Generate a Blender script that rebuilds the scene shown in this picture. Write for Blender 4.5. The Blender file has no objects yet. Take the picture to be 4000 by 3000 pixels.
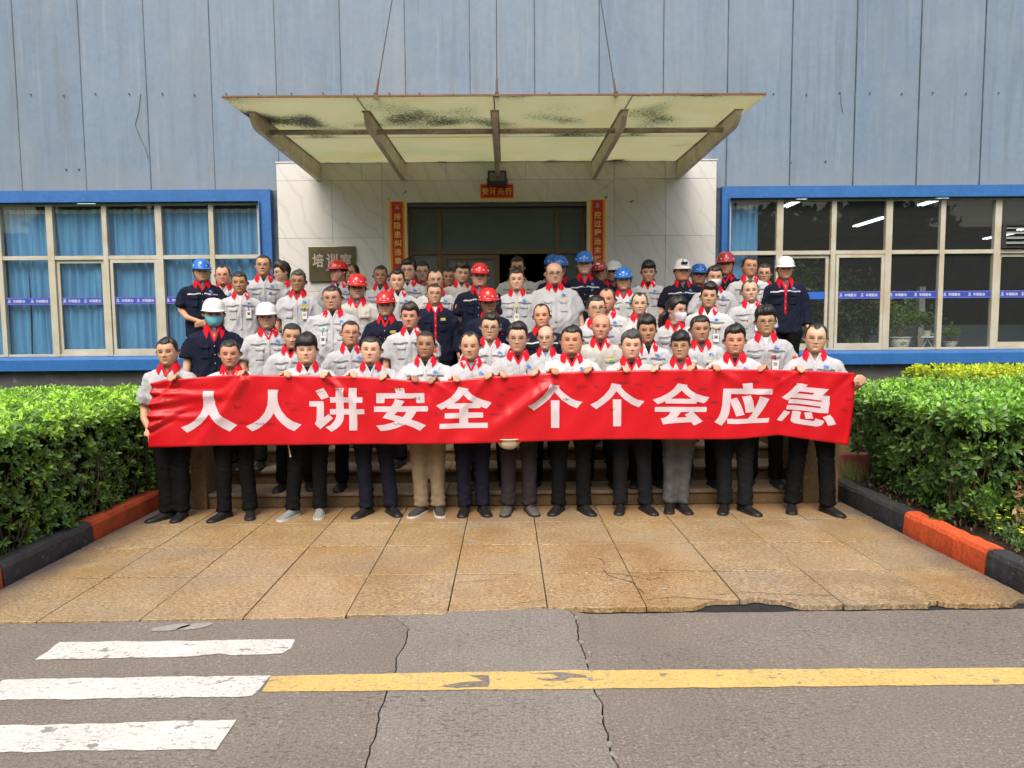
import bpy, bmesh, math, random
import numpy as np
from mathutils import Matrix, Vector
from mathutils.bvhtree import BVHTree
rnd = random.Random(7)
nr = np.random.RandomState(11)
SC = bpy.context.scene
COL = SC.collection
R = math.radians

# ------------------------------------------------------------------ camera, light, exposure
CF, CP, CY, CR, CH = 2650.0, .0749, .0072, -.0079, 1.663
def _axes():
    fwd = np.array([math.sin(CY)*math.cos(CP), math.cos(CY)*math.cos(CP), -math.sin(CP)])
    right = np.array([math.cos(CY), -math.sin(CY), 0.0]); up = np.cross(right, fwd)
    c, s = math.cos(CR), math.sin(CR)
    return c*right+s*up, -s*right+c*up, fwd
CA, CB, CC = _axes()
cam = bpy.data.cameras.new('camera'); camo = bpy.data.objects.new('camera', cam); COL.objects.link(camo)
cam.sensor_width = 36; cam.lens = CF/4000*36; cam.clip_start = .05; cam.clip_end = 500
m = Matrix.Identity(4)
for i in range(3):
    m[i][0], m[i][1], m[i][2] = CA[i], CB[i], -CC[i]
m[2][3] = CH
camo.matrix_world = m
SC.camera = camo
def at(x, y, D):
    """world point at depth plane Y=D seen at pixel x,y of the 4000 px photograph (used to take measurements)"""
    v = CC+(x-2000)/CF*CA-(y-1500)/CF*CB
    return np.array([0, 0, CH])+v*(D/v[1])
def gnd(x, y, z=0.0):
    v = CC+(x-2000)/CF*CA-(y-1500)/CF*CB
    return np.array([0, 0, CH])+v*((z-CH)/v[2])

W = bpy.data.worlds.new('World'); SC.world = W; W.use_nodes = True
wn = W.node_tree.nodes; wl = W.node_tree.links
sky = wn.new('ShaderNodeTexSky'); sky.sky_type = 'NISHITA'; sky.sun_disc = False
SUN_EL, SUN_AZ = R(53), R(192)
sky.sun_elevation = SUN_EL; sky.sun_rotation = SUN_AZ
sky.air_density = 1.6; sky.dust_density = 6.0; sky.ozone_density = 1.4
wl.new(sky.outputs[0], wn['Background'].inputs[0]); wn['Background'].inputs[1].default_value = .15
sl = bpy.data.lights.new('sun', 'SUN'); sl.energy = 1.25; sl.angle = R(30); sl.color = (1, .95, .88)
so = bpy.data.objects.new('sun', sl); COL.objects.link(so)
# azimuth measured from +Y clockwise like the sky's rotation: the light comes from behind the camera
sd = Vector((math.sin(SUN_AZ)*math.cos(SUN_EL), math.cos(SUN_AZ)*math.cos(SUN_EL), math.sin(SUN_EL)))
so.rotation_euler = sd.to_track_quat('Z', 'Y').to_euler()
SC.view_settings.view_transform = 'Standard'; SC.view_settings.look = 'None'
SC.view_settings.gamma = 1; SC.view_settings.use_curve_mapping = False
SC.view_settings.exposure = 0.62
SC.cycles.max_bounces = 8; SC.cycles.transparent_max_bounces = 16
SC.cycles.caustics_reflective = False; SC.cycles.caustics_refractive = False
SC.cycles.sample_clamp_indirect = 6.0

# ------------------------------------------------------------------ materials
def _n(nt, t, **k):
    n = nt.nodes.new(t)
    for a, b in k.items(): setattr(n, a, b)
    return n
def mat(name, col, rough=.6, spec=.5, noise=0, nscale=4, col2=None, bump=0, bscale=60, metal=0, stretch=None,
        coat=0, tint=None, det=4, speck=None, sheen=0, speck_scale=90, contrast=.35):
    m = bpy.data.materials.new(name); m.use_nodes = True
    nt = m.node_tree; L = nt.links; b = nt.nodes['Principled BSDF']
    b.inputs['Base Color'].default_value = (*col, 1); b.inputs['Roughness'].default_value = rough
    b.inputs['Specular IOR Level'].default_value = spec; b.inputs['Metallic'].default_value = metal
    b.inputs['Coat Weight'].default_value = coat
    if sheen: b.inputs['Sheen Weight'].default_value = sheen
    tc = _n(nt, 'ShaderNodeTexCoord'); vec = tc.outputs['Object']
    if stretch:
        mp = _n(nt, 'ShaderNodeMapping'); mp.inputs['Scale'].default_value = stretch
        L.new(vec, mp.inputs[0]); vec = mp.outputs[0]
    out = None
    if noise or col2:
        ns = _n(nt, 'ShaderNodeTexNoise'); ns.inputs['Scale'].default_value = nscale; ns.inputs['Detail'].default_value = det
        ns.inputs['Roughness'].default_value = .62
        L.new(vec, ns.inputs['Vector'])
        cr = _n(nt, 'ShaderNodeValToRGB')
        cr.color_ramp.elements[0].position = .5-contrast/2; cr.color_ramp.elements[1].position = .5+contrast/2
        c2 = col2 or tuple(max(0, c*(1-noise)) for c in col)
        cr.color_ramp.elements[0].color = (*c2, 1); cr.color_ramp.elements[1].color = (*col, 1)
        L.new(ns.outputs['Fac'], cr.inputs[0]); out = cr.outputs[0]
    if speck:
        sn = _n(nt, 'ShaderNodeTexNoise'); sn.inputs['Scale'].default_value = speck_scale; sn.inputs['Detail'].default_value = 3
        L.new(tc.outputs['Object'], sn.inputs['Vector'])
        mr = _n(nt, 'ShaderNodeMapRange'); mr.inputs[1].default_value = .35; mr.inputs[2].default_value = .65
        mr.inputs[3].default_value = speck[0]; mr.inputs[4].default_value = speck[1]
        L.new(sn.outputs['Fac'], mr.inputs[0])
        mx = _n(nt, 'ShaderNodeMix', data_type='RGBA', blend_type='MULTIPLY'); mx.inputs[0].default_value = 1
        if out: L.new(out, mx.inputs[6])
        else: mx.inputs[6].default_value = (*col, 1)
        L.new(mr.outputs[0], mx.inputs[7]); out = mx.outputs[2]
    if tint:
        at_ = _n(nt, 'ShaderNodeAttribute', attribute_name=tint)
        mx = _n(nt, 'ShaderNodeMix', data_type='RGBA', blend_type='MULTIPLY'); mx.inputs[0].default_value = 1
        if out: L.new(out, mx.inputs[6])
        else: mx.inputs[6].default_value = (*col, 1)
        L.new(at_.outputs['Color'], mx.inputs[7]); out = mx.outputs[2]
    if out: L.new(out, b.inputs['Base Color'])
    if bump:
        bn = _n(nt, 'ShaderNodeTexNoise'); bn.inputs['Scale'].default_value = bscale; bn.inputs['Detail'].default_value = 4
        L.new(vec, bn.inputs['Vector'])
        bp = _n(nt, 'ShaderNodeBump'); bp.inputs['Strength'].default_value = 1; bp.inputs['Distance'].default_value = bump
        L.new(bn.outputs['Fac'], bp.inputs['Height']); L.new(bp.outputs[0], b.inputs['Normal'])
    return m
def basecol(m):
    """(node tree, socket feeding base color) for adding layers"""
    nt = m.node_tree; b = nt.nodes['Principled BSDF']
    i = b.inputs['Base Color']
    return nt, b, (i.links[0].from_socket if i.links else None)
def layer(m, col, fac_socket):
    nt, b, s = basecol(m)
    mx = _n(nt, 'ShaderNodeMix', data_type='RGBA')
    nt.links.new(fac_socket, mx.inputs[0])
    if s: nt.links.new(s, mx.inputs[6])
    else: mx.inputs[6].default_value = b.inputs['Base Color'].default_value
    if isinstance(col, tuple): mx.inputs[7].default_value = (*col, 1)
    else: nt.links.new(col, mx.inputs[7])
    nt.links.new(mx.outputs[2], b.inputs['Base Color'])
def noisefac(m, scale, lo, hi, stretch=None, mx=1.0, coord='Object', detail=5, rough=.6):
    nt = m.node_tree
    tc = _n(nt, 'ShaderNodeTexCoord'); v = tc.outputs[coord]
    if stretch:
        mp = _n(nt, 'ShaderNodeMapping'); mp.inputs['Scale'].default_value = stretch
        nt.links.new(v, mp.inputs[0]); v = mp.outputs[0]
    n = _n(nt, 'ShaderNodeTexNoise'); n.inputs['Scale'].default_value = scale; n.inputs['Detail'].default_value = detail
    n.inputs['Roughness'].default_value = rough
    nt.links.new(v, n.inputs['Vector'])
    r = _n(nt, 'ShaderNodeMapRange'); r.inputs[1].default_value = lo; r.inputs[2].default_value = hi
    r.inputs[3].default_value = 0; r.inputs[4].default_value = mx
    nt.links.new(n.outputs['Fac'], r.inputs[0])
    return r.outputs[0]
def emis(name, col, s):
    m = bpy.data.materials.new(name); m.use_nodes = True
    b = m.node_tree.nodes['Principled BSDF']; b.inputs['Base Color'].default_value = (*col, 1)
    b.inputs['Emission Color'].default_value = (*col, 1); b.inputs['Emission Strength'].default_value = s
    return m
def glassmat(name, tint=(1, 1, 1), refl=1.0, rough=.0, haze=0):
    m = bpy.data.materials.new(name); m.use_nodes = True; nt = m.node_tree; nt.nodes.clear()
    o = _n(nt, 'ShaderNodeOutputMaterial'); t = _n(nt, 'ShaderNodeBsdfTransparent'); g = _n(nt, 'ShaderNodeBsdfGlossy')
    t.inputs[0].default_value = (*tint, 1); g.inputs[0].default_value = (refl, refl, refl, 1); g.inputs[1].default_value = rough
    f = _n(nt, 'ShaderNodeFresnel'); gm = _n(nt, 'ShaderNodeNewGeometry'); ma = _n(nt, 'ShaderNodeMath', operation='MULTIPLY_ADD'); ma.inputs[1].default_value = -.8333; ma.inputs[2].default_value = 1.5
    nt.links.new(gm.outputs['Backfacing'], ma.inputs[0]); nt.links.new(ma.outputs[0], f.inputs[0]); mx = _n(nt, 'ShaderNodeMixShader')
    nt.links.new(f.outputs[0], mx.inputs[0]); nt.links.new(t.outputs[0], mx.inputs[1]); nt.links.new(g.outputs[0], mx.inputs[2])
    if haze:
        d = _n(nt, 'ShaderNodeBsdfDiffuse'); d.inputs[0].default_value = (.55, .58, .58, 1); m2 = _n(nt, 'ShaderNodeMixShader'); m2.inputs[0].default_value = haze  # even grey haze mixed in to lighten panes that come out too dark
        nt.links.new(mx.outputs[0], m2.inputs[1]); nt.links.new(d.outputs[0], m2.inputs[2]); mx = m2
    nt.links.new(mx.outputs[0], o.inputs[0])
    return m

# ------------------------------------------------------------------ object helpers
def tag(o, label=None, cat=None, group=None, kind=None):
    if label: o['label'] = label
    if cat: o['category'] = cat
    if group: o['group'] = group
    if kind: o['kind'] = kind
    return o
def mk(name, V, F, m=None, parent=None, smooth=False, loc=None):
    me = bpy.data.meshes.new(name)
    me.from_pydata([tuple(map(float, v)) for v in V], [], [tuple(map(int, f)) for f in F])
    if m is not None: me.materials.append(m)
    if smooth: me.shade_smooth()
    return lk(name, me, parent, loc)
def lk(name, me, parent=None, loc=None):
    o = bpy.data.objects.new(name, me); COL.objects.link(o)
    if parent is not None: o.parent = parent
    if loc is not None: o.location = loc
    return o
def empty(name, loc=(0, 0, 0), rz=0, **k):
    o = bpy.data.objects.new(name, None); COL.objects.link(o); o.location = loc; o.rotation_euler = (0, 0, rz)
    o.empty_display_size = .1
    tag(o, **k); return o
class MB:
    def __init__(s): s.v = []; s.f = []
    def add(s, V, F):
        n = len(s.v); s.v += [tuple(v) for v in V]; s.f += [tuple(i+n for i in f) for f in F]; return s
    def box(s, x0, x1, y0, y1, z0, z1):
        return s.add([(x, y, z) for z in (z0, z1) for y in (y0, y1) for x in (x0, x1)],
                     [(0, 2, 3, 1), (4, 5, 7, 6), (0, 1, 5, 4), (2, 6, 7, 3), (0, 4, 6, 2), (1, 3, 7, 5)])
    def tube(s, P, r, n=8, cap=True):
        P = [Vector(p) for p in P]; rr = r if hasattr(r, '__len__') else [r]*len(P)
        V = []; F = []; pn = None
        for i, p in enumerate(P):
            d = (P[min(i+1, len(P)-1)]-P[max(i-1, 0)]).normalized()
            a = d.cross(Vector((0, 1, 0)) if abs(d.y) < .9 else Vector((1, 0, 0))).normalized() if pn is None else (pn-d*pn.dot(d)).normalized()
            pn = a; b = d.cross(a)
            for k in range(n):
                t = 2*math.pi*k/n; V.append(p+(a*math.cos(t)+b*math.sin(t))*rr[i])
        for i in range(len(P)-1):
            for k in range(n):
                F.append((i*n+k, i*n+(k+1) % n, (i+1)*n+(k+1) % n, (i+1)*n+k))
        if cap: F.append(tuple(range(n))[::-1]); F.append(tuple((len(P)-1)*n+k for k in range(n)))
        return s.add(V, F)
    def lathe(s, prof, n=24, c=(0, 0, 0)):
        V = []; F = []
        for r, z in prof:
            for k in range(n): V.append((c[0]+r*math.cos(2*math.pi*k/n), c[1]+r*math.sin(2*math.pi*k/n), c[2]+z))
        for i in range(len(prof)-1):
            for k in range(n): F.append((i*n+k, i*n+(k+1) % n, (i+1)*n+(k+1) % n, (i+1)*n+k))
        return s.add(V, F)
    def prism(s, poly, z0, z1):
        n = len(poly)
        V = [(x, y, z0) for x, y in poly]+[(x, y, z1) for x, y in poly]
        F = [tuple(range(n))[::-1], tuple(range(n, 2*n))]+[(i, (i+1) % n, n+(i+1) % n, n+i) for i in range(n)]
        return s.add(V, F)
    def build(s, name, m=None, parent=None, smooth=False, bevel=0, loc=None):
        o = mk(name, s.v, s.f, m, parent, smooth, loc)
        if bevel:
            b = o.modifiers.new('bevel', 'BEVEL'); b.width = bevel; b.segments = 2; b.limit_method = 'ANGLE'
        return o
def box(name, x0, x1, y0, y1, z0, z1, m, parent=None, bevel=0):
    return MB().box(x0, x1, y0, y1, z0, z1).build(name, m, parent, bevel=bevel)
def grid(fn, nu, nv):
    """fn(i,j)->xyz grid as V,F"""
    V = [fn(i, j) for j in range(nv) for i in range(nu)]
    F = [(j*nu+i, j*nu+i+1, (j+1)*nu+i+1, (j+1)*nu+i) for j in range(nv-1) for i in range(nu-1)]
    return V, F
def flatmesh(polys, res=3):
    """list of closed 2D polygons (holes allowed) -> V2, F filled"""
    c = bpy.data.curves.new('c', 'CURVE'); c.dimensions = '2D'; c.fill_mode = 'BOTH'
    for p in polys:
        s = c.splines.new('POLY'); s.points.add(len(p)-1)
        for q, (x, y) in zip(s.points, p): q.co = (x, y, 0, 1)
        s.use_cyclic_u = True
    return _tomesh(c)
def text2(s, bold=0.0):
    c = bpy.data.curves.new('t', 'FONT'); c.body = s; c.resolution_u = 2; c.offset = bold
    return _tomesh(c)
def _tomesh(c):
    o = bpy.data.objects.new('tmp', c); COL.objects.link(o)
    dg = bpy.context.evaluated_depsgraph_get(); me = bpy.data.meshes.new_from_object(o.evaluated_get(dg))
    bpy.data.objects.remove(o); bpy.data.curves.remove(c)
    V = [(v.co.x, v.co.y) for v in me.vertices]; F = [tuple(p.vertices) for p in me.polygons]
    bpy.data.meshes.remove(me); return V, F
def fitbox(V, x0, x1, z0, z1):
    a = np.array(V); mn = a.min(0); mx = a.max(0); s = (mx-mn); s[s == 0] = 1
    return [(x0+(p[0]-mn[0])/s[0]*(x1-x0), z0+(p[1]-mn[1])/s[1]*(z1-z0)) for p in a]
_glyph = {}
def glyph(ch, bold=0.0):
    if (ch, bold) not in _glyph: _glyph[ch, bold] = text2(ch, bold)
    return _glyph[ch, bold]
def sign_text(name, chars, x, z, dx, dz, size, y, m, parent, bold=0.0, w=None):
    """glyphs standing 2 mm proud of a vertical surface facing -Y, one mesh"""
    b = MB()
    for k, ch in enumerate(chars):
        V, F = glyph(ch, bold); cx, cz = x+dx*k, z+dz*k; ww = w or size
        Q = fitbox(V, cx-ww/2, cx+ww/2, cz-size/2, cz+size/2)
        b.add([(p[0], y, p[1]) for p in Q], F)
    return b.build(name, m, parent)
# ------------------------------------------------------------------ ground, road, paving, kerbs, steps
M_soil = mat('soil', (.045, .035, .025), .95, .1, noise=.5, nscale=6, bump=.02, bscale=25)
M_tar = mat('tar_joint', (.03, .031, .034), .85, .3, noise=.4, nscale=14, bump=.006, bscale=60)
def pits(m, scale, st, lo, hi, big, blo, bhi, col, mx=1.0):
    nt = m.node_tree; a = noisefac(m, scale, lo, hi, stretch=st, mx=mx, detail=3); b = noisefac(m, big, blo, bhi, detail=2)
    mu = _n(nt, 'ShaderNodeMath', operation='MULTIPLY'); nt.links.new(a, mu.inputs[0]); nt.links.new(b, mu.inputs[1]); layer(m, col, mu.outputs[0])
def mkroad(name, c):
  M_road = mat(name, c, .85, .25, noise=.22, nscale=.9, speck=(.72, 1.18), speck_scale=85, bump=.004, bscale=120, det=6)
  pits(M_road, 24, (1, 2.6, 1), .56, .60, 1.3, .38, .62, (.095, .088, .085), .9)
  pits(M_road, 40, (1, 1.8, 1), .59, .63, 2.1, .35, .6, (.42, .385, .35), .6)
  pits(M_road, 60, (1, 1.6, 1), .57, .61, 1.7, .35, .6, (.12, .11, .10), .8)
  f = noisefac(M_road, 70, .60, .66, mx=.6); layer(M_road, (.33, .30, .28), f)
  # broom texture: fine diagonal scores
  nt, b_, s_ = basecol(M_road)
  tc = _n(nt, 'ShaderNodeTexCoord'); mp = _n(nt, 'ShaderNodeMapping'); mp.inputs['Rotation'].default_value = (0, 0, R(-24)); mp.inputs['Scale'].default_value = (46, 1.3, 1)
  ns = _n(nt, 'ShaderNodeTexNoise'); ns.inputs['Scale'].default_value = 1; ns.inputs['Detail'].default_value = 3
  nt.links.new(tc.outputs['Object'], mp.inputs[0]); nt.links.new(mp.outputs[0], ns.inputs['Vector'])
  mr = _n(nt, 'ShaderNodeMapRange'); mr.inputs[1].default_value = .61; mr.inputs[2].default_value = .70; mr.inputs[4].default_value = .35
  nt.links.new(ns.outputs['Fac'], mr.inputs[0]); layer(M_road, (.12, .11, .105), mr.outputs[0])
  f = noisefac(M_road, .8, .45, .75, mx=.3); layer(M_road, (.20, .178, .158), f)
  return M_road
M_road = mkroad('road_concrete', (.242, .205, .172)); M_road2 = mkroad('road_concrete_middle', (.272, .243, .210))

def road_like(name, col, wear):
    m = mat(name, col, .8, .3, noise=.12, nscale=3, speck=(.88, 1.06), speck_scale=60, bump=.002, bscale=90)
    pits(m, 26, (1, 2.4, 1), wear-.02, wear+.02, 1.9, .35, .65, (.2, .18, .165), .85); f = noisefac(m, 9, wear+.02, wear+.05, stretch=(1, 1.7, 1), mx=.85); layer(m, (.2, .18, .165), f)
    f = noisefac(m, 45, wear+.04, wear+.07, mx=.8); layer(m, (.18, .165, .15), f)
    return m
M_white = road_like('white_road_paint', (.66, .64, .60), .60)
M_yellow = road_like('yellow_road_paint', (.64, .46, .16), .60)

ground = tag(mk('ground', [(-60, -60, -.035), (60, -60, -.035), (60, 60, -.035), (-60, 60, -.035)], [(0, 1, 2, 3)], M_tar), kind='structure')
CK1 = [(-.90, 3.885), (-.68, 3.89), (-.57, 3.73), (-.56, 3.51), (-.585, 3.38), (-.56, 3.26), (-.58, 3.09), (-.57, 3.01), (-.575, 2.87), (-.56, 2.74), (-.565, 2.63), (-.56, 2.5), (-.58, 2.0), (-.56, 1.2), (-.57, -12)]
CK2 = [(.36, 3.955), (.385, 3.90), (.39, 3.75), (.375, 3.56), (.395, 3.33), (.385, 3.1), (.415, 2.92), (.40, 2.78), (.405, 2.69), (.395, 2.58), (.415, 2.49), (.40, 2.0), (.41, 1.2), (.4, -12)]
def crackline(P, off, seed):
    r = random.Random(seed); out = []
    for (x0, y0), (x1, y1) in zip(P, P[1:]):
        n = max(1, int(abs(y0-y1)/.035)) if y1 > 1 else 1
        for k in range(n):
            t = k/n; out.append((x0+(x1-x0)*t+off+r.uniform(-.004, .004), y0+(y1-y0)*t))
    out.append((P[-1][0]+off, P[-1][1])); return out
def edge(x0, x1, y0, y1, seed, n=30, a=.006):
    r = random.Random(seed)
    return [(x0+(x1-x0)*k/n, y0+(y1-y0)*k/n+(r.uniform(-a, a) if 0 < k < n else 0)) for k in range(n+1)]
road = empty('road', kind='structure')
Lf = edge(-16, -.93, 3.70, 3.875, 1, 160)
sl1 = Lf+crackline(CK1, -.003, 5)
sl1 += [(-16, -12)]
mid = [(p[0]+.001, p[1]) for p in crackline([(-.80, 3.935)]+CK1[1:], .003, 5)][::-1]+edge(-.66, .30, 3.965, 3.985, 3, 20)[1:]+crackline(CK2, -.004, 9)
rt = crackline(CK2, .004, 9)[::-1]+edge(.46, 16, 3.905, 3.89, 4, 200)+[(16, -12)]
for P, m_ in ((sl1, M_road), (mid, M_road2), (rt, M_road)): MB().prism(P, -.03, 0).build('slab', m_, road)
# loose chips lying in the right-hand crack
chips = MB()
for k in range(26):
    y = rnd.uniform(2.5, 3.9); x = .395+rnd.uniform(-.02, .02); s = rnd.uniform(.004, .014)
    chips.prism([(x+s*math.cos(a+rnd.random()*.5), y+s*1.3*math.sin(a)) for a in (0, 1.2, 2.5, 3.9, 5.1)], 0.0005, .004+s*.4)
tag(chips.build('concrete_chips', mat('chip', (.3, .28, .25), .9, noise=.3, nscale=40)), kind='stuff')

def marking(name, P, m, z=.004, a=.008, seed=0):
    r = random.Random(seed); Q = []
    for (x0, y0), (x1, y1) in zip(P, P[1:]+P[:1]):
        L = math.hypot(x1-x0, y1-y0); n = max(1, int(L/.03)); nx, ny = -(y1-y0)/L, (x1-x0)/L; w = 0
        for k in range(n):
            t = k/n; w = w*.6+r.uniform(-a, a)*.7; Q.append((x0+(x1-x0)*t+nx*w, y0+(y1-y0)*t+ny*w))
    V, F = flatmesh([Q])
    o = mk(name, [(x, y, z) for x, y in V], F, m, road); return o
for k, P in enumerate(([(-2.44, 3.4), (-2.45, 3.6), (-1.17, 3.6), (-1.16, 3.5), (-1.19, 3.44), (-1.45, 3.425), (-1.52, 3.445), (-1.66, 3.415)],
                       [(-2.45, 3.01), (-2.46, 3.2), (-1.17, 3.21), (-1.19, 3.02)],
                       [(-2.46, 2.62), (-2.46, 2.81), (-2.0, 2.805), (-1.18, 2.83), (-1.18, 2.62)],
                       [(-2.46, 2.2), (-2.46, 2.4), (-1.18, 2.42), (-1.18, 2.2)])):
    marking('zebra_stripe', P, M_white, seed=k+2, a=.006)
YL = [(-1.16, 3.06), (-1.165, 3.205), (-.60, 3.215), (.37, 3.225), (2.6, 3.2), (9, 3.15), (9, 3.0), (2.6, 3.045), (.4, 3.05), (-.6, 3.055)]
marking('yellow_line', YL, M_yellow, seed=31, a=.004)
# grey patches where the yellow paint has peeled away
for k, P in enumerate(([(-.33, 3.085), (-.24, 3.12), (-.13, 3.13), (-.15, 3.155), (-.20, 3.19), (-.10, 3.185), (-.095, 3.12), (-.10, 3.08), (-.25, 3.07)],
                       [(.12, 3.15), (.2, 3.145), (.24, 3.165), (.2, 3.19), (.1, 3.2), (.26, 3.205), (.37, 3.175), (.375, 3.15), (.29, 3.155), (.26, 3.125), (.17, 3.125)])):
    marking('bare_patch', P, M_road, z=.0055, seed=40+k, a=.003)
for k, (x, y, a) in enumerate(((-1.93, 3.77, .085), (-1.80, 3.785, .075))):
    marking('faded_footprint', [(x+a*1.0*math.cos(t)+.05*math.sin(t), y+.05*math.sin(t)) for t in np.linspace(0, 6.0, 12)], mat('faint_white%d' % k, (.36, .34, .31), .85, noise=.3, nscale=20), seed=50+k, a=.004)
tag(road, kind='structure')

# --- forecourt paving: every granite tile its own piece
M_tiles = []
for k, c in enumerate(((.375, .272, .148), (.35, .268, .16), (.40, .292, .165), (.36, .256, .132), (.33, .262, .17), (.38, .268, .132))):
    m = mat('granite_tile_%d' % k, (c[0]*1.06, c[1]*1.10, c[2]*1.18), .42, .5, noise=.30, nscale=1.6, col2=(c[0]*.84, c[1]*.74, c[2]*.58), speck=(.5, 1.5), speck_scale=110, bump=.0016, bscale=160, det=8)
    f = noisefac(m, 1.1, .50, .74, mx=.75); layer(m, (.27, .14, .05), f)
    f = noisefac(m, .8, .48, .64, mx=.6); layer(m, (.27, .235, .18), f)
    f = noisefac(m, 3.0, .56, .68, mx=.45); layer(m, (.46, .36, .22), f)
    pits(m, 30, (1, 2.4, 1), .52, .57, 1.2, .3, .55, (.17, .105, .045), .8); pits(m, 38, (1, 2.4, 1), .54, .59, 1.5, .3, .55, (.60, .44, .24), .75)
    f = noisefac(m, 2.3, .62, .74, mx=.45, stretch=(1, 2, 1)); layer(m, (.17, .15, .13), f)
    f = noisefac(m, 48, .60, .68, mx=.5); layer(m, (.15, .11, .07), f)
    f = noisefac(m, 95, .60, .68, mx=.6); layer(m, (.60, .48, .32), f)
    # damp brown band along the foot of the steps
    nt, b_, s_ = basecol(m); g = _n(nt, 'ShaderNodeNewGeometry'); sx = _n(nt, 'ShaderNodeSeparateXYZ'); nt.links.new(g.outputs['Position'], sx.inputs[0])
    nz = _n(nt, 'ShaderNodeTexNoise'); nz.inputs['Scale'].default_value = 2.2; nt.links.new(g.outputs['Position'], nz.inputs['Vector'])
    mm = _n(nt, 'ShaderNodeMath', operation='MULTIPLY_ADD'); mm.inputs[1].default_value = .8; nt.links.new(nz.outputs['Fac'], mm.inputs[0]); nt.links.new(sx.outputs[1], mm.inputs[2])
    r_ = _n(nt, 'ShaderNodeMapRange'); r_.inputs[1].default_value = 6.15; r_.inputs[2].default_value = 6.75; r_.inputs[4].default_value = .72
    nt.links.new(mm.outputs[0], r_.inputs[0]); layer(m, (.21, .115, .05), r_.outputs[0])
    # grime that gathers against the two kerbs
    nt, b_, s_ = basecol(m); g = _n(nt, 'ShaderNodeNewGeometry'); sx = _n(nt, 'ShaderNodeSeparateXYZ'); nt.links.new(g.outputs['Position'], sx.inputs[0])
    ab = _n(nt, 'ShaderNodeMath', operation='ABSOLUTE'); ad = _n(nt, 'ShaderNodeMath', operation='ADD'); ad.inputs[1].default_value = .03
    nt.links.new(sx.outputs[0], ad.inputs[0]); nt.links.new(ad.outputs[0], ab.inputs[0])
    nz = _n(nt, 'ShaderNodeTexNoise'); nz.inputs['Scale'].default_value = 3.2; nt.links.new(g.outputs['Position'], nz.inputs['Vector'])
    mm = _n(nt, 'ShaderNodeMath', operation='MULTIPLY_ADD'); mm.inputs[1].default_value = .34; nt.links.new(nz.outputs['Fac'], mm.inputs[0]); nt.links.new(ab.outputs[0], mm.inputs[2])
    r_ = _n(nt, 'ShaderNodeMapRange'); r_.inputs[1].default_value = 3.20; r_.inputs[2].default_value = 3.48; r_.inputs[4].default_value = .88
    nt.links.new(mm.outputs[0], r_.inputs[0]); layer(m, (.085, .075, .075), r_.outputs[0])
    M_tiles.append(m)
paving = empty('forecourt_paving', kind='structure')
XS = [-3.967+.6*k for k in range(13)]
YS = [3.955, 4.584, 5.226, 5.868, 6.44]
XL, XR = -3.36, 3.30
tr = random.Random(3)
def notch(x0, x1, y0, y1, i):
    """front-row tiles have a broken front edge"""
    n = 14; P = []
    for k in range(n+1):
        x = x0+(x1-x0)*k/n; d = abs(tr.gauss(0, .006))
        for cx, w, dep in ((.20, .10, .05), (1.37, .20, .10), (1.62, .12, .085), (2.62, .05, .05), (3.2, .1, .07), (.42, .05, .03)):
            d += dep*math.exp(-((x-cx)/w)**4)
        P.append((x, y0+d+(.018 if x > .45 else .0)))
    return P+[(x1, y1), (x0, y1)]
for j in range(4):
    for i in range(12):
        x0, x1 = max(XS[i], XL), min(XS[i+1], XR)
        if x1-x0 < .03: continue
        g = .0035; y0, y1 = YS[j]+.009, YS[j+1]-.009
        if j == 0:
            lx = lambda x: 3.955+min(0, (x+.9)*.0115)
            P = notch(x0+g, x1-g, min(lx(x0), 3.96)-.04+(.05 if x0 > -.9 else .0), y1, i) if x0 > -1.0 else \
                edge(x0+g, x1-g, 3.90+(x0+.9)*.0125, 3.90+(x1+.9)*.0125, i, 10, .003)+[(x1-g, y1), (x0+g, y1)]
        else: P = [(x0+g, y0), (x1-g, y0), (x1-g, y1), (x0+g, y1)]
        P = [(x, min(y, YS[j+1]-g)) for x, y in P]
        z = tr.uniform(-.002, .003)
        o = MB().prism(P, -.03, .003+z).build('tile', M_tiles[(i*5+j*3+tr.randint(0, 2)) % 6], paving)
        b = o.modifiers.new('bevel', 'BEVEL'); b.width = .002; b.segments = 1; b.limit_method = 'ANGLE'
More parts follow.
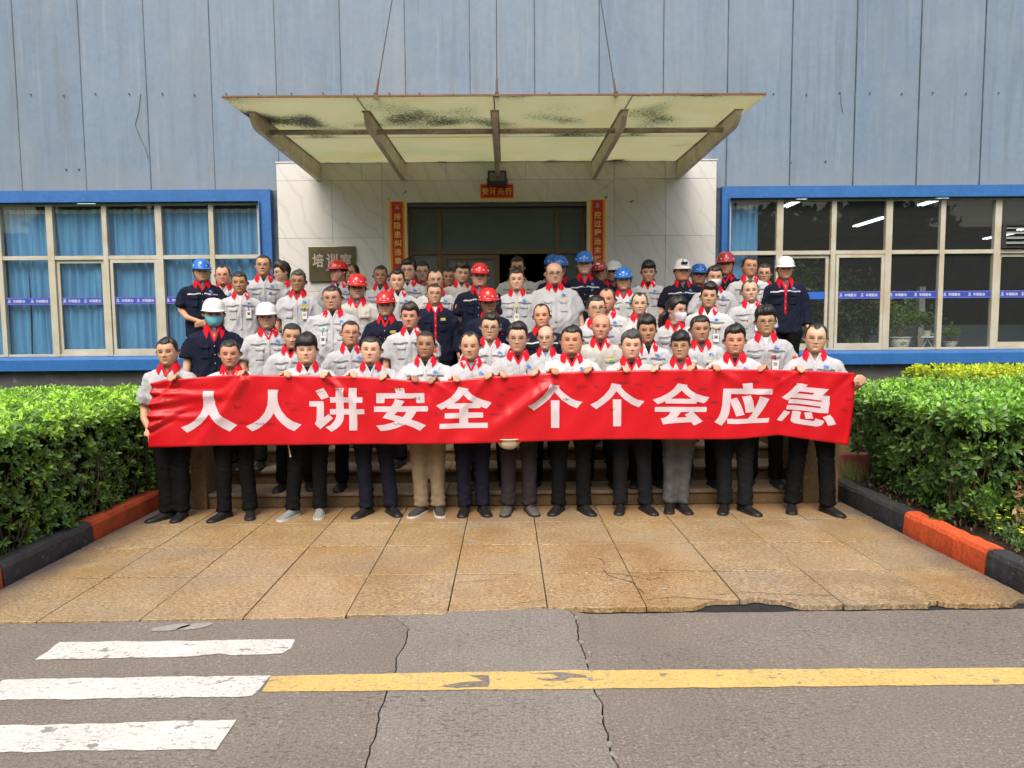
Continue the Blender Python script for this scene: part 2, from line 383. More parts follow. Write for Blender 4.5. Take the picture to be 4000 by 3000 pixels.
# hairline cracks in the front tiles, thin dark grooves
def hair(P, w=.0022, seed=1, z=.0072):
    r = random.Random(seed); Q = []
    for (x0, y0), (x1, y1) in zip(P, P[1:]):
        n = max(2, int(math.hypot(x1-x0, y1-y0)/.02))
        for k in range(n): Q.append((x0+(x1-x0)*k/n+r.uniform(-.004, .004), y0+(y1-y0)*k/n+r.uniform(-.004, .004)))
    Q.append(P[-1]); V = []; F = []
    for k, (x, y) in enumerate(Q):
        ww = w*(.5+r.random()); V += [(x-ww*.7, y-ww, z), (x+ww*.7, y+ww, z)]
        if k: F.append((2*k-2, 2*k-1, 2*k+1, 2*k))
    return V, F
hb = MB()
for s, P in enumerate(((( -.35, 4.42), (-.1, 4.46), (.05, 4.56)), ((.02, 4.05), (.2, 4.10), (.235, 4.16)), ((.235, 4.5), (.28, 4.58)),
                       ((.66, 4.68), (.68, 4.52), (.76, 4.44), (.84, 4.36)), ((.7, 4.57), (.84, 4.5), (1.0, 4.55), (1.1, 4.58)), ((.84, 4.5), (.93, 4.44), (1.05, 4.47)),
                       ((.72, 4.03), (.8, 4.1), (.86, 4.19), (.84, 4.3)), ((.86, 4.1), (1.05, 4.13), (1.3, 4.08)), ((1.3, 4.16), (1.5, 4.2), (1.8, 4.14), (2.02, 4.13)),
                       ((.98, 4.04), (.99, 4.12)), ((.64, 4.9), (.69, 4.82), (.68, 4.72)), ((1.05, 4.62), (1.2, 4.60), (1.5, 4.585)))):
    hb.add(*hair(P, seed=s))
hb.build('hairline_crack', M_tar, paving)
# small yellow and blue paint marks on the tiles
for k, (x, y, w, c) in enumerate(((-1.62, 5.24, .1, (.75, .5, .05)), (-.55, 5.25, .1, (.75, .5, .05)), (-.17, 5.25, .11, (.75, .5, .05)), (1.85, 5.29, .12, (.75, .5, .05)), (2.0, 5.86, .09, (.75, .5, .05)),
                                  (-.3, 5.33, .1, (.45, .55, .62)), (1.0, 4.27, .05, (.3, .6, .8)), (2.6, 4.36, .03, (.3, .6, .8)))):
    mm_ = mat('paint_dab_%d' % k, c, .7, noise=.3, nscale=60)
    P = [(x+w/2*math.cos(t)*tr.uniform(.6, 1), y+.009*math.sin(t)*tr.uniform(.5, 1)) for t in np.linspace(0, 5.9, 11)]
    V, F = flatmesh([P]); mk('paint_mark', [(a, b, .0078) for a, b in V], F, mm_, paving)

# --- planting beds and kerbs
tag(box('planting_bed', -14, -3.5, 4.05, 10.35, -.05, .10, M_soil), kind='structure')
tag(box('planting_bed', 3.44, 14, 4.05, 10.35, -.05, .10, M_soil), kind='structure')
def kerbmat(n, c, d):
    m = mat(n, c, .7, .35, noise=.25, nscale=5, bump=.006, bscale=22, speck=(.85, 1.1), speck_scale=60)
    f = noisefac(m, 9, .60, .70, mx=.7); layer(m, d, f)
    f = noisefac(m, 30, .64, .70, mx=.6); layer(m, (.35, .28, .2), f); return m
M_kr = kerbmat('red_kerb_paint', (.50, .085, .026), (.22, .07, .04)); M_kb = kerbmat('black_kerb_paint', (.045, .046, .05), (.09, .088, .085))
M_ko = kerbmat('orange_red_kerb_paint', (.78, .12, .035), (.40, .14, .04))
def kerb(side, segs, xf):
    e = empty('kerb', kind='structure')
    for y0, y1, m in segs:
        n = 12; prof = [(0, -.03), (0, .0), (.006, .12), (.022, .150), (.06, .158), (.135, .155), (.15, .14), (.15, -.03)]
        r = random.Random(int(y0*10)+side); V = []; F = []
        for k in range(n+1):
            y = y0+.004+(y1-y0-.008)*k/n; j = r.uniform(-.004, .004); h = r.uniform(-.005, .004)
            for (a, z) in prof: V.append((xf(y)+side*(a+j), y, z+(h if z > .1 else 0)))
        q = len(prof)
        for k in range(n):
            for i in range(q-1):
                f = (k*q+i, (k+1)*q+i, (k+1)*q+i+1, k*q+i+1); F.append(f if side < 0 else f[::-1])
        c0 = tuple(range(q)); c1 = tuple(n*q+i for i in range(q))
        F += [c0 if side < 0 else c0[::-1], c1[::-1] if side < 0 else c1]
        mk('kerb_block', V, F, m, e, smooth=False)
    return e
kl = kerb(-1, [(5.47, 6.62, M_kr), (4.45, 5.46, M_kb), (3.93, 4.44, M_kr)], lambda y: -3.37-.02*(y-4.5))
kr = kerb(1, [(5.55, 6.78, M_kb), (4.56, 5.54, M_ko), (3.93, 4.55, M_kb)], lambda y: 3.28+.012*(y-4.2))
for sgn, mm2 in ((-1, (M_kb, M_kr)), (1, (M_ko, M_kb))):
    e = kl if sgn < 0 else kr
    for k in range(10):
        a, b = 3.54+k*1.0, 3.53+k*1.0+1.0
        x0, x1 = sorted((sgn*a, sgn*b)); box('kerb_block', x0, x1, 3.93, 4.07, -.03, .152, mm2[k % 2], e, bevel=.015)
# low pink-red border wall behind the right bed's rear corner
bw = tag(box('bed_border', 3.20, 4.3, 7.15, 7.3, .0, .34, kerbmat('faded_red_paint', (.36, .10, .085), (.2, .1, .08)), bevel=.01),
         'low faded red border wall behind the right hedge beside the steps', 'border wall')
tag(box('bed_border_far', 3.20, 3.45, 6.80, 7.15, -.02, .12, M_soil), kind='structure')

# --- steps
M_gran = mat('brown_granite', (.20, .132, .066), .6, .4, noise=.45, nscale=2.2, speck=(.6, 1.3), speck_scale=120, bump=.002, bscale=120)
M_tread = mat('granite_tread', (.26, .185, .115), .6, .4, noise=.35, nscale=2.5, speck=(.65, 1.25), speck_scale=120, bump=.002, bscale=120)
stairs = empty('steps', kind='structure')
SY0, SH, SDp = 6.44, .145, .40
for k in range(6):
    y0 = SY0+k*SDp; z1 = (k+1)*SH
    y1 = y0+SDp if k < 5 else 8.6
    n = 5
    for i in range(n):
        xa = -2.88+i*(5.72/n); xb = xa+5.72/n
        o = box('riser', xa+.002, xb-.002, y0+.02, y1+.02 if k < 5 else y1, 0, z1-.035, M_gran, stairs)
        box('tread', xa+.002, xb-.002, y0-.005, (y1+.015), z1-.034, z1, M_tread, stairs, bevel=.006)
for x0, x1 in ((-3.03, -2.885), (2.845, 3.18)):
    for k in range(3):
        y0 = 6.41+k*.68; h = .62+.22*k
        box('cheek_block', x0, x1, y0+.002, y0+.678, 0, h, M_gran, stairs, bevel=.008)
M_land = mat('landing_slab', (.30, .24, .17), .6, .4, noise=.3, nscale=2, speck=(.7, 1.2), speck_scale=100)
tag(box('landing', -4.3, 4.1, 8.605, 10.14, -.03, .868, M_land), kind='structure')
tag(box('landing_left', -4.3, -3.035, 8.0, 8.6, -.03, .868, M_gran), kind='structure')
tag(box('landing_right', 3.185, 4.1, 8.0, 8.6, -.03, .868, M_gran), kind='structure')
tag(box('wall_ledge', 4.105, 13, 10.1, 10.36, -.03, .9, mat('ledge_concrete', (.42, .36, .28), .85, noise=.3, nscale=5)), kind='structure')
tag(box('wall_ledge', -13, -4.305, 10.1, 10.36, -.03, .84, mat('ledge_concrete', (.30, .27, .23), .85, noise=.3, nscale=5)), kind='structure')
# ------------------------------------------------------------------ factory facade
WY, MY = 10.4, 10.15           # front faces: blue sheet wall, marble entrance wall
M_sheet = []
for k in range(4):
    c = ((.155, .226, .325), (.173, .240, .332), (.158, .226, .322), (.170, .242, .338))[k]
    m = mat('blue_grey_sheet_%d' % k, c, .5, .4, noise=.10, nscale=.7, stretch=(1, 1, .35), speck=(.95, 1.04), speck_scale=14, bump=.0035, bscale=3.0, contrast=.6)
    f = noisefac(m, 2.2, .49, .70, stretch=(3.4, 3.4, .22), mx=.6); layer(m, (.125, .16, .205), f)
    f = noisefac(m, .55, .45, .65, mx=.4); layer(m, (.20, .235, .27), f)
    f = noisefac(m, 5, .57, .74, stretch=(2.6, 2.6, .12), mx=.4); layer(m, (.30, .345, .38), f)
    f = noisefac(m, 1.0, .52, .8, mx=.35); layer(m, (.29, .32, .34), f)
    # dirt that has run down along the lower edge
    nt, b_, s_ = basecol(m); g = _n(nt, 'ShaderNodeNewGeometry'); sx = _n(nt, 'ShaderNodeSeparateXYZ'); nt.links.new(g.outputs['Position'], sx.inputs[0])
    nz = _n(nt, 'ShaderNodeTexNoise'); nz.inputs['Scale'].default_value = 2.5; nt.links.new(g.outputs['Position'], nz.inputs['Vector'])
    mm = _n(nt, 'ShaderNodeMath', operation='MULTIPLY_ADD'); mm.inputs[1].default_value = -.7; nt.links.new(nz.outputs['Fac'], mm.inputs[0]); nt.links.new(sx.outputs[2], mm.inputs[2])
    r_ = _n(nt, 'ShaderNodeMapRange'); r_.inputs[1].default_value = 3.95; r_.inputs[2].default_value = 3.45; r_.inputs[4].default_value = .55
    nt.links.new(mm.outputs[0], r_.inputs[0]); layer(m, (.21, .24, .255), r_.outputs[0])
    M_sheet.append(m)
M_seam = mat('seam_metal', (.105, .135, .17), .6, .3, noise=.6, nscale=5, stretch=(1, 1, .6))
M_blue = mat('blue_trim_paint', (.028, .140, .42), .38, .5, noise=.15, nscale=3, bump=.002, bscale=7, speck=(.9, 1.05), speck_scale=30)
f = noisefac(M_blue, 22, .64, .72, mx=.5); layer(M_blue, (.16, .3, .5), f)
M_alu = mat('window_frame', (.50, .49, .43), .45, .4, noise=.16, nscale=3, col2=(.42, .37, .27))
M_plinth = mat('grey_render', (.10, .103, .11), .9, .2, noise=.3, nscale=2.5, bump=.004, bscale=20)
f = noisefac(M_plinth, 9, .64, .72, mx=.7); layer(M_plinth, (.22, .22, .22), f)
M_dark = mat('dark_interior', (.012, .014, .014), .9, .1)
M_room = mat('room_wall', (.13, .145, .14), .9, .1, noise=.3, nscale=1)

bld = empty('factory_building', (0, WY, 0), label='grey-blue sheet metal factory hall with blue framed windows either side of its entrance', cat='building')
def B(o):
    o.parent = bld; o.matrix_parent_inverse = Matrix.Translation((0, -WY, 0)); return o
seams = [-7.22+.9585*k for k in range(-8, 25)]
pr = random.Random(5)
DX0, DX1 = -3.50, 3.245
for a, b in zip(seams, seams[1:]):
    lo, hi = a+.004, b-.004
    z0 = 3.825
    o = MB()
    nx, nz = 10, 12; r = random.Random(int(a*100)); ph = r.random()*6; am = r.uniform(.002, .006)
    V, F = grid(lambda i, j: (lo+(hi-lo)*i/nx, WY+(-.012*math.exp(-((i)/.9)**2) if i < 2 else 0)+am*math.sin(i*.9+ph)*math.sin(j*.55+ph*2), z0+(9.2-z0)*j/nz), nx+1, nz+1)
    B(o.add(V, F).build('sheet_panel', M_sheet[pr.randint(0, 3)], smooth=True))
mb = MB()
for a in seams:
    mb.box(a-.006, a+.006, WY-.016, WY+.02, 3.83, 9.2)
    if 3.0 < abs(a+.05) < 4.4: pass
B(mb.build('seam_strip', M_seam))
mb = MB()
for i, a in enumerate(seams[:-1]):
    for t in (.22, .74):
        x = a+.9585*t+pr.uniform(-.02, .02); z = 5.21+pr.uniform(-.015, .015)-.004*x
        mb.lathe([(0, 0), (.012, 0), (.012, .006), (0, .008)], 8, (0, 0, 0)); n = len(mb.v)-32
        for k in range(n, len(mb.v)):
            p = mb.v[k]; mb.v[k] = (x+p[0], WY-.012-p[2], z+p[1])
for x, z in ((-6.56, 4.15), (-6.37, 4.15), (4.3, 4.18), (4.82, 4.2)):
    mb.box(x-.012, x+.012, WY-.012, WY-.004, z-.012, z+.012)
o = B(mb.build('panel_screw', mat('rusty_screw', (.06, .045, .04), .7))); o['kind'] = 'stuff'
# strips of sheet between the marble and the windows
B(box('corner_sheet', -3.495, -3.355, WY-.006, WY+.02, .87, 3.82, M_seam)); B(box('corner_sheet', 3.105, 3.235, WY-.006, WY+.02, .87, 3.82, M_seam))
# long crooked scar on the left panels and scratches
for pts in (((-5.4, 5.24), (-5.44, 4.98), (-5.50, 4.8), (-5.44, 4.62), (-5.36, 4.45), (-5.33, 4.3)), ((5.02, 5.2), (5.03, 5.05), (5.06, 4.92))):
    mb = MB(); mb.tube([(x, WY-.008, z) for x, z in pts], .004, 4); B(mb.build('scar', mat('scar', (.10, .12, .14), .8)))
B(box('back_wall', -14, 14, WY+.2, WY+.25, 3.9, 9.2, M_dark))
B(box('gable_top', -14.9, 15.2, WY-.03, WY+.6, 9.2, 9.4, M_sheet[0]))

M_glass = glassmat('window_glass', (.95, .97, .96), .7, haze=.02)
def film(name): # the blue stripe stuck across the panes
    return mat(name, (.045, .07, .42), .4, .5, noise=.1, nscale=4)
M_band = film('blue_safety_film'); M_band2 = mat('pale_film_line', (.30, .33, .75), .5); M_txt = mat('film_lettering', (.72, .76, .85), .5)
def swirl(b, x, z, s, y):
    """round emblem: ring of two crescents over a short underline"""
    for a0, rr in ((.5, 1.0), (3.6, 1.0)):
        P = []
        for k in range(9):
            t = a0+k*.3; P.append((x+s*math.cos(t)*rr, z+s*math.sin(t)*rr))
        for k in range(8, -1, -1):
            t = a0+k*.3; q = .45+.1*math.sin(k*.4); P.append((x+s*math.cos(t)*q, z+s*math.sin(t)*q))
        V, F = flatmesh([P]); b.add([(p, y, q) for p, q in V], F)
    b.add([(x-s*1.5, y, z-s*1.55), (x+s*1.5, y, z-s*1.55), (x+s*1.5, y, z-s*1.3), (x-s*1.5, y, z-s*1.3)], [(0, 1, 2, 3)])
def window(X, label, lo, slide, side):
    """X: mullion centres; lower sliding pairs given by bay index"""
    x0, x1 = X[0], X[-1]
    w = empty('window', (0, WY, 0), label=label, cat='window', group='window bands of the factory hall')
    def A(o): o.parent = w; o.matrix_parent_inverse = Matrix.Translation((0, -WY, 0)); return o
    zb, zr, zt = 1.36, 2.845, 3.645
    for k, x in enumerate(X):
        hw = .037 if k in (0, len(X)-1) else (.05 if any(k in (s, s+2) for s in slide) else .037)
        A(box('mullion', x-hw, x+hw, WY-.02, WY+.05, zb, zt, M_alu, bevel=.004))
    for k in range(len(X)-1):
        a, b = X[k]+.05, X[k+1]-.05
        A(box('rail', a-.012, b+.012, WY-.012, WY+.045, zr-.03, zr+.03, M_alu, bevel=.004))
        A(box('rail', a-.012, b+.012, WY-.012, WY+.045, zb, zb+.035, M_alu, bevel=.004))
        A(box('rail', a-.012, b+.012, WY-.012, WY+.045, zt-.03, zt, M_alu, bevel=.004))
        A(box('pane', a-.013, b+.013, WY+.018, WY+.022, zr+.03, zt-.03, M_glass))
        s0 = [s for s in slide if k in (s, s+1)]
        if s0:
            yy = WY+(.0 if k == s0[0]+1 else .028); e = .045
            for (p, q, r, t) in ((a, b, zb+.036, zb+.036+e*1.6), (a, b, zr-.035-e, zr-.035), (a, a+e, zb+.036+e*1.6, zr-.035-e), (b-e, b, zb+.036+e*1.6, zr-.035-e)):
                A(box('sash', p, q, yy-.01, yy+.02, r, t, M_alu, bevel=.003))
            A(box('pane', a+e, b-e, yy+.003, yy+.007, zb+.036+e*1.6, zr-.035-e, M_glass)); ga, gb, gy = a+e, b-e, yy+.001
        else:
            A(box('pane', a-.013, b+.013, WY+.018, WY+.022, zb+.035, zr-.03, M_glass)); ga, gb, gy = a-.012, b+.012, WY+.016
        plain = side > 0 and k == 1
        zc = 2.20
        A(box('safety_film', ga, gb, gy-.002, gy, zc-.056, zc+.056, M_band if not plain else mat('plain_blue_film', (.03, .13, .55), .4)))
        if not plain:
            b2 = MB()
            for z in (zc-.048, zc+.046): b2.add([(ga, gy-.004, z), (gb, gy-.004, z), (gb, gy-.004, z+.004), (ga, gy-.004, z+.004)], [(0, 1, 2, 3)])
            A(b2.build('film_line', M_band2))
            b3 = MB(); n = 2; pitch = (gb-ga)/2
            for i in range(n):
                xx = ga+.025+i*pitch
                swirl(b3, xx+.02, zc+.008, .018, gy-.005)
                for q, ch in enumerate('华翔股份'):
                    V, F = glyph(ch, .012); Q = fitbox(V, xx+.075+q*.047, xx+.075+q*.047+.042, zc-.022, zc+.022)
                    b3.add([(p[0], gy-.005, p[1]) for p in Q], F)
            A(b3.build('film_lettering', M_txt))
    return w
XLm = [-9.26, -8.45, -7.62, -6.85, -6.03, -5.22, -4.43, -3.70]
XRm = [3.37, 4.15, 4.97, 5.81, 6.63, 7.47, 8.29, 9.1, 9.93]
wl_ = window(XLm, 'long window left of the entrance with blue curtains drawn behind every pane', 0, [3], -1)
wr_ = window(XRm, 'long dark window right of the entrance with potted plants behind its panes', 0, [1, 5], 1)
def trim(x0, x1, end, label):
    t = empty('window_surround', (0, WY, 0), label=label, cat='window frame', group='blue window surrounds')
    def A(o): o.parent = t; o.matrix_parent_inverse = Matrix.Translation((0, -WY, 0)); return o
    # mitred folded-sheet frame: head, jamb, sill
    j = -1 if end == x1 else 1      # jamb lies at the entrance side
    xe = end
    def tz(x): return 3.82
    P = [(x0, 3.645), (x1-.0, 3.645), (x1, 3.82), (x0, 3.82)]
    if j < 0: P = [(x0, 3.65), (xe-.17, 3.65), (xe, 3.82), (x0, 3.82)]
    else: P = [(xe+.11, 3.65), (x1, 3.65), (x1, 3.82), (xe, 3.82)]
    V = [(x, WY-.12, z) for x, z in P]+[(x, WY-.002, z) for x, z in P]
    A(mk('head_trim', V, [(0, 1, 2, 3), (4, 7, 6, 5), (0, 4, 5, 1), (3, 2, 6, 7), (0, 3, 7, 4), (1, 5, 6, 2)], M_blue))
    wj = .17 if j < 0 else .11
    P = [(xe, 3.818), (xe+j*wj, 3.648), (xe+j*wj, 1.33), (xe, 1.33)]
    V = [(x, WY-.12, z) for x, z in P]+[(x, WY-.002, z) for x, z in P]
    A(mk('jamb_trim', V, [(0, 1, 2, 3), (4, 7, 6, 5), (0, 4, 5, 1), (3, 2, 6, 7), (0, 3, 7, 4), (1, 5, 6, 2)], M_blue))
    A(box('jamb_return', xe+j*(wj-.012)-.006, xe+j*(wj-.012)+.006, WY-.165, WY-.121, 1.34, 3.64, M_blue))
    s = MB(); V = []; prof = [(WY-.002, 1.36), (WY-.15, 1.325), (WY-.165, 1.31), (WY-.165, 1.15), (WY-.002, 1.15)]
    for x in (x0, x1): V += [(x, y, z) for y, z in prof]
    F = [(k, k+1, k+6, k+5) for k in range(4)]+[(4, 0, 5, 9), (0, 4, 3, 2, 1), (5, 6, 7, 8, 9)]
    A(s.add(V, F).build('sill_trim', M_blue))
trim(-9.3, -3.495, -3.495, 'blue painted surround with deep sill round the left window')
trim(3.235, 10.0, 3.235, 'blue painted surround with deep sill round the right window')
plin = B(box('plinth_wall', -14, -3.36, WY-.04, WY+.2, .87, 1.15, M_plinth)); B(box('plinth_wall', 3.11, 14, WY-.04, WY+.2, .87, 1.15, M_plinth))
B(box('side_wall', -14, -9.3, WY-.0, WY+.2, 1.15, 3.825, M_sheet[1])); B(box('side_wall', 10, 14, WY, WY+.2, 1.15, 3.825, M_sheet[2]))

# rooms behind the glass
room = empty('indoor_room', kind='structure')
for n, a in (('room_floor', (3.3, 10.4, WY+.25, 20, .83, .87)), ('room_ceiling', (3.3, 14.0, WY+.25, 20, 4.3, 4.35)), ('room_back', (3.3, 14.0, 20, 20.1, .87, 4.3)),
             ('room_side', (3.2, 3.3, WY+.06, 20, .87, 4.3)), ('room_side', (14.0, 14.1, WY+.25, 20, .87, 4.3))):
    box(n, *a, M_room, room)
M_shelf = mat('indoor_shelf', (.10, .13, .15), .5, noise=.2, nscale=3)
box('window_shelf', 3.3, 10.4, WY+.25, WY+.8, 1.30, 1.36, M_shelf, room)
box('low_cupboard', 6.0, 10.2, 12.6, 13.0, .87, 1.75, mat('pale_cupboard', (.16, .21, .26), .5), room)
box('pillar', 7.05, 7.15, 11.6, 11.7, .87, 2.4, mat('grey_post', (.35, .34, .33), .6), room)
for n, a in (('room_floor', (-10.4, -3.4, WY+.25, 14, .83, .87)), ('room_ceiling', (-10.4, -3.4, WY+.25, 14, 4.3, 4.35)), ('room_back', (-10.4, -3.4, 14, 14.1, .87, 4.3)),
             ('room_side', (-3.4, -3.3, WY+.25, 14, .87, 4.3)), ('room_side', (-10.5, -10.4, WY+.25, 14, .87, 4.3))):
    box(n, *a, M_room, room)
M_tube = emis('tube_light_on', (.85, .95, 1.0), 1.7); M_fix = mat('light_fitting', (.5, .52, .53), .5)
def tube_light(x, y, L, label, z=4.15):
    e = empty('tube_light', (x, y, z), label=label, cat='ceiling light', group='lit fluorescent tubes inside the hall')
    box('fitting', -.09, .09, -L/2, L/2, .02, .1, M_fix, e)
    for s in (-.045, .045):
        MB().tube([(s, -L/2, 0), (s, L/2, 0)], .018, 8).build('tube', M_tube, e)
for x, y, L, l in ((5.62, 13.35, 1.0, 'lit tube light seen at the top of the second right-hand pane'), (8.38, 15.8, 1.3, 'lit twin tube light seen in the middle of the third right-hand upper pane'),
                   (8.3, 13.3, .9, 'lit tube light seen at the top of the fourth right-hand pane'), (13.2, 18.2, 1.3, 'faint far tube light at the right edge of the fifth upper pane'),
                   (12.9, 16.6, 1.2, 'lit tube light seen just above the ventilation louvre')):
    tube_light(x, y, L, l)
dl = MB().lathe([(0, -.03), (.12, -.03), (.15, 0), (.15, .03)], 20).build('ceiling_lamp', M_tube, loc=(-7.45, 12.3, 4.02))
tag(dl, 'round lit ceiling lamp above the curtains behind the second left-hand pane', 'ceiling light')

# curtains
M_curt = mat('blue_curtain', (.15, .42, .78), .75, .2, noise=.12, nscale=2)
nt = M_curt.node_tree; b_ = nt.nodes['Principled BSDF']; t_ = _n(nt, 'ShaderNodeBsdfTranslucent'); t_.inputs[0].default_value = (.15, .42, .78, 1); x_ = _n(nt, 'ShaderNodeMixShader'); x_.inputs[0].default_value = .25
nt.links.new(b_.outputs[0], x_.inputs[1]); nt.links.new(t_.outputs[0], x_.inputs[2]); nt.links.new(x_.outputs[0], nt.nodes['Material Output'].inputs[0])
M_curt2 = mat('pale_curtain_heading', (.5, .56, .58), .8)
def curtain(x0, x1, z0, z1, label, seed, taper=0, y=WY+.15):
    r = random.Random(seed); n = int((x1-x0)/.012); A = [(r.uniform(10, 70), r.uniform(0, 6), r.uniform(.5, 1)) for _ in range(5)]
    ts = [r.uniform(-.05, .05) for _ in range(5)]
    def fn(i, j):
        t = i/n; h = j/16; x = x0+(x1-x0)*t
        if taper: x = x0+(x1-x0)*t*(1+taper*(1-h))
        w = sum(q*math.sin(f*(x+tt*h*2)+p) for (f, p, q), tt in zip(A, ts))
        fold = abs(math.sin(x*34+1.6*math.sin(x*6.1+seed)+.8*h))**.75
        return (x+.006*w, y-.042*fold+.012*w, z0+(z1-z0)*h)
    V, F = grid(fn, n+1, 17)
    c = empty('curtain', (0, 0, 0), label=label, cat='curtain', group='blue curtains behind the windows')
    mk('cloth', V, F, M_curt, c, smooth=True)
    V, F = grid(lambda i, j: (fn(i, 16)[0], fn(i, 16)[1], z1+.002+.06*j), n+1, 2)
    mk('heading', V, F, M_curt2, c, smooth=True)
xs = [-9.25, -7.63, -7.32, -6.03, -5.2, -3.66]
lab = ['blue curtain at the far left edge of the left window', 'narrow blue curtain just left of the dark gap in the second left pane', 'blue curtain behind the sliding sashes of the left window',
       'blue curtain in the fourth bay of the left window', 'blue curtain in the last bay next to the marble entrance wall']
for k in range(5): curtain(xs[k]+(.04 if k == 2 else 0), xs[k+1], 1.37, 3.52-.0*(k), lab[k], 3+k)
curtain(3.38, 3.86, 1.37, 3.52, 'single gathered blue curtain at the left end of the right window', 20, taper=-.0)
curtain(9.0, 9.4, 1.37, 3.52, 'blue curtain at the far right end of the right window', 23)

# ventilation louvre
lv = empty('louvre_vent', (0, 0, 0), label='black square louvre vent set in the upper pane at the far right', cat='vent')
M_blk = mat('black_metal', (.02, .021, .023), .45, .5)
for a in ((7.52, 7.57, 2.89, 3.25), (8.2, 8.25, 2.89, 3.25), (7.57, 8.2, 2.89, 2.92), (7.57, 8.2, 3.22, 3.25)):
    box('vent_frame', a[0], a[1], WY-.06, WY+.01, a[2], a[3], M_blk, lv)
for k in range(4):
    z = 2.95+k*.075
    V = [(7.575, WY-.055, z), (8.195, WY-.055, z), (8.195, WY-.005, z+.045), (7.575, WY-.005, z+.045)]
    mk('slat', V+[(x, y, q+.006) for x, y, q in V], [(0, 1, 2, 3), (7, 6, 5, 4), (0, 4, 5, 1), (1, 5, 6, 2), (2, 6, 7, 3), (3, 7, 4, 0)], mat('vent_slat', (.2, .21, .22), .5), lv)

# ------------------------------------------------------------------ marble entrance
M_marb = []
for k in range(3):
    m = mat('marble_%d' % k, ((.63, .625, .61), (.61, .60, .585), (.65, .64, .62))[k], .38, .45, noise=.07, nscale=1.4, det=7)
    f = noisefac(m, 1.6, .47, .50, stretch=(1, 1, 1.5), mx=.0)
    nt, b_, s_ = basecol(m); tc = _n(nt, 'ShaderNodeTexCoord'); mp = _n(nt, 'ShaderNodeMapping'); mp.inputs['Rotation'].default_value = (0, R(38), 0)
    wv = _n(nt, 'ShaderNodeTexWave'); wv.inputs['Scale'].default_value = 1.3; wv.inputs['Distortion'].default_value = 9; wv.inputs['Detail'].default_value = 5
    nt.links.new(tc.outputs['Object'], mp.inputs[0]); nt.links.new(mp.outputs[0], wv.inputs['Vector'])
    r_ = _n(nt, 'ShaderNodeMapRange'); r_.inputs[1].default_value = .86; r_.inputs[2].default_value = 1.0; r_.inputs[4].default_value = .45
    nt.links.new(wv.outputs['Fac'], r_.inputs[0]); layer(m, (.47, .465, .455), r_.outputs[0])
    M_marb.append(m)
ent = empty('entrance_wall', (0, MY, 0), label='pale marble-clad entrance wall projecting from the blue hall', cat='wall')
def E_(o): o.parent = ent; o.matrix_parent_inverse = Matrix.Translation((0, -MY, 0)); return o
zrow = [.87, 1.55, 2.30, 3.08, 3.91, 4.165]
mr_ = random.Random(8); g = .0018
def slab(x0, x1, z0, z1, y=0.0):
    E_(box('marble_slab', x0+g, x1-g, MY-y, MY+.24, z0+g, z1-g, M_marb[mr_.randint(0, 2)], bevel=.002))
for z0, z1 in zip(zrow, zrow[1:]):
    for x0, x1 in ((-3.35, -2.55), (-2.55, -1.81), (1.60, 2.36), (2.36, 3.105)) if z1 < 4 else ((-3.35, -2.1), (-2.1, -1.81), (1.60, 2.35), (2.35, 3.105)):
        slab(x0, x1, z0, z1, mr_.uniform(0, .002))
for x0, x1 in ((-1.81, -.87), (-.87, .3), (.3, 1.6)): slab(x0, x1, 3.905, 4.165)
# architrave with mitred corners, 12 mm proud
def poly_slab(P, name='architrave'):
    n = len(P); V = [(x, MY-.014, z) for x, z in P]+[(x, MY+.22, z) for x, z in P]
    F = [tuple(range(n)), tuple(range(2*n-1, n-1, -1))]+[(i, i+n, (i+1) % n+n, (i+1) % n) for i in range(n)]
    E_(mk(name, V, F, M_marb[1]))
poly_slab([(-1.807, 3.90), (-1.448, 3.585), (-.36, 3.585), (-.36, 3.90)]); poly_slab([(-.357, 3.90), (-.357, 3.585), (.62, 3.585), (.62, 3.90)])
poly_slab([(.623, 3.90), (.623, 3.585), (1.192, 3.585), (1.597, 3.90)])
poly_slab([(-1.807, 3.896), (-1.807, .87), (-1.45, .87), (-1.45, 3.583)]); poly_slab([(1.597, 3.896), (1.195, 3.583), (1.195, .87), (1.597, .87)])
M_chip = mat('chipped_mortar', (.16, .155, .14), .9)
for P in (((-1.52, 3.70), (-1.45, 3.765), (-1.46, 3.73)), ((-1.74, 3.66), (-1.70, 3.64), (-1.71, 3.62)), ((1.44, 3.64), (1.50, 3.67), (1.49, 3.62)), ((1.82, 3.585), (1.90, 3.60), (1.85, 3.56))):
    V = [(x, MY-.0165, z) for x, z in P]; E_(mk('chip_mark', V+[(x, MY-.012, z) for x, z in P], [(0, 1, 2), (5, 4, 3), (0, 3, 4, 1), (1, 4, 5, 2), (2, 5, 3, 0)], M_chip))
E_(box('top_coping', -3.36, 3.115, MY-.01, MY+.25, 4.167, 4.185, M_marb[0]))

# door
M_brz = mat('bronze_frame', (.13, .085, .038), .45, .5, noise=.2, nscale=5, metal=.15)
M_refl = mat('door_glass_reflection', (.115, .155, .148), .12, .5, noise=.35, nscale=1.4, contrast=.5)  # sky and tree reflection painted as the panes' grey-green colour
f = noisefac(M_refl, 26, .6, .68, mx=.3); layer(M_refl, (.07, .095, .095), f)
M_refl2 = mat('pale_door_reflection', (.17, .20, .195), .15, .5, noise=.2, nscale=2)  # paler reflection painted for the left panes
door = empty('entrance_door', (0, MY, 0), label='bronze framed glass entrance doors with transom, right leaf open', cat='door')
def D_(o): o.parent = door; o.matrix_parent_inverse = Matrix.Translation((0, -MY, 0)); return o
y0, y1 = MY+.10, MY+.16
D_(box('lintel_soffit', -1.445, 1.19, MY+.02, MY+.235, 3.53, 3.583, mat('grey_lintel', (.10, .10, .10), .6)))
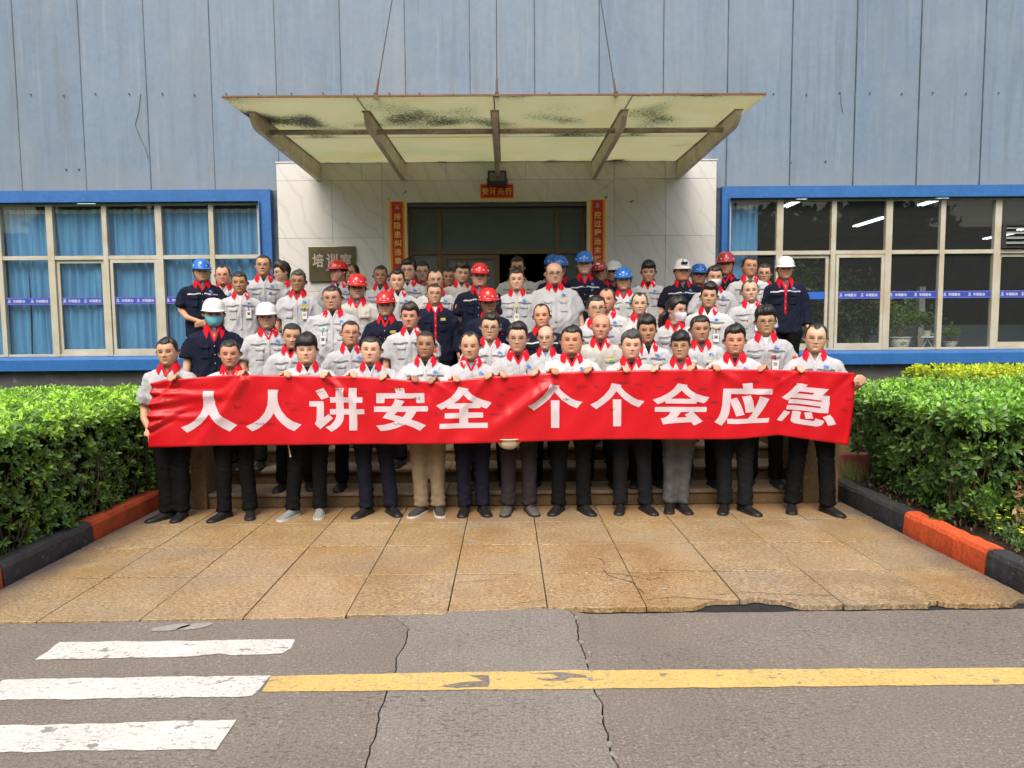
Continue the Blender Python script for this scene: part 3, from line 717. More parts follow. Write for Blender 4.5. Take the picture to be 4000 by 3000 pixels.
for x0, x1, z0, z1 in ((-1.445, -1.39, .87, 3.53), (1.135, 1.19, .87, 3.53), (-1.39, 1.135, 2.84, 2.905), (-1.025, -.955, .87, 2.84), (-1.025, -.955, 2.905, 3.53),
                       (.735, .795, 2.905, 3.53), (.735, .795, .87, 2.84)):
    D_(box('door_frame', x0, x1, y0, y1, z0, z1, M_brz, bevel=.004))
for x0, x1, z0, z1, m in ((-1.39, -1.025, 2.905, 3.53, M_refl), (-.955, .735, 2.905, 3.53, M_refl), (.795, 1.135, 2.905, 3.53, M_refl), (-1.39, -1.025, .87, 2.84, M_refl2),
                          (.795, 1.135, .87, 2.84, M_refl)):
    D_(box('door_pane', x0, x1, y0+.025, y0+.031, z0, z1, m))
for x0, x1, z0, z1 in ((-.95, -.88, .88, 2.83), (-.17, -.10, .88, 2.83), (-.88, -.17, 2.76, 2.83), (-.88, -.17, .88, 1.0)):
    D_(box('door_leaf', x0, x1, y0-.02, y0+.03, z0, z1, M_brz, bevel=.004))
D_(box('leaf_pane', -.88, -.17, y0, y0+.006, 1.0, 2.76, M_refl2))
D_(MB().tube([(-.2, y0-.06, 1.7), (-.2, y0-.06, 2.1)], .014, 8).build('door_handle', M_alu))
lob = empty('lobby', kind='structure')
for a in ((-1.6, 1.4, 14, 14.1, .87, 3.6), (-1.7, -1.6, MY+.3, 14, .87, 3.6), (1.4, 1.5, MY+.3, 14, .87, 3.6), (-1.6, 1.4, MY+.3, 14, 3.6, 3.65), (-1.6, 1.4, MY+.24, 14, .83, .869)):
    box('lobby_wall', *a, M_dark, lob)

# couplets, banner over the door, plaque
M_cr = mat('couplet_red', (.52, .035, .022), .5, .4, noise=.15, nscale=6); M_co = mat('couplet_orange', (.80, .26, .07), .5, noise=.15, nscale=10); M_cy = mat('couplet_yellow', (.85, .60, .05), .5)
M_gold = mat('gold_lettering', (.86, .62, .10), .4)
def couplet(x0, x1, z0, z1, chars, label, logo=True, vertical=True):
    e = empty('couplet', (0, MY, 0), label=label, cat='paper couplet')
    def A(o): o.parent = e; o.matrix_parent_inverse = Matrix.Translation((0, -MY, 0)); return o
    A(box('paper', x0, x1, MY-.019, MY-.015, z0, z1, M_cy))
    w = (x1-x0)
    if vertical:
        A(box('border', x0+.02, x1-.02, MY-.0205, MY-.019, z0, z1-.004, M_co)); A(box('red_field', x0+.05, x1-.05, MY-.022, MY-.0205, z0+.01, z1-.012, M_cr))
        b = MB(); xc = (x0+x1)/2
        for k in range(6):
            t = k*math.pi/3; swirl(b, xc, z1-.08, .022, MY-.0235) if k == 0 else None
        A(b.build('emblem', mat('emblem_pale', (.55, .55, .68), .5)))
        A(sign_text('lettering', chars, xc, z1-.225, 0, -.128, .098, MY-.0235, M_gold, None, .014, .10))
    else:
        A(box('border', x0, x1, MY-.0205, MY-.019, z0+.018, z1-.002, M_co)); A(box('red_field', x0+.012, x1-.012, MY-.022, MY-.0205, z0+.032, z1-.022, M_cr))
        A(sign_text('lettering', chars, x0+.075, (z0+z1)/2+.005, .113, 0, .098, MY-.0235, M_gold, None, .014, .092))
couplet(-1.72, -1.465, 2.0, 3.605, '排隐患纠违章', 'red and gold vertical couplet strip left of the door')
couplet(1.225, 1.48, 2.0, 3.612, '控过程治末端', 'red and gold vertical couplet strip right of the door')
couplet(-.37, .12, 3.617, 3.85, '安环先行', 'small red horizontal banner with gold characters above the door', vertical=False)
M_plq = mat('dark_brass', (.17, .145, .085), .22, .6, noise=.5, nscale=2.2, metal=.35, col2=(.08, .075, .04)); M_plt = mat('plaque_lettering', (.36, .31, .25), .5)  # reflected brown tone painted into the plate's base colour
pq = empty('wall_plaque', (0, MY, 0), label='dark brass room plaque with pale characters on the marble left of the door', cat='plaque')
def A(o): o.parent = pq; o.matrix_parent_inverse = Matrix.Translation((0, -MY, 0)); return o
A(box('plate', -2.905, -2.215, MY-.04, MY-.003, 2.44, 2.955, M_plq, bevel=.006)); A(sign_text('lettering', '培训室', -2.765, 2.75, .205, 0, .20, MY-.0425, M_plt, None, .03, .165))

# flood lamp
fl = empty('flood_lamp', (-.12, MY-.06, 3.9), label='black floodlight mounted under the canopy over the small red banner', cat='floodlight')
mb = MB(); mb.add([(-.135, -.10, -.10), (.135, -.10, -.10), (.135, -.10, .10), (-.135, -.10, .10), (-.11, .03, -.07), (.11, .03, -.07), (.11, .03, .09), (-.11, .03, .09)],
                  [(4, 7, 6, 5), (0, 4, 5, 1), (1, 5, 6, 2), (2, 6, 7, 3), (3, 7, 4, 0)]); mb.build('housing', M_blk, fl)
for a in ((-.135, .135, -.105, -.085, -.10, -.045), (-.135, .135, -.105, -.085, .075, .10), (-.135, -.11, -.105, -.085, -.045, .075), (.11, .135, -.105, -.085, -.045, .075)):
    box('bezel', *a, M_blk, fl)
box('lens', -.11, .11, -.092, -.088, -.045, .075, mat('lamp_lens', (.16, .15, .16), .15, .6), fl)
for s in (-1, 1): box('bracket', s*.145-.004, s*.145+.004, -.02, .06, -.10, .02, M_blk, fl)

# ------------------------------------------------------------------ canopy
M_cg = bpy.data.materials.new('dirty_canopy_glass'); M_cg.use_nodes = True
nt = M_cg.node_tree; L = nt.links; b = nt.nodes['Principled BSDF']; out = nt.nodes['Material Output']
b.inputs['Base Color'].default_value = (.43, .44, .34, 1); b.inputs['Roughness'].default_value = .35
g_ = _n(nt, 'ShaderNodeNewGeometry')
f = noisefac(M_cg, 1.1, .48, .72, mx=.55, stretch=(.6, 1.6, 1)); layer(M_cg, (.40, .37, .20), f)
f = noisefac(M_cg, 1.3, .50, .7, mx=.5); layer(M_cg, (.33, .41, .30), f)
# rust streaks and moss blotches
f = noisefac(M_cg, 1.7, .64, .76, mx=.7, stretch=(.35, 1.3, 1)); layer(M_cg, (.42, .20, .05), f)
sx = _n(nt, 'ShaderNodeSeparateXYZ'); L.new(g_.outputs['Position'], sx.inputs[0])
def edgeband(y0, y1, gain):
    r_ = _n(nt, 'ShaderNodeMapRange'); r_.inputs[1].default_value = y0; r_.inputs[2].default_value = y1; r_.inputs[3].default_value = gain; r_.inputs[4].default_value = 0
    L.new(sx.outputs[1], r_.inputs[0]); return r_.outputs[0]
def moss(y0, y1, gain, lo, hi, seedscale):
    e = edgeband(y0, y1, gain)
    n1 = _n(nt, 'ShaderNodeTexNoise'); n1.inputs['Scale'].default_value = seedscale; n1.inputs['Detail'].default_value = 1; L.new(g_.outputs['Position'], n1.inputs['Vector'])
    n2 = _n(nt, 'ShaderNodeTexNoise'); n2.inputs['Scale'].default_value = 40; n2.inputs['Detail'].default_value = 3; L.new(g_.outputs['Position'], n2.inputs['Vector'])
    a1 = _n(nt, 'ShaderNodeMath', operation='MULTIPLY'); L.new(n1.outputs['Fac'], a1.inputs[0]); L.new(e, a1.inputs[1])
    a2 = _n(nt, 'ShaderNodeMath', operation='MULTIPLY_ADD'); L.new(n2.outputs['Fac'], a2.inputs[0]); a2.inputs[1].default_value = .55; L.new(a1.outputs[0], a2.inputs[2])
    r_ = _n(nt, 'ShaderNodeMapRange'); r_.inputs[1].default_value = lo; r_.inputs[2].default_value = hi; r_.inputs[4].default_value = .92; L.new(a2.outputs[0], r_.inputs[0])
    layer(M_cg, (.035, .037, .025), r_.outputs[0])
moss(7.08, 7.4, 1.0, .87, .98, 1.7); moss(8.70, 9.0, .9, .82, .95, 1.3); moss(10.15, 9.8, 1.0, .74, .88, 4)
tr_ = _n(nt, 'ShaderNodeBsdfTranslucent'); mt = _n(nt, 'ShaderNodeMix', data_type='RGBA', blend_type='MULTIPLY'); mt.inputs[0].default_value = 1; mt.inputs[7].default_value = (1.72, 1.66, 1.62, 1)
L.new(b.inputs['Base Color'].links[0].from_socket, mt.inputs[6]); L.new(mt.outputs[2], tr_.inputs[0])
mx = _n(nt, 'ShaderNodeMixShader'); mx.inputs[0].default_value = .6
L.new(b.outputs[0], mx.inputs[1]); L.new(tr_.outputs[0], mx.inputs[2]); L.new(mx.outputs[0], out.inputs[0])
M_steel = mat('canopy_steel', (.62, .56, .48), .55, .4, noise=.3, nscale=3, col2=(.34, .28, .22), bump=.002, bscale=30)
f = noisefac(M_steel, 14, .60, .68, mx=.8); layer(M_steel, (.06, .045, .035), f)
M_web = mat('canopy_web_paint', (.76, .71, .60), .55, .4, noise=.2, nscale=3, col2=(.52, .47, .36))
f = noisefac(M_web, 16, .63, .70, mx=.8); layer(M_web, (.08, .06, .04), f)
M_sil = mat('black_sealant', (.015, .015, .015), .6)
can = empty('canopy', (0, MY, 4.1), label='dirty greenish glass canopy on five steel arms over the entrance', cat='canopy')
def A(o): o.parent = can; o.matrix_parent_inverse = Matrix.Translation((0, -MY, -4.1)); return o
CX0, CX1, CYF, CYJ = -2.86, 2.66, 7.08, 8.70
def cz(y): return 4.06+(y-7.08)*(4.165-4.06)/(10.15-7.08)
AX = [-2.735, -1.50, -.11, 1.30, 2.545]; PX = [CX0, -1.50, -.11, 1.30, CX1]
for (ya, yb) in ((CYF, CYJ-.006), (CYJ+.006, MY-.004)):
    for k in range(4):
        xa, xb = PX[k]+.005, PX[k+1]-.005
        V = [(x, y, cz(y)+d+.006*math.sin((x+1)*1.3)) for d in (0, .012) for x, y in ((xa, ya), (xb, ya), (xb, yb), (xa, yb))]
        A(mk('glass_panel', V, [(3, 2, 1, 0), (4, 5, 6, 7), (0, 1, 5, 4), (1, 2, 6, 5), (2, 3, 7, 6), (3, 0, 4, 7)], M_cg))
mb = MB()
for x in PX[1:4]: mb.add([(x-.005, CYF, cz(CYF)-.002), (x+.005, CYF, cz(CYF)-.002), (x+.005, MY, cz(MY)-.002), (x-.005, MY, cz(MY)-.002)], [(0, 1, 2, 3)])
mb.add([(CX0, CYJ-.006, cz(CYJ)-.003), (CX1, CYJ-.006, cz(CYJ)-.003), (CX1, CYJ+.006, cz(CYJ)-.003), (CX0, CYJ+.006, cz(CYJ)-.003)], [(0, 1, 2, 3)])
A(mb.build('joint_seal', M_sil))
A(box('edge_strip', CX0, CX1, CYF-.012, CYF-.001, cz(CYF)-.002, cz(CYF)+.016, mat('rusty_edge', (.22, .10, .05), .7, noise=.4, nscale=9)))
for x in AX:
    yf = 7.56
    # tapered web plate plus bottom and top flange
    n = 8; top = []; bot = []
    for k in range(n+1):
        y = yf+(MY-yf)*k/n; zt = cz(y)-.012; h = .15+(.235-.15)*k/n
        if k == 0: h = .02
        elif k == 1: h = .12+.03
        top.append((y, zt)); bot.append((y, zt-h))
    P = [(yf, cz(yf)-.012), (yf, cz(yf)-.07), (yf+.06, cz(yf)-.13), (yf+.16, cz(yf)-.16)]+[(MY, cz(MY)-.25), (MY, cz(MY)-.012)]
    V = [(x-.03, y, z) for y, z in P]+[(x+.03, y, z) for y, z in P]; q = len(P)
    F = [tuple(range(q))[::-1], tuple(range(q, 2*q))]+[(i, (i+1) % q, (i+1) % q+q, i+q) for i in range(q)]
    A(mk('arm', V, F, M_web)); 
    V = [(x+s, y, cz(y)-d) for d in (.003, .013) for s, y in ((-.048, yf-.02), (.048, yf-.02), (.048, MY), (-.048, MY))]
    A(mk('top_flange', V, [(0, 1, 2, 3), (7, 6, 5, 4), (0, 4, 5, 1), (1, 5, 6, 2), (2, 6, 7, 3), (3, 7, 4, 0)], M_steel))
for a, b2 in zip(AX, AX[1:]):
    A(MB().tube([(a+.031, 8.02, 3.985), (b2-.031, 8.02, 3.985)], .030, 14).build('cross_tube', M_steel, smooth=True))
# three stay cables up to the wall
M_cab = mat('stay_cable', (.07, .065, .06), .6, metal=.4)
for x, xw, l in ((-1.31, -1.31, 'left steel stay cable from the canopy edge up the wall'), (-.08, -.1, 'middle steel stay cable rising straight up from the canopy edge'), (1.135, 1.135, 'right steel stay cable from the canopy edge up the wall')):
    e = empty('stay_cable', (x, 7.1, cz(7.1)), label=l, cat='cable', group='canopy stay cables')
    P = [(0, .02, .02), (xw-x, WY-7.1, 8.3-cz(7.1))]
    MB().tube(P, .0065, 6).build('cable', M_cab, e)
    MB().tube([(0, .02, .015), ((xw-x)*.05, .18, .24)], [.014, .011], 8).build('turnbuckle', mat('rusty_iron', (.10, .05, .035), .7), e)
    box('eye_plate', -.02, .02, 0, .04, .013, .05, M_cab, e)
# ------------------------------------------------------------------ hedges and plants
def leafmat(name, c, rough=.38, trans=.25):
    m = mat(name, c, rough, .5, tint='tint', speck=(.85, 1.1), speck_scale=40)
    nt = m.node_tree; b = nt.nodes['Principled BSDF']; out = nt.nodes['Material Output']
    t = _n(nt, 'ShaderNodeBsdfTranslucent'); s = b.inputs['Base Color'].links[0].from_socket
    nt.links.new(s, t.inputs[0]); mx = _n(nt, 'ShaderNodeMixShader'); mx.inputs[0].default_value = trans
    nt.links.new(b.outputs[0], mx.inputs[1]); nt.links.new(t.outputs[0], mx.inputs[2]); nt.links.new(mx.outputs[0], out.inputs[0])
    return m
def leaves(name, P, N, n_leaf, size, m, parent, tints, rs, wid=.42, spread=(.25, 1.0), kind=None):
    """P,N cluster points and directions -> one mesh of folded leaves; tints = function(P)->(k,3)"""
    P = np.asarray(P); N = np.asarray(N); k = len(P); N = N/np.linalg.norm(N, axis=1)[:, None]
    h = np.where(np.abs(N[:, 2:3]) < .9, np.array([[0, 0, 1.0]]), np.array([[1.0, 0, 0]]))
    A = np.cross(N, h); A /= np.linalg.norm(A, axis=1)[:, None]; B = np.cross(N, A)
    ph0 = rs.rand(k)*6.28; T = tints(P)
    VV = []; CC_ = []
    for j in range(n_leaf):
        ph = ph0+j*2.4+rs.rand(k)*.5; el = spread[0]+(spread[1]-spread[0])*rs.rand(k)
        if j == n_leaf-1: el = el*0+1.3
        L = size*(.65+.6*rs.rand(k)); w = L*wid
        r = A*np.cos(ph)[:, None]+B*np.sin(ph)[:, None]; s = -A*np.sin(ph)[:, None]+B*np.cos(ph)[:, None]
        d = r*np.cos(el)[:, None]+N*np.sin(el)[:, None]; up = np.cross(s, d); up *= -np.sign((up*N).sum(1))[:, None]*-1
        b0 = P+N*(j*.002)
        Lc = L[:, None]; wc = w[:, None]
        v0 = b0; v1 = b0+d*Lc*.60+s*wc*.5+up*wc*.18; v2 = b0+d*Lc*.60-s*wc*.5+up*wc*.18; v3 = b0+d*Lc-up*Lc*.10; v4 = b0+d*Lc*.55
        VV.append(np.stack([v0, v1, v2, v3, v4], 1)); br = (.75+.5*rs.rand(k))[:, None]
        CC_.append(T*br)
    V = np.concatenate(VV).reshape(-1, 3); nl = len(V)//5; C = np.concatenate(CC_)
    base = np.arange(nl)[:, None]*5
    F = np.concatenate([base+np.array([[0, 1, 4]]), base+np.array([[0, 4, 2]]), base+np.array([[1, 3, 4]]), base+np.array([[4, 3, 2]])], 1).reshape(-1, 3)
    me = npmesh(name, V, F, m)
    ca = me.attributes.new('tint', 'FLOAT_COLOR', 'POINT'); c4 = np.ones((len(V), 4), np.float32); c4[:, :3] = np.repeat(C, 5, 0)
    ca.data.foreach_set('color', c4.ravel())
    o = lk(name, me, parent)
    if kind: o['kind'] = kind
    return o
def npmesh(name, V, F, m=None, smooth=False):
    """V (n,3), F (k,3|4) arrays"""
    me = bpy.data.meshes.new(name); V = np.asarray(V, np.float32); F = np.asarray(F, np.int32); k = F.shape[1]
    me.vertices.add(len(V)); me.vertices.foreach_set('co', V.ravel())
    me.loops.add(F.size); me.loops.foreach_set('vertex_index', F.ravel())
    me.polygons.add(len(F)); me.polygons.foreach_set('loop_start', np.arange(0, F.size, k, dtype=np.int32))
    me.polygons.foreach_set('loop_total', np.full(len(F), k, np.int32))
    me.update(calc_edges=True); me.validate()
    if m is not None: me.materials.append(m)
    if smooth: me.shade_smooth()
    return me
def lump(P, a, f, s):
    return a*(np.sin(P[:, 0]*f+s)*np.sin(P[:, 1]*f*1.13+s*2)+.6*np.sin(P[:, 0]*f*2.3+P[:, 2]*f*1.9+s*3)*np.sin(P[:, 1]*f*2.1+s)+.5*np.sin(P[:, 2]*f*2.7+P[:, 1]*f*1.6))
M_leafL = leafmat('hedge_leaf_left', (.115, .225, .045)); M_leafR = leafmat('hedge_leaf_right', (.09, .185, .042)); M_leafY = leafmat('yellow_green_leaf', (.27, .36, .03), .45, .35)
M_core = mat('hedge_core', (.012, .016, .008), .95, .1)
M_twig = mat('twig', (.09, .06, .035), .9)
def hedge(label, xin, xout, ya, yb, h, mleaf, seed, sgn, base_in=.0, size=.045, front=True, zb=.14, dens=1.0, bright=(2.2, 1.9, 1.1), drop=None):
    """box hedge; xin(y,z) is the face towards the path, sgn=+1 if the path lies at +X of it"""
    rs = np.random.RandomState(seed); e = empty('hedge', ((xin+xout)/2, (ya+yb)/2, 0), label=label, cat='hedge')
    loc = np.array([(xin+xout)/2, (ya+yb)/2, 0])
    P = []; N = []
    def face(n, fn):
        for layer_ in (0, 1):
            n = int(n*(1 if layer_ == 0 else .55))
            u, v = rs.rand(n), rs.rand(n); p, nn = fn(u, v)
            p = p-nn*(layer_*.07+rs.rand(n)[:, None]*.05); P.append(p); N.append(nn+rs.randn(n, 3)*.35)
    Ly, Lx = yb-ya, abs(xout-xin)
    def inner(u, v):
        y = ya+u*Ly; z = zb+v*(h-zb); x = xin-sgn*base_in*(1-v)**1.2; rr = np.clip((v-.86)/.14, 0, 1)
        x = x-sgn*.10*rr**2
        return np.stack([x, y, z], 1), np.stack([sgn*(1-.6*rr), 0*y-.15, .25+.7*rr], 1)
    def top(u, v):
        y = ya+u*Ly; x = xin-sgn*v*Lx
        e1 = np.exp(-(v*Lx/.12)); e2 = np.exp(-((y-ya)/.12)) if front else 0*y
        return np.stack([x, y, h-.05*e1-.05*e2], 1), np.stack([sgn*.6*e1, -.6*e2-.1, 1+0*y], 1)
    def frontf(u, v):
        x = xin-sgn*v*Lx*0-sgn*u*Lx; z = zb+v*(h-zb)
        return np.stack([x, ya+0*u+.25*(1-v)*(base_in > 0), z], 1), np.stack([0*x, -1+0*x, .3+0*x], 1)
    face(int(Ly*h*430*dens), inner); face(int(Ly*Lx*310*dens), top)
    if front: face(int(Lx*h*430*dens), frontf)
    P = np.concatenate(P); N = np.concatenate(N)
    P = P+N/np.linalg.norm(N, axis=1)[:, None]*lump(P, .028, 5.2, seed)[:, None]
    sd_ = P[:, 2] < h-.16
    keep = ~sd_ | (lump(P, 1, 7.0, seed+3)+lump(P, .8, 15.0, seed+5)+.9*rs.randn(len(P)) > -.35)
    if drop is not None: keep &= ~drop(P)
    P, N = P[keep], N[keep]
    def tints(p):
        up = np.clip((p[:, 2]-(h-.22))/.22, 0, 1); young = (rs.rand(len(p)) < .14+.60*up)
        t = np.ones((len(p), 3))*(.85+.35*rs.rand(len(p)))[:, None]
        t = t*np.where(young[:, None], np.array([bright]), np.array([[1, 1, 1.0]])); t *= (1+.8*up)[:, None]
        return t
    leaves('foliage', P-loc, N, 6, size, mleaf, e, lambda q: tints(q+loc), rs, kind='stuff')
    x0, x1 = sorted((xin-sgn*(.13+base_in), xout))
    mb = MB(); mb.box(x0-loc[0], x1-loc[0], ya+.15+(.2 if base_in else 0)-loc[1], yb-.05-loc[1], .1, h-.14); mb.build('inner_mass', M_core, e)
    tw = MB()
    for k in range(60):
        y = rs.uniform(ya+.1, yb)-loc[1]; x = xin-sgn*(base_in+rs.uniform(.02, .14))-loc[0]; q = rs.uniform(-.08, .08, 4)
        tw.tube([(x, y, .09), (x+q[0], y+q[1], .35), (x+q[2]+sgn*.05, y+q[3], .7)], [.007, .005, .003], 4)
    if front:
        for k in range(30):
            x = rs.uniform(min(xin, xout), max(xin, xout))-loc[0]; y = ya+.1+.2*(base_in > 0)-loc[1]; q = rs.uniform(-.08, .08, 4)
            tw.tube([(x, y, .09), (x+q[0], y+q[1], .35), (x+q[2], y+q[3]-.05, .7)], [.007, .005, .003], 4)
    tw.build('stems', M_twig, e)['kind'] = 'stuff'
    return e
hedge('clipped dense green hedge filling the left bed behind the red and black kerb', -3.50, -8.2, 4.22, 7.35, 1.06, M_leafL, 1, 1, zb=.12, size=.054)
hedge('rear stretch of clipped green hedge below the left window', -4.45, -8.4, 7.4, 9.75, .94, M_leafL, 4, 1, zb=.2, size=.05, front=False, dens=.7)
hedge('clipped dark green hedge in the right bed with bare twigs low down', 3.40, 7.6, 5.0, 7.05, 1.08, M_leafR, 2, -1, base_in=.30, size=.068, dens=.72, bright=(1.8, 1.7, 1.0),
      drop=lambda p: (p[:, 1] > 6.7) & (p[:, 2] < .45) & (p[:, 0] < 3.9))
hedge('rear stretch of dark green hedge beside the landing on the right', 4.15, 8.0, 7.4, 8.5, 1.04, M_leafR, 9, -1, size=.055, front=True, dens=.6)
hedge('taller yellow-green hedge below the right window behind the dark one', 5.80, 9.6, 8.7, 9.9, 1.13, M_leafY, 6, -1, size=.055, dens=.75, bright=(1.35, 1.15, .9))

# weeds with yellow flowers, litter and grass
rs = np.random.RandomState(5)
n = 1500; P = np.stack([3.5+1.5*rs.rand(n), 4.12+1.25*rs.rand(n), .10+.09*rs.rand(n)], 1)
P = P[(P[:, 0] > 3.55+.35*np.clip(P[:, 1]-4.6, 0, 1))]; N = rs.randn(len(P), 3)*.5+np.array([0, -.3, 1])
gc = empty('ground_cover', (4.4, 4.4, 0), kind='structure')
leaves('weeds', P-np.array([4.4, 4.4, 0]), N, 6, .045, leafmat('weed_leaf', (.09, .18, .04)), gc, lambda p: np.ones((len(p), 3))*(.7+.7*rs.rand(len(p)))[:, None], rs, wid=.28, kind='stuff')
fb = MB()
for k in range(60):
    x, y = 3.58+.75*rs.rand(), 4.35+.85*rs.rand(); z = .21+.06*rs.rand()
    for q in range(5):
        a = q*1.257; c = np.array([x-4.4, y-4.4, z]); r1 = .013
        fb.add([c, c+np.array([r1*math.cos(a-.5), r1*math.sin(a-.5), .003]), c+np.array([r1*1.5*math.cos(a), r1*1.5*math.sin(a), .005]), c+np.array([r1*math.cos(a+.5), r1*math.sin(a+.5), .003])], [(0, 1, 2, 3)])
o = fb.build('yellow_flowers', mat('yellow_petal', (.85, .70, .03), .5), gc); o['kind'] = 'stuff'
def litter(name, x0, x1, y0, y1, n, z, cols, parent, seed):
    rs = np.random.RandomState(seed); P = np.stack([rs.uniform(x0, x1, n), rs.uniform(y0, y1, n), np.full(n, z)+rs.rand(n)*.012], 1)
    N = rs.randn(n, 3)*.45+np.array([0, 0, 1]); cc = np.array(cols)
    leaves(name, P, N, 1, .045, leafmat(name+'_mat', (1, 1, 1), .8, .1), parent, lambda p: cc[rs.randint(0, len(cc), len(p))], rs, wid=.4, spread=(0, .3), kind='stuff')
for o_ in (0,):
    litter('leaf_litter', 3.50, 4.3, 4.5, 7.1, 420, .105, [(.20, .12, .06), (.12, .07, .035), (.30, .21, .10)], None, 3)
    litter('leaf_litter', -4.3, -3.56, 4.15, 6.6, 380, .105, [(.16, .09, .04), (.10, .06, .03), (.26, .17, .08)], None, 4)
# dead brown spray hanging in the right hedge
db = empty('dead_branch', (3.93, 5.12, .5), label='dried brown leaf spray low in the front corner of the right hedge', cat='branch')
P = np.stack([rs.uniform(-.06, .06, 26), rs.uniform(-.05, .02, 26), rs.uniform(-.32, .05, 26)], 1)
leaves('dry_leaves', P, rs.randn(26, 3)*.6+np.array([0, -1, 0]), 2, .06, leafmat('dry_leaf', (.42, .26, .12), .7, .15), db, lambda p: np.ones((len(p), 3))*(.6+.6*rs.rand(len(p)))[:, None], rs, wid=.5, kind='stuff')
MB().tube([(0, 0, .1), (.02, -.01, -.1), (0, -.01, -.32)], .004, 5).build('twig', M_twig, db)
# small plant sprigs and grass left of the steps' right cheek
gr = MB()
for k in range(160):
    x, y = rs.uniform(3.22, 3.75), rs.uniform(6.9, 7.12); a = rs.rand()*6.28; l = rs.uniform(.08, .22)
    p = np.array([x, y, .1]); q = p+np.array([.5*l*math.cos(a), .3*l*math.sin(a), l]); t = q+np.array([.5*l*math.cos(a), .3*l*math.sin(a), -.2*l])
    gr.add([p-[.003, 0, 0], p+[.003, 0, 0], q+[.002, 0, 0], q-[.002, 0, 0], t], [(0, 1, 2, 3), (3, 2, 4)])
tag(gr.build('grass', mat('grass_blade', (.14, .20, .06), .7)), kind='stuff')

# plants standing indoors behind the right window
M_in = leafmat('indoor_leaf', (.16, .26, .05)); M_in2 = leafmat('dark_indoor_leaf', (.045, .09, .03)); M_pot = mat('white_glazed_pot', (.72, .72, .68), .25, .5)
M_potp = mat('pot_leaf_print', (.2, .3, .15), .4)
def potplant(x, y, z, r, hp, hc, wc, label, m, seed, nst=7, size=.045, dens=130, pot=True, potmat=None, wide=.5):
    rs = np.random.RandomState(seed); e = empty('potted_plant', (x, y, z), label=label, cat='potted plant')
    if pot:
        MB().lathe([(0, 0), (r*.68, 0), (r*.74, .01), (r*.95, hp*.6), (r, hp*.93), (r*1.12, hp*.94), (r*1.12, hp), (r*.95, hp), (r*.92, hp*.9), (0, hp*.9)], 24).build('pot', potmat or M_pot, e, smooth=False)
    tw = MB(); P = []
    for k in range(nst):
        a = rs.rand()*6.28; rr = wc*(.3+.7*rs.rand()); tip = np.array([rr*math.cos(a), rr*math.sin(a)*.6, hp+hc*(.45+.55*rs.rand())]); mid = tip*.5+np.array([0, 0, hp*.45])
        tw.tube([(0, 0, hp*.85), mid, tip], [.008, .006, .003], 5)
        P.append(tip+rs.randn(dens//nst, 3)*np.array([wc*.28, wc*.2, hc*.13])); P.append(mid+(tip-mid)*rs.rand(dens//nst//2, 1)+rs.randn(dens//nst//2, 3)*wc*.12)
    tw.build('stem', M_twig, e); P = np.concatenate(P)
    leaves('foliage', P, rs.randn(len(P), 3)+np.array([0, -.5, .6]), 4, size, m, e, lambda p: np.ones((len(p), 3))*(.6+.9*rs.rand(len(p)))[:, None], rs, wid=wide, kind='stuff')
    return e
sz = 1.362
p1 = potplant(6.33, WY+.5, sz, .155, .19, .62, .30, 'bushy potted shrub in a white glazed pot with leaf print on the window shelf', M_in, 1, 9, .038, 420)
MB().add([(-.02+.055*math.cos(a)*q, -.147-.0*q, .10+.035*math.sin(a)*q) for a, q in ((0, 1), (.7, .6), (1.5, 1), (2.3, .6), (3.1, 1), (4, .6), (4.7, 1), (5.5, .6))], [tuple(range(8))]).build('leaf_print', M_potp, p1)
st = empty('plant_stand', (6.78, WY+.5, sz), label='small white curled wire plant stand on the window shelf', cat='plant stand')
for s in (-1, 1):
    MB().tube([(s*.09, 0, 0), (s*.03, 0, .10), (0, 0, .17)], .006, 6).build('leg', M_pot, st)
MB().tube([(.02+.045*math.cos(t)+.05, 0, .19+.045*math.sin(t)) for t in np.linspace(.4, 6.0, 14)], .006, 6).build('scroll', M_pot, st)
box('shelf', -.14, .10, -.06, .06, .175, .20, M_pot, st)
potplant(6.76, WY+.5, sz+.2, .06, .09, .30, .22, 'small potted shrub in a white cup on the wire stand', M_in, 2, 6, .034, 180)
potplant(7.15, WY+.5, sz+.02, .10, .09, .26, .16, 'low potted succulent in a short white bowl near the right mullion', M_in, 3, 6, .034, 130)
potplant(4.62, WY+.75, .88, .2, .3, 1.35, .45, 'dark leafy indoor plant behind the sliding sash beside the white-helmeted man', M_in2, 4, 12, .10, 520, wide=.38)
potplant(5.40, WY+.8, .88, .2, .3, 1.25, .42, 'large dark broad-leafed indoor plant behind the third right pane', M_in2, 5, 12, .13, 460, wide=.34)
potplant(5.98, WY+.95, .88, .2, .3, 1.1, .25, 'thin dark indoor plant half hidden by the second mullion', M_in2, 6, 7, .08, 160, wide=.34)
potplant(4.55, WY+.35, sz, .09, .13, .28, .14, 'pale variegated small plant low behind the second right pane', M_in, 7, 6, .045, 130, potmat=mat('pink_pot', (.4, .2, .17), .5))
fl_ = empty('red_flower', (4.38, WY+.55, 1.9), label='small red flower heads showing among the dark indoor leaves', cat='flowers')
for k, (dx, dz) in enumerate(((-.05, .0), (.22, .24))):
    P = rs.randn(16, 3)*.016+np.array([dx, 0, dz]); leaves('flower_head', P, rs.randn(16, 3)+np.array([0, -1, 0]), 3, .03, leafmat('red_petal%d' % k, (.7, .06, .05)), fl_, lambda p: np.ones((len(p), 3)), rs, wid=.8, kind='stuff')

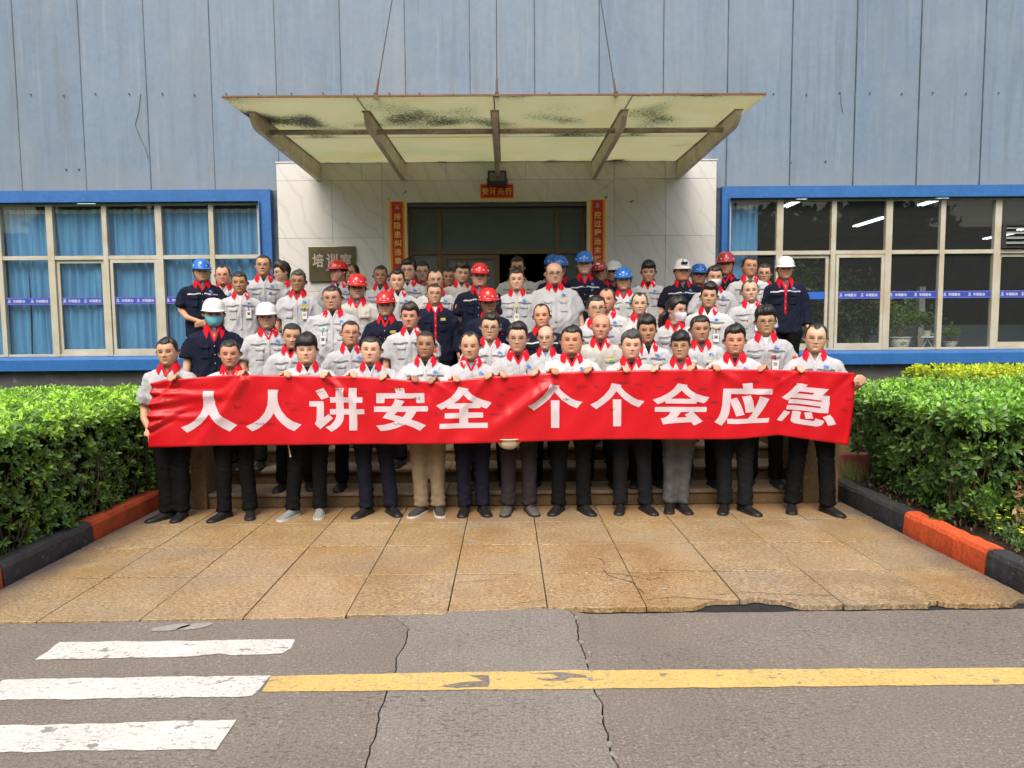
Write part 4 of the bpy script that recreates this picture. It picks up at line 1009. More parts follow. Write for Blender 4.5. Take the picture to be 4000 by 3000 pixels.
# trees on the far side of the road, behind the camera: seen only as reflections in the glass
M_bark = mat('bark', (.10, .08, .06), .9, noise=.4, nscale=9, bump=.01, bscale=14); M_tl = leafmat('tree_leaf', (.07, .14, .03), .5, .3)
def tree(x, y, h, r, seed, label):
    rs = np.random.RandomState(seed); e = empty('roadside_tree', (x, y, 0), label=label, cat='tree', group='roadside trees across the road')
    MB().tube([(0, 0, -.03), (.05, 0, h*.2), (0, .06, h*.45), (.1, 0, h*.75)], [.20, .16, .12, .05], 9).build('trunk', M_bark, e, smooth=True)
    P = []
    for k in range(7):
        a = k*.9+rs.rand(); tip = np.array([r*.75*math.cos(a), r*.75*math.sin(a), h*(.45+.45*rs.rand())]); MB().tube([(0, .03, h*.38), tip*np.array([.45, .45, .85]), tip], [.07, .045, .02], 6).build('limb', M_bark, e, smooth=True)
        n = 85; q = rs.randn(n, 3); q /= np.linalg.norm(q, axis=1)[:, None]; P.append(tip+q*rs.rand(n, 1)**.4*np.array([r*.55, r*.55, r*.5]))
    n = 200; q = rs.randn(n, 3); q /= np.linalg.norm(q, axis=1)[:, None]; P.append(np.array([0, 0, h*.78])+q*rs.rand(n, 1)**.4*np.array([r*.7, r*.7, r*.6])); P = np.concatenate(P)
    leaves('crown', P, q[rs.randint(0, n, len(P))]+np.array([0, 0, .4]), 4, .52, M_tl, e, lambda p: np.ones((len(p), 3))*(.6+.8*rs.rand(len(p)))[:, None], rs, wid=.6, kind='stuff')
for k in range(9):
    tree(-19+4.8*k+rs.uniform(-.8, .8), -12.5+rs.uniform(-1.5, 1.5), 8.2+rs.uniform(-1.2, 1.8), 2.6, 70+k, 'leafy roadside tree across the road behind the viewer, outside the picture')
tag(box('far_verge', -40, 40, -40, -9.5, -.03, .06, M_soil), kind='structure')

hblk = empty('horizon_blocker', (0, -19, 0), label='plain grey block added unseen behind the viewer to keep horizon light off the glass', cat='building')  # unseen block added to keep the bright horizon out of the reflections
box('wall', -34, 34, -.5, .5, -.03, 7.2, mat('horizon_blocker_grey', (.16, .17, .17), .8, noise=.3, nscale=.5), hblk); box('blocker_cap', -34.3, 34.3, -6, .8, 7.2, 7.5, M_dark, hblk)
# ------------------------------------------------------------------ people: shape builders
def g2(a, b): return np.exp(-(a*a)-(b*b))
HT = np.array([(-.085, .058, .048, .066), (-.045, .053, .045, .064), (-.022, .0535, .049, .066), (-.008, .058, .066, .069), (0, .056, .076, .071), (.010, .0575, .086, .073),
    (.025, .0605, .091, .076), (.045, .0670, .0930, .080), (.065, .0720, .093, .084), (.085, .0730, .092, .088), (.105, .0750, .090, .092), (.118, .0760, .0885, .094),
    (.135, .0765, .090, .096), (.155, .077, .089, .098), (.173, .0755, .084, .096), (.190, .0705, .075, .089), (.205, .0625, .064, .079), (.218, .0510, .051, .066),
    (.228, .0370, .037, .049), (.2345, .0210, .021, .028), (.2375, .0080, .008, .010), (.238, .0005, .0005, .0008)])
NC = 72
_s = np.linspace(-math.pi, math.pi, NC, endpoint=False); PHI = _s-.60*np.sin(_s)
NH = 60; _h = np.linspace(-math.pi, math.pi, NH, endpoint=False); PHIH = _h-.25*np.sin(_h)      # 0 = front, +pi/2 = +X side
def head_surface(z, phi, p, feat=True, off=0.0):
    """z relative to the chin, phi broadcast -> xyz"""
    z, phi = np.broadcast_arrays(z, phi)
    w, f, b = (np.interp(z, HT[:, 0], HT[:, k]) for k in (1, 2, 3))
    jaw = np.clip(1-z/.09, 0, 1)*np.clip((z+.03)/.03, 0, 1); w = w*p['fw']*(1+jaw*(p['jaw']-1))
    c, s = np.cos(phi), np.sin(phi); fr = np.clip(c, 0, 1)
    x = (w+off)*s*(1-.20*jaw*fr**1.2); y = np.where(c > 0, -(f+off)*c, -(b+off)*c)
    x = np.sign(x)*np.abs(x)
    sq = 1+.05*np.abs(np.sin(2*phi)); x = x*sq; y = y*(1+.03*np.abs(np.sin(2*phi)))
    if feat:
        ax = np.abs(x); wf = np.clip(c*3, 0, 1)
        nh = np.interp(z, [.073, .078, .085, .10, .124, .136], [0, .013, .0215, .014, .0035, 0])*p['nose']
        ns = np.interp(z, [.07, .085, .10, .13], [.0135, .0115, .0085, .0085])
        dy = -nh*np.exp(-(x/ns)**2)-.0065*g2((ax-.0135)/.0055, (z-.0815)/.0055)
        dy += .0078*g2((ax-.031)/.0155, (z-.1195)/.0095)-.0034*g2((ax-.031)/.012, (z-.1155)/.0055)
        dy -= .0028*g2((ax-.028)/.018, (z-.137)/.0055)+.0035*g2((ax-.042)/.017, (z-.090)/.014)
        zz = z-p['smile']*(ax**2)*9
        dy -= .0042*g2(x/.021, (zz-.0585)/.0042)+.0048*g2(x/.018, (zz-.0485)/.0045)-.0026*g2(x/.024, (zz-.0535)/.0018)
        dy -= .0045*g2(x/.019, (z-.017)/.012)-.0025*g2(x/.02, (z-.0345)/.006)
        dy += .0018*g2((ax-.028-.10*(.075-z))/.005, (z-.066)/.015)
        y = y+dy*wf
        e = g2((np.abs(phi)-1.68)/.15, ((z-.112)/.024)**2)+.0*z
        x = x+np.sign(s)*.024*e*p['ear']; y = y+.010*e
    return x, y, z
TT = np.array([(.80, .16, .10, .095), (.95, .158, .10, .092), (1.10, .160, .098, .095), (1.22, .168, .104, .104), (1.30, .150, .102, .108), (1.345, .128, .088, .102), (1.372, .105, .07, .09), (1.39, .082, .058, .075)])
ZH = 1.445
rows_t = [.82, .95, 1.08, 1.18, 1.25, 1.30, 1.33, 1.35]
rows_h = list(np.arange(-.085, .0, .009))+list(np.arange(0, .040, .006))+list(np.arange(.042, .146, .0041))+list(np.arange(.148, .205, .0065))+[.211, .218, .224, .229, .233, .236, .238]
def smoothn(z, lo, hi): return np.clip((z-lo)/(hi-lo), 0, 1)
def hairline(phi, hf, tmp=.0):
    a = np.abs(phi)
    return np.interp(a, [0, .30, .62, .85, 1.02, 1.15, 1.30, 1.5, 1.75, 1.95, 2.4, 3.2], [hf-.002, hf+tmp*.5, hf+.006*(hf > .16)+tmp, hf+.001+tmp, .152+tmp*.8, .135, .112, .104, .116, .072, .032, .022])
def head_matrix(yaw, pitch=0, roll=0):
    T = Matrix.Translation((0, .012, ZH-.03))
    return T @ Matrix.Rotation(R(yaw), 4, 'Z') @ Matrix.Rotation(R(pitch), 4, 'X') @ Matrix.Rotation(R(roll), 4, 'Y') @ Matrix.Diagonal((1.085, 1.05, 1.015, 1)) @ T.inverted()
def body_core(p, belly, wid, rs):
    V = []; C = []
    for z in rows_t:
        w, f, b = (np.interp(z, TT[:, 0], TT[:, k]) for k in (1, 2, 3))
        f = f+belly*.9*math.exp(-((z-1.02)/.18)**2); w = w*wid*.93; f = f*.9; b = b*.9
        c, s = np.cos(PHI), np.sin(PHI)
        x = w*np.sign(s)*np.abs(s)**.85; y = np.where(c > 0, -f*c, -b*c)
        V.append(np.stack([x, y+.004, np.full(NC, z)], 1)); C.append(np.ones((NC, 3)))
    M = np.array(head_matrix(p['yaw'], p['pitch'], p['roll']))
    for z in rows_h:
        x, y, zz = head_surface(z, PHI, p)
        q = np.stack([x, y+.004, zz+ZH], 1); wgt = float(smoothn(z, -.08, -.005)); wgt = wgt*wgt*(3-2*wgt)
        q4 = np.c_[q, np.ones(NC)] @ M.T; q = q*(1-wgt)+q4[:, :3]*wgt
        V.append(q)
        ax = np.abs(x); fr = (np.cos(PHI) > .25)
        c = np.ones((NC, 3)); c *= 1+.03*np.sin(PHI*3+z*40+rs.rand())[:, None]
        def mixc(mask, col):
            mk_ = np.clip(mask, 0, 1)[:, None]; return c*(1-mk_)+np.array([col])*mk_
        c = mixc(.6*g2((ax-.04)/.02, (z-.085)/.02)*fr, (1.03, .92, .90)); c = mixc(.5*g2(x/.012, (z-.085)/.014)*fr, (1.03, .90, .88))
        if not p.get('fem'): c = mixc(.5*smoothn(z, -.03, .0)*(1-smoothn(z, .03, .065))*np.clip(np.cos(PHI)+.6, 0, 1), (.86, .86, .89))
        zz2 = z-p['smile']*(ax**2)*9
        if z > .03: c = mixc(1.1*g2((x/.023)**2, (zz2-.0535)/.0068)*fr, (.86, .56, .55)); c = mixc(1.3*g2((x/.023)**2, (zz2-.0535)/.0024)*fr, (.30, .16, .16))
        zb = .1395+.004*np.cos((ax-.030)/.017)-p['brow']*.10*(.04-ax)
        c = mixc(p['bd']*1.25*g2(((ax-.031)/.0200)**2, (z-zb+.0025)/.0042)*fr, (.03, .025, .025))
        op = p['eye']
        ez = .1165+.05*(ax-.031)
        if op > .5: c = mixc(.8*g2(((ax-.031)/.013)**2, (z-ez)/(.0036))*fr, (.95, .98, 1.02)); c = mixc(2.0*g2((ax-.031)/.0070, (z-ez)/.0046)*fr, (.03, .02, .02))
        c = mixc(2.6*g2(((ax-.031)/.0160)**2, (z-ez-.0020*op)/.0042)*fr, (.02, .015, .015))
        c = mixc(.5*g2(((ax-.030)/.014)**2, (z-ez+.010)/.004)*fr, (.72, .62, .62)); c = mixc(.5*g2((ax-.012)/.005, (z-.122)/.007)*fr, (.72, .6, .58)); c = mixc(.45*g2((ax-.026-.25*(.075-z))/.0035, (z-.066)/.011)*fr, (.70, .58, .56)); c = mixc(.30*g2(((ax-.031)/.016)**2, (z-.127)/.005)*fr, (.55, .42, .40))  # eye-socket and cheek-fold shade painted into the skin tint
        c = mixc(.9*g2((ax-.0070)/.0045, (z-.0765)/.0030)*fr, (.25, .15, .15)); c = mixc(.5*g2(x/.016, (z-.0735)/.0022)*fr, (.6, .48, .46))
        hl = hairline(PHI, p['hf'], p['tmp'])+.0035*np.sin(PHI*37)+.002*np.sin(PHI*71)
        m_ = np.clip((z-hl)/.008, 0, 1)*p['root']
        if z > .0: c = mixc(m_, tuple(p['rootc']))
        C.append(c)
    V = np.concatenate(V); C = np.concatenate(C); nr_ = len(V)//NC
    i = np.arange(NC); j = (i+1) % NC
    F = np.concatenate([np.stack([r*NC+i, r*NC+j, (r+1)*NC+j, (r+1)*NC+i], 1) for r in range(nr_-1)])
    return V, F, C
def hair_mesh(p, rs):
    top, side, hf, tmp, curl, part = p['top'], p['side'], p['hf'], p['tmp'], p['curl'], p['part']
    zs = list(np.arange(.0, .20, .0065))+[.203, .210, .216, .222, .2275, .232, .2355, .238]
    ph = rs.rand(8)*6.28; V = []
    for z in zs:
        x, y, zz = head_surface(z, PHIH, p, feat=False)
        hl = hairline(PHIH, hf, tmp)+.0035*np.sin(PHIH*17+ph[0])+.003*np.sin(PHIH*31+ph[1])+.003*np.sin(PHIH*5+ph[3])+p['jag']*np.abs(np.sin(PHIH*9+ph[2]))*(np.cos(PHIH) > .3)
        m = np.clip((z-hl)/.009, 0, 1); m = m*m*(3-2*m)
        k = smoothn(z, .13, .20); th = side+(top-side)*k; th = th*(.35+.65*np.clip((z-hl)/(.012+.026*p['sweep']*np.clip(np.cos(PHIH)+.3, 0, 1)), 0, 1))
        th = th*(1+.16*np.sin(PHIH*4+ph[3])*k)+curl*(.35*np.sin(PHIH*13+z*90+ph[4])*np.sin(z*150+PHIH*7+ph[5])+.3*np.sin(PHIH*21-z*130+ph[6]))
        th = th+.0016*np.sin(PHIH*47+z*60+ph[7])+.0011*np.sin(PHIH*83-z*40)
        if part: th = th+part*np.exp(-((PHIH-.9*np.sign(part))/.7)**2)*k*.012/abs(part)-.006*np.exp(-((PHIH+.75*np.sign(part))/.12)**2)*k
        q = np.stack([x, y, zz-.125], 1); n = q/np.maximum(np.linalg.norm(q, axis=1), 1e-6)[:, None]
        fwd = np.exp(-((PHIH)/.8)**2)*smoothn(z, .16, .2)
        q = np.stack([x, y, zz], 1)+n*np.array([.50, .80, 1.0])*(m*th)[:, None]-n*((1-m)*.012)[:, None]+np.stack([0*x, -p['quiff']*fwd*m, .4*p['quiff']*fwd*m], 1)
        V.append(q+np.array([0, .004, ZH]))
    V = np.concatenate(V); i = np.arange(NH); j = (i+1) % NH
    F = np.concatenate([np.stack([r*NH+i, r*NH+j, (r+1)*NH+j, (r+1)*NH+i], 1) for r in range(len(zs)-1)])
    return V, F
def vox(parts, size, smooth=2, name='tmp'):
    """weld closed pieces into one continuous surface"""
    b = MB()
    for V, F in parts: b.add(V, F)
    o = mk(name, b.v, b.f); m = o.modifiers.new('r', 'REMESH'); m.mode = 'VOXEL'; m.voxel_size = size
    if smooth: s = o.modifiers.new('s', 'SMOOTH'); s.iterations = smooth; s.factor = .6
    dg = bpy.context.evaluated_depsgraph_get(); me = o.evaluated_get(dg).to_mesh()
    V = np.empty(len(me.vertices)*3, np.float32); me.vertices.foreach_get('co', V); V = V.reshape(-1, 3).astype(float)
    F = np.empty(len(me.loops), np.int32); me.loops.foreach_get('vertex_index', F); F = F.reshape(-1, 4)
    Nn = np.empty(len(me.vertices)*3, np.float32); me.vertices.foreach_get('normal', Nn)
    d = o.data; o.evaluated_get(dg).to_mesh_clear(); bpy.data.objects.remove(o); bpy.data.meshes.remove(d)
    return V, F, Nn.reshape(-1, 3).astype(float)
def tubeVF(P, r, n=12):
    b = MB(); b.tube(P, r, n); return b.v, b.f
def loft(rows, n=40, y0=0.0, ex=.85):
    V = []; F = []
    for z, w, f, b in rows:
        for k in range(n):
            t = 2*math.pi*k/n; s, c = math.sin(t), math.cos(t)
            V.append((w*math.copysign(abs(s)**ex, s), (-f*c if c > 0 else -b*c)+y0, z))
    for r_ in range(len(rows)-1):
        for k in range(n): F.append((r_*n+k, r_*n+(k+1) % n, (r_+1)*n+(k+1) % n, (r_+1)*n+k))
    F.append(tuple(range(n))[::-1]); F.append(tuple((len(rows)-1)*n+k for k in range(n)))
    return V, F
def ridges(P, N, rs, amp, freq, k=7, stretch=(1, 1, 1)):
    d = np.zeros(len(P)); Q = P*np.array(stretch)
    W_ = Q+.025*np.sin(Q[:, [1, 2, 0]]*17+rs.rand(3)*6)
    for _ in range(k):
        v = rs.randn(3); v /= np.linalg.norm(v); s = np.abs(np.sin(W_@v*freq*(.6+.9*rs.rand())+rs.rand()*6)); d += (1-s)**3*rs.uniform(.4, 1)
    return P+N*((d/k-.06)*amp)[:, None]
ST = [(.77, .182, .118, .112), (.80, .186, .122, .118), (.95, .178, .116, .108), (1.05, .174, .110, .103), (1.15, .180, .114, .110), (1.25, .184, .119, .119), (1.30, .175, .115, .122),
      (1.345, .148, .098, .114), (1.378, .118, .082, .100), (1.41, .098, .070, .088), (1.432, .080, .063, .079), (1.455, .073, .061, .076), (1.47, .069, .059, .074)]
_sh = {}
def arm_path(s, pose):
    if pose == 'side': return [(s*.158, .005, 1.328), (s*.200, .010, 1.23), (s*.222, .02, 1.09), (s*.236, -.01, .97), (s*.235, -.04, .865)]
    if pose == 'back': return [(s*.158, .005, 1.328), (s*.206, .030, 1.23), (s*.240, .07, 1.10), (s*.19, .13, .99), (s*.07, .17, .93)]
    return [(s*.158, .005, 1.328), (s*.202, -.005, 1.23), (s*.222, .0, 1.10), (s*.16, -.13, 1.00), (s*.03, -.19, .95)]
def shirt_proto(wid, belly, sleeve, pose, zv, seed, arms=None, vs=.0125):
    key = (wid, belly, sleeve, pose, zv, seed, vs)
    if arms is None and key in _sh: return _sh[key]
    rs = np.random.RandomState(seed*17+3)
    rows = [(z, w*(1.05*wid if z < 1.37 else 1+(wid-1)*.3)+belly*.55*math.exp(-((z-1.0)/.17)**2), f+belly*math.exp(-((z-1.03)/.17)**2), b+belly*.2*math.exp(-((z-1.0)/.2)**2)) for z, w, f, b in ST]
    parts = [loft(rows)]
    for si, s in enumerate((-1, 1)):
        P = [tuple(q) for q in (arms[si] if arms is not None else arm_path(s, pose))]
        P = [((x*(1.05+(wid-1)*.9)) if arms is None else x, y, z) for x, y, z in P]
        P0 = Vector((s*.095*wid, .004, 1.350)); P = [Vector(p) for p in P]
        if sleeve == 's':
            e = P[2]; u = P[1]; cut = u+(e-u)*.72
            pts = [P0, P[0]+Vector((0, 0, -.006)), u, cut]; rr = [.052, .062, .067, .075]
        else:
            pts = [P0, P[0]+Vector((0, 0, -.006)), P[1], P[2], P[3], P[3]+(P[4]-P[3])*.9]; rr = [.058, .062, .060, .055, .049, .042]
        parts.append(tubeVF(pts, rr, 14))
    V, F, N = vox(parts, vs, 3)
    V = ridges(V, N, rs, .046, 22, 5, (1, 1, .8)); V = ridges(V, N, rs, .026, 48, 5, (1.2, 1, .55))
    # creases where the sleeves meet the body
    bvh = BVHTree.FromPolygons([tuple(v) for v in V], [tuple(int(i) for i in f) for f in F])
    c = V[F].mean(1)
    cut = (np.abs(c[:, 0]) < .052*(c[:, 2]-zv)/(1.45-zv)) & (c[:, 1] < 0) & (c[:, 2] > zv)
    cut |= (c[:, 2] > 1.447) & (np.abs(c[:, 0]) < .1)
    F2 = F[~cut]; used = np.unique(F2); mp = -np.ones(len(V), int); mp[used] = np.arange(len(used))
    me = npmesh('shirt', V[used], mp[F2], None, True)
    def fh(x, z, d=.003):
        h = bvh.ray_cast(Vector((x, -1, z)), Vector((0, 1, 0)))
        y = h[0].y if h[0] is not None else -.07
        return (x, y-d, z)
    def thh(x, y, d=.006):
        h = bvh.ray_cast(Vector((x, y, 1.7)), Vector((0, 0, -1)))
        z = min(1.46, h[0].z) if h[0] is not None else 1.40
        return (x, y, z+d)
    def patch(fn, nu, nv, name, th=.002):
        V, F = grid(lambda i, j: fn(i/(nu-1), j/(nv-1)), nu, nv)
        V2 = V+[(x, y+th+.004, z) for x, y, z in V]; n = nu*nv; F2 = list(F)
        ring = [i for i in range(nu)]+[j*nu+nu-1 for j in range(1, nv)]+[(nv-1)*nu+i for i in range(nu-2, -1, -1)]+[j*nu for j in range(nv-2, 0, -1)]
        F2 += [(a, a+n, b+n, b) for a, b in zip(ring, ring[1:]+ring[:1])]
        F2 = [f for f in F2]
        me = bpy.data.meshes.new(name); me.from_pydata([tuple(map(float, v)) for v in V2], [], F2); me.shade_smooth() if nu*nv > 30 else None
        return me
    D = {'shirt': me}
    # collar: two wings that join behind the neck
    hw = .040
    def collar_side(s):
        top = [(20, (hw*.95, -.060, 1.438)), (40, (.053, -.050, 1.452)), (65, (.065, -.028, 1.466)), (90, (.071, .006, 1.478)), (130, (.058, .052, 1.488)), (180, (0, .078, 1.492))]
        bot = [(20, fh(s*.066, zv+.016, .009)), (42, fh(s*.092*(1+(wid-1)*.5), 1.384, .010)), (60, thh(s*.102, -.034, .009)), (90, thh(s*.100, .012, .009)), (130, thh(s*.076, .070, .010)), (180, (0, .100, thh(0, .104, .0)[2]+.006))]
        out = []
        ps = np.linspace(20, 180, 17)
        for p_ in ps:
            a = [np.interp(p_, [q[0] for q in top], [q[1][k] for q in top]) for k in range(3)]; a[0] *= s
            b = [np.interp(p_, [q[0] for q in bot], [q[1][k] for q in bot]) for k in range(3)]
            col = []
            for t in (0, .12, .35, .7, 1.0):
                x = a[0]+(b[0]-a[0])*t; y = a[1]+(b[1]-a[1])*t; z = a[2]+(b[2]-a[2])*t
                bl = .0028*math.sin(math.pi*min(1, t*1.15)); nx, ny = x, y-.01; L_ = math.hypot(nx, ny)+1e-6
                col.append((x+nx/L_*bl, y+ny/L_*bl, z+bl*.6))
            out.append(col)
        return out
    Lc = collar_side(-1)[::1]; Rc = collar_side(1)[::-1]; allc = Lc+Rc[1:]
    V_ = [p_ for c_ in allc for p_ in c_]; n_ = len(allc)
    F_ = [(i*5+k, i*5+k+1, (i+1)*5+k+1, (i+1)*5+k) for i in range(n_-1) for k in range(4)]
    cm = bpy.data.meshes.new('collar'); cm.from_pydata([tuple(map(float, v)) for v in V_], [], F_); D['collar'] = cm
    # facing along the V
    lb = MB()
    for s in (-1, 1):
        def fn(i, j):
            t = i/11; z = 1.437+(zv-.006-1.437)*t; x = .052*(z-zv)/(1.45-zv)-.009+j*.019
            q = fh(s*max(x, 0), z, .006); return q
        V1, F1 = grid(fn, 12, 2); lb.add(V1, F1)
    lm = bpy.data.meshes.new('facing'); lm.from_pydata([tuple(map(float, v)) for v in lb.v], [], lb.f); D['facing'] = lm
    zb = 1.0
    D['placket'] = patch(lambda u, v: fh(-.013+.026*u, zv+(zb-zv)*v, .0035), 3, 12, 'placket')
    bb = MB()
    for z in np.arange(zv-.05, 1.0, -.085):
        x, y, z2 = fh(0, z, .0055); bb.add([(x+.0055*math.cos(a), y, z2+.0055*math.sin(a)) for a in np.linspace(0, 5.2, 7)], [tuple(range(7))])
    bm_ = bpy.data.meshes.new('buttons'); bm_.from_pydata([tuple(map(float, v)) for v in bb.v], [], bb.f); D['button'] = bm_
    for s, nm in ((-1, 'stripeL'), (1, 'stripeR')):
        D[nm] = patch(lambda u, v: fh(s*(.018+.142*wid*u), 1.292-.012*u+.004*math.sin(u*9)+(.5-v)*.015, .004), 14, 2, 'chest_stripe')
        x0, x1 = .045, .132
        D['flap'+nm[-1]] = patch(lambda u, v: fh(s*(x0+(x1-x0)*u), 1.258-v*(.030+.010*math.sin(math.pi*u)), .0075), 9, 4, 'pocket_flap', .004)
        D['pocket'+nm[-1]] = patch(lambda u, v: fh(s*(x0+.004+(x1-x0-.008)*u), 1.237-v*.115, .0035), 7, 7, 'pocket')
        D['tab'+nm[-1]] = patch(lambda u, v: fh(s*(x0-.002+.016*u) if s < 0 else (x1-.020+.018*u), 1.224-v*.012-.0*u, .012), 2, 2, 'red_tab')
    V_, F_ = flatmesh([[(-.024, .004), (-.012, .016), (-.002, .022), (.0, .008), (.012, .018), (.010, .004), (.030, -.002), (.012, -.006), (-.020, -.010), (-.004, -.001)]])
    lg = MB(); lg.add([fh(.092+a, 1.318+b, .008) for a, b in V_], F_)
    lg.add([fh(.068+.05*u, 1.303-.004*v, .008) for v in (0, 1) for u in (0, 1)], [(0, 1, 3, 2)])
    lm = bpy.data.meshes.new('chest_logo'); lm.from_pydata([tuple(map(float, v)) for v in lg.v], [], lg.f); D['logo'] = lm
    V_, F_ = flatmesh([[(.058, .022), (.118, .026), (.118, .014), (.062, .010)], [(.058, .006), (.120, .009), (.120, -.004), (.060, -.008)]])
    lg = MB(); lg.add([fh(a, 1.262+b, .0065) for a, b in V_], F_)
    lm = bpy.data.meshes.new('chest_lettering'); lm.from_pydata([tuple(map(float, v)) for v in lg.v], [], lg.f); D['patch'] = lm
    D['fh'] = fh
    # undershirt: tee with a round neck
    b = MB(); rows = [(z, w*.90*(1+(wid-1)*.5), f*.90+belly*.8*math.exp(-((z-1.03)/.17)**2), b_*.88) for z, w, f, b_ in ST if 1.2 < z < 1.41]
    nn = 36; Vt = []
    for z, w, f_, b_ in rows+[(1.425, .088, .060, .076), (1.434, .070, .055, .070)]:
        for k in range(nn):
            t = 2*math.pi*k/nn; s, c = math.sin(t), math.cos(t)
            zz = z-(.018*max(0, c)**2 if z > 1.40 else 0)
            Vt.append((w*math.copysign(abs(s)**.9, s), (-f_*c if c > 0 else -b_*c)+.002, zz))
    nr2 = len(Vt)//nn; Ft = [(r_*nn+k, r_*nn+(k+1) % nn, (r_+1)*nn+(k+1) % nn, (r_+1)*nn+k) for r_ in range(nr2-1) for k in range(nn)]
    tm = bpy.data.meshes.new('undershirt'); tm.from_pydata(Vt, [], Ft); tm.shade_smooth(); D['tee'] = tm
    if arms is None: _sh[key] = D
    return D
def hand_parts(wr, knu, dirv, side, grip=False):
    """palm and five bent fingers; wr wrist, knu knuckle centre, dirv finger direction after the bend, side = across the palm"""
    wr, knu, dirv, side = map(Vector, (wr, knu, dirv, side)); out = []
    ax = (knu-wr).normalized(); side = (side-ax*side.dot(ax)).normalized()
    for k in range(4):
        o = (k-1.5)*.0195; a = wr+side*o*.5; b = knu+side*o
        out.append(tubeVF([a, (a+b)/2, b], [.017, .0145, .0115], 8))
        L_ = (.040, .046, .043, .034)[k]
        p1 = b+(ax*.55+dirv*.7).normalized()*L_*.6; p2 = p1+dirv*L_*.6; p3 = p2+(dirv-ax*.35).normalized()*L_*.45
        out.append(tubeVF([b, p1, p2, p3], [.0105, .0095, .009, .0075], 8))
    t0 = wr+ax*.02-side*.022; t1 = t0+(ax*.6-side*.8).normalized()*.032; t2 = t1+(dirv*.6+ax*.5).normalized()*.03
    out.append(tubeVF([t0, t1, t2], [.015, .012, .009], 8))
    return out
_arm = {}
def rest_arms(pose, wid):
    key = (pose, wid)
    if key not in _arm:
        parts = []
        for s in (-1, 1):
            P = [Vector((x*(1.05+(wid-1)*.9), y, z)) for x, y, z in arm_path(s, pose)]
            parts.append(tubeVF(P, [.046, .045, .040, .036, .027], 12))
            d = (P[4]-P[3]).normalized(); k = P[4]+d*.085
            parts += hand_parts(P[4], k, (d*.8+Vector((0, -.6, 0))*(.6 if pose == 'side' else -.2)).normalized(), (0, 1, 0) if pose == 'side' else (0, 0, 1))
        _arm[key] = vox(parts, .014, 1)[:2]
    return _arm[key]
_tr = {}
def trousers_proto(fl, fr, wid, seed, slim=1.0, vs=.0135):
    """fl, fr ankle x,y of both feet"""
    key = (round(fl[0], 2), round(fr[0], 2), wid, seed, slim)
    if key in _tr: return _tr[key]
    rs = np.random.RandomState(seed+40); parts = [loft([(.80, .150*wid, .105, .115), (.86, .166*wid, .108, .12), (.95, .165*wid, .105, .105), (1.03, .158*wid, .10, .10)], 32)]
    for s, a in ((-1, fl), (1, fr)):
        hx = s*.085*wid; ax_, ay = a
        P = [(hx, .0, .90), (hx+(ax_-hx)*.15, -.002, .76), (hx+(ax_-hx)*.35, -.004, .62), (hx+(ax_-hx)*.55, -.012, .47), (hx+(ax_-hx)*.8, ay*.6+.010, .28), (ax_, ay+.004, .13), (ax_, ay-.004, .065)]
        rr = [.088*wid, .092*wid, .083*slim, .071*slim, .066*slim, .063*slim, .066*slim]
        parts.append(tubeVF(P, rr, 16))
    V, F, N = vox(parts, vs, 2)
    V = ridges(V, N, rs, .024, 18, 5, (1, 1, .45)); V = ridges(V, N, rs, .012, 40, 5, (1.2, 1, .6)); low = np.clip((.34-V[:, 2])/.25, 0, 1)
    for q in range(3):
        ph = rs.rand()*6; V = V+N*(low*.007*(1-np.abs(np.sin(V[:, 2]*(34+11*q)+V[:, 0]*22*(-1)**q+V[:, 1]*15+ph)))**2)[:, None]
    kn = np.exp(-((V[:, 2]-.50)/.06)**2); V = V+N*(kn*.005*np.sin(V[:, 2]*90+V[:, 0]*30+rs.rand()*6))[:, None]
    _tr[key] = npmesh('trousers', V, F, None, True)
    return _tr[key]
def shoe_meshes():
    S = [(.083, .012, .030), (.078, .028, .062), (.055, .036, .082), (.02, .038, .088), (-.03, .0405, .078), (-.08, .045, .060), (-.13, .0475, .047), (-.17, .042, .037), (-.195, .028, .028), (-.205, .008, .020)]
    def build(wx, z0, hf, n=12):
        V = []
        for y, w, h in S:
            for k in range(n+1):
                t = math.pi*k/n; V.append(((w+wx)*math.cos(t)*(1+.12*math.sin(t)), y*(1+wx*2), z0+(h*hf-z0)*math.sin(t)**.8))
        m_ = n+1; F = [(i*m_+k, (i+1)*m_+k, (i+1)*m_+k+1, i*m_+k+1) for i in range(len(S)-1) for k in range(n)]
        F += [(i*m_, i*m_+n, (i+1)*m_+n, (i+1)*m_) for i in range(len(S)-1)]+[tuple(range(m_)), tuple(((len(S)-1)*m_+k) for k in range(m_))[::-1]]
        me = bpy.data.meshes.new('shoe'); me.from_pydata(V, [], F); me.shade_smooth(); return me
    up = build(0, .014, 1.0)
    V = []; F = []; n = len(S); out = [(w+.004, y) for y, w, h in S]+[(-(w+.004), y) for y, w, h in S[::-1]]
    b = MB().prism(out, 0, .020); so_ = bpy.data.meshes.new('sole'); so_.from_pydata(b.v, [], b.f)
    lb = MB()
    for k in range(4):
        y = -.035-.018*k; z = .085-.0095*k
        lb.tube([(-.022, y, z-.008), (0, y-.004, z+.002), (.022, y, z-.008)], .0028, 5)
    la = bpy.data.meshes.new('laces'); la.from_pydata([tuple(v) for v in lb.v], [], lb.f)
    return up, so_, la
def headmesh(name, V, F, smooth=True):
    """tuple-list mesh modelled in head space (chin at z 0) moved to the body frame"""
    me = bpy.data.meshes.new(name); me.from_pydata([(float(x), float(y)+.004, float(z)+ZH) for x, y, z in V], [], F)
    if smooth: me.shade_smooth()
    return me
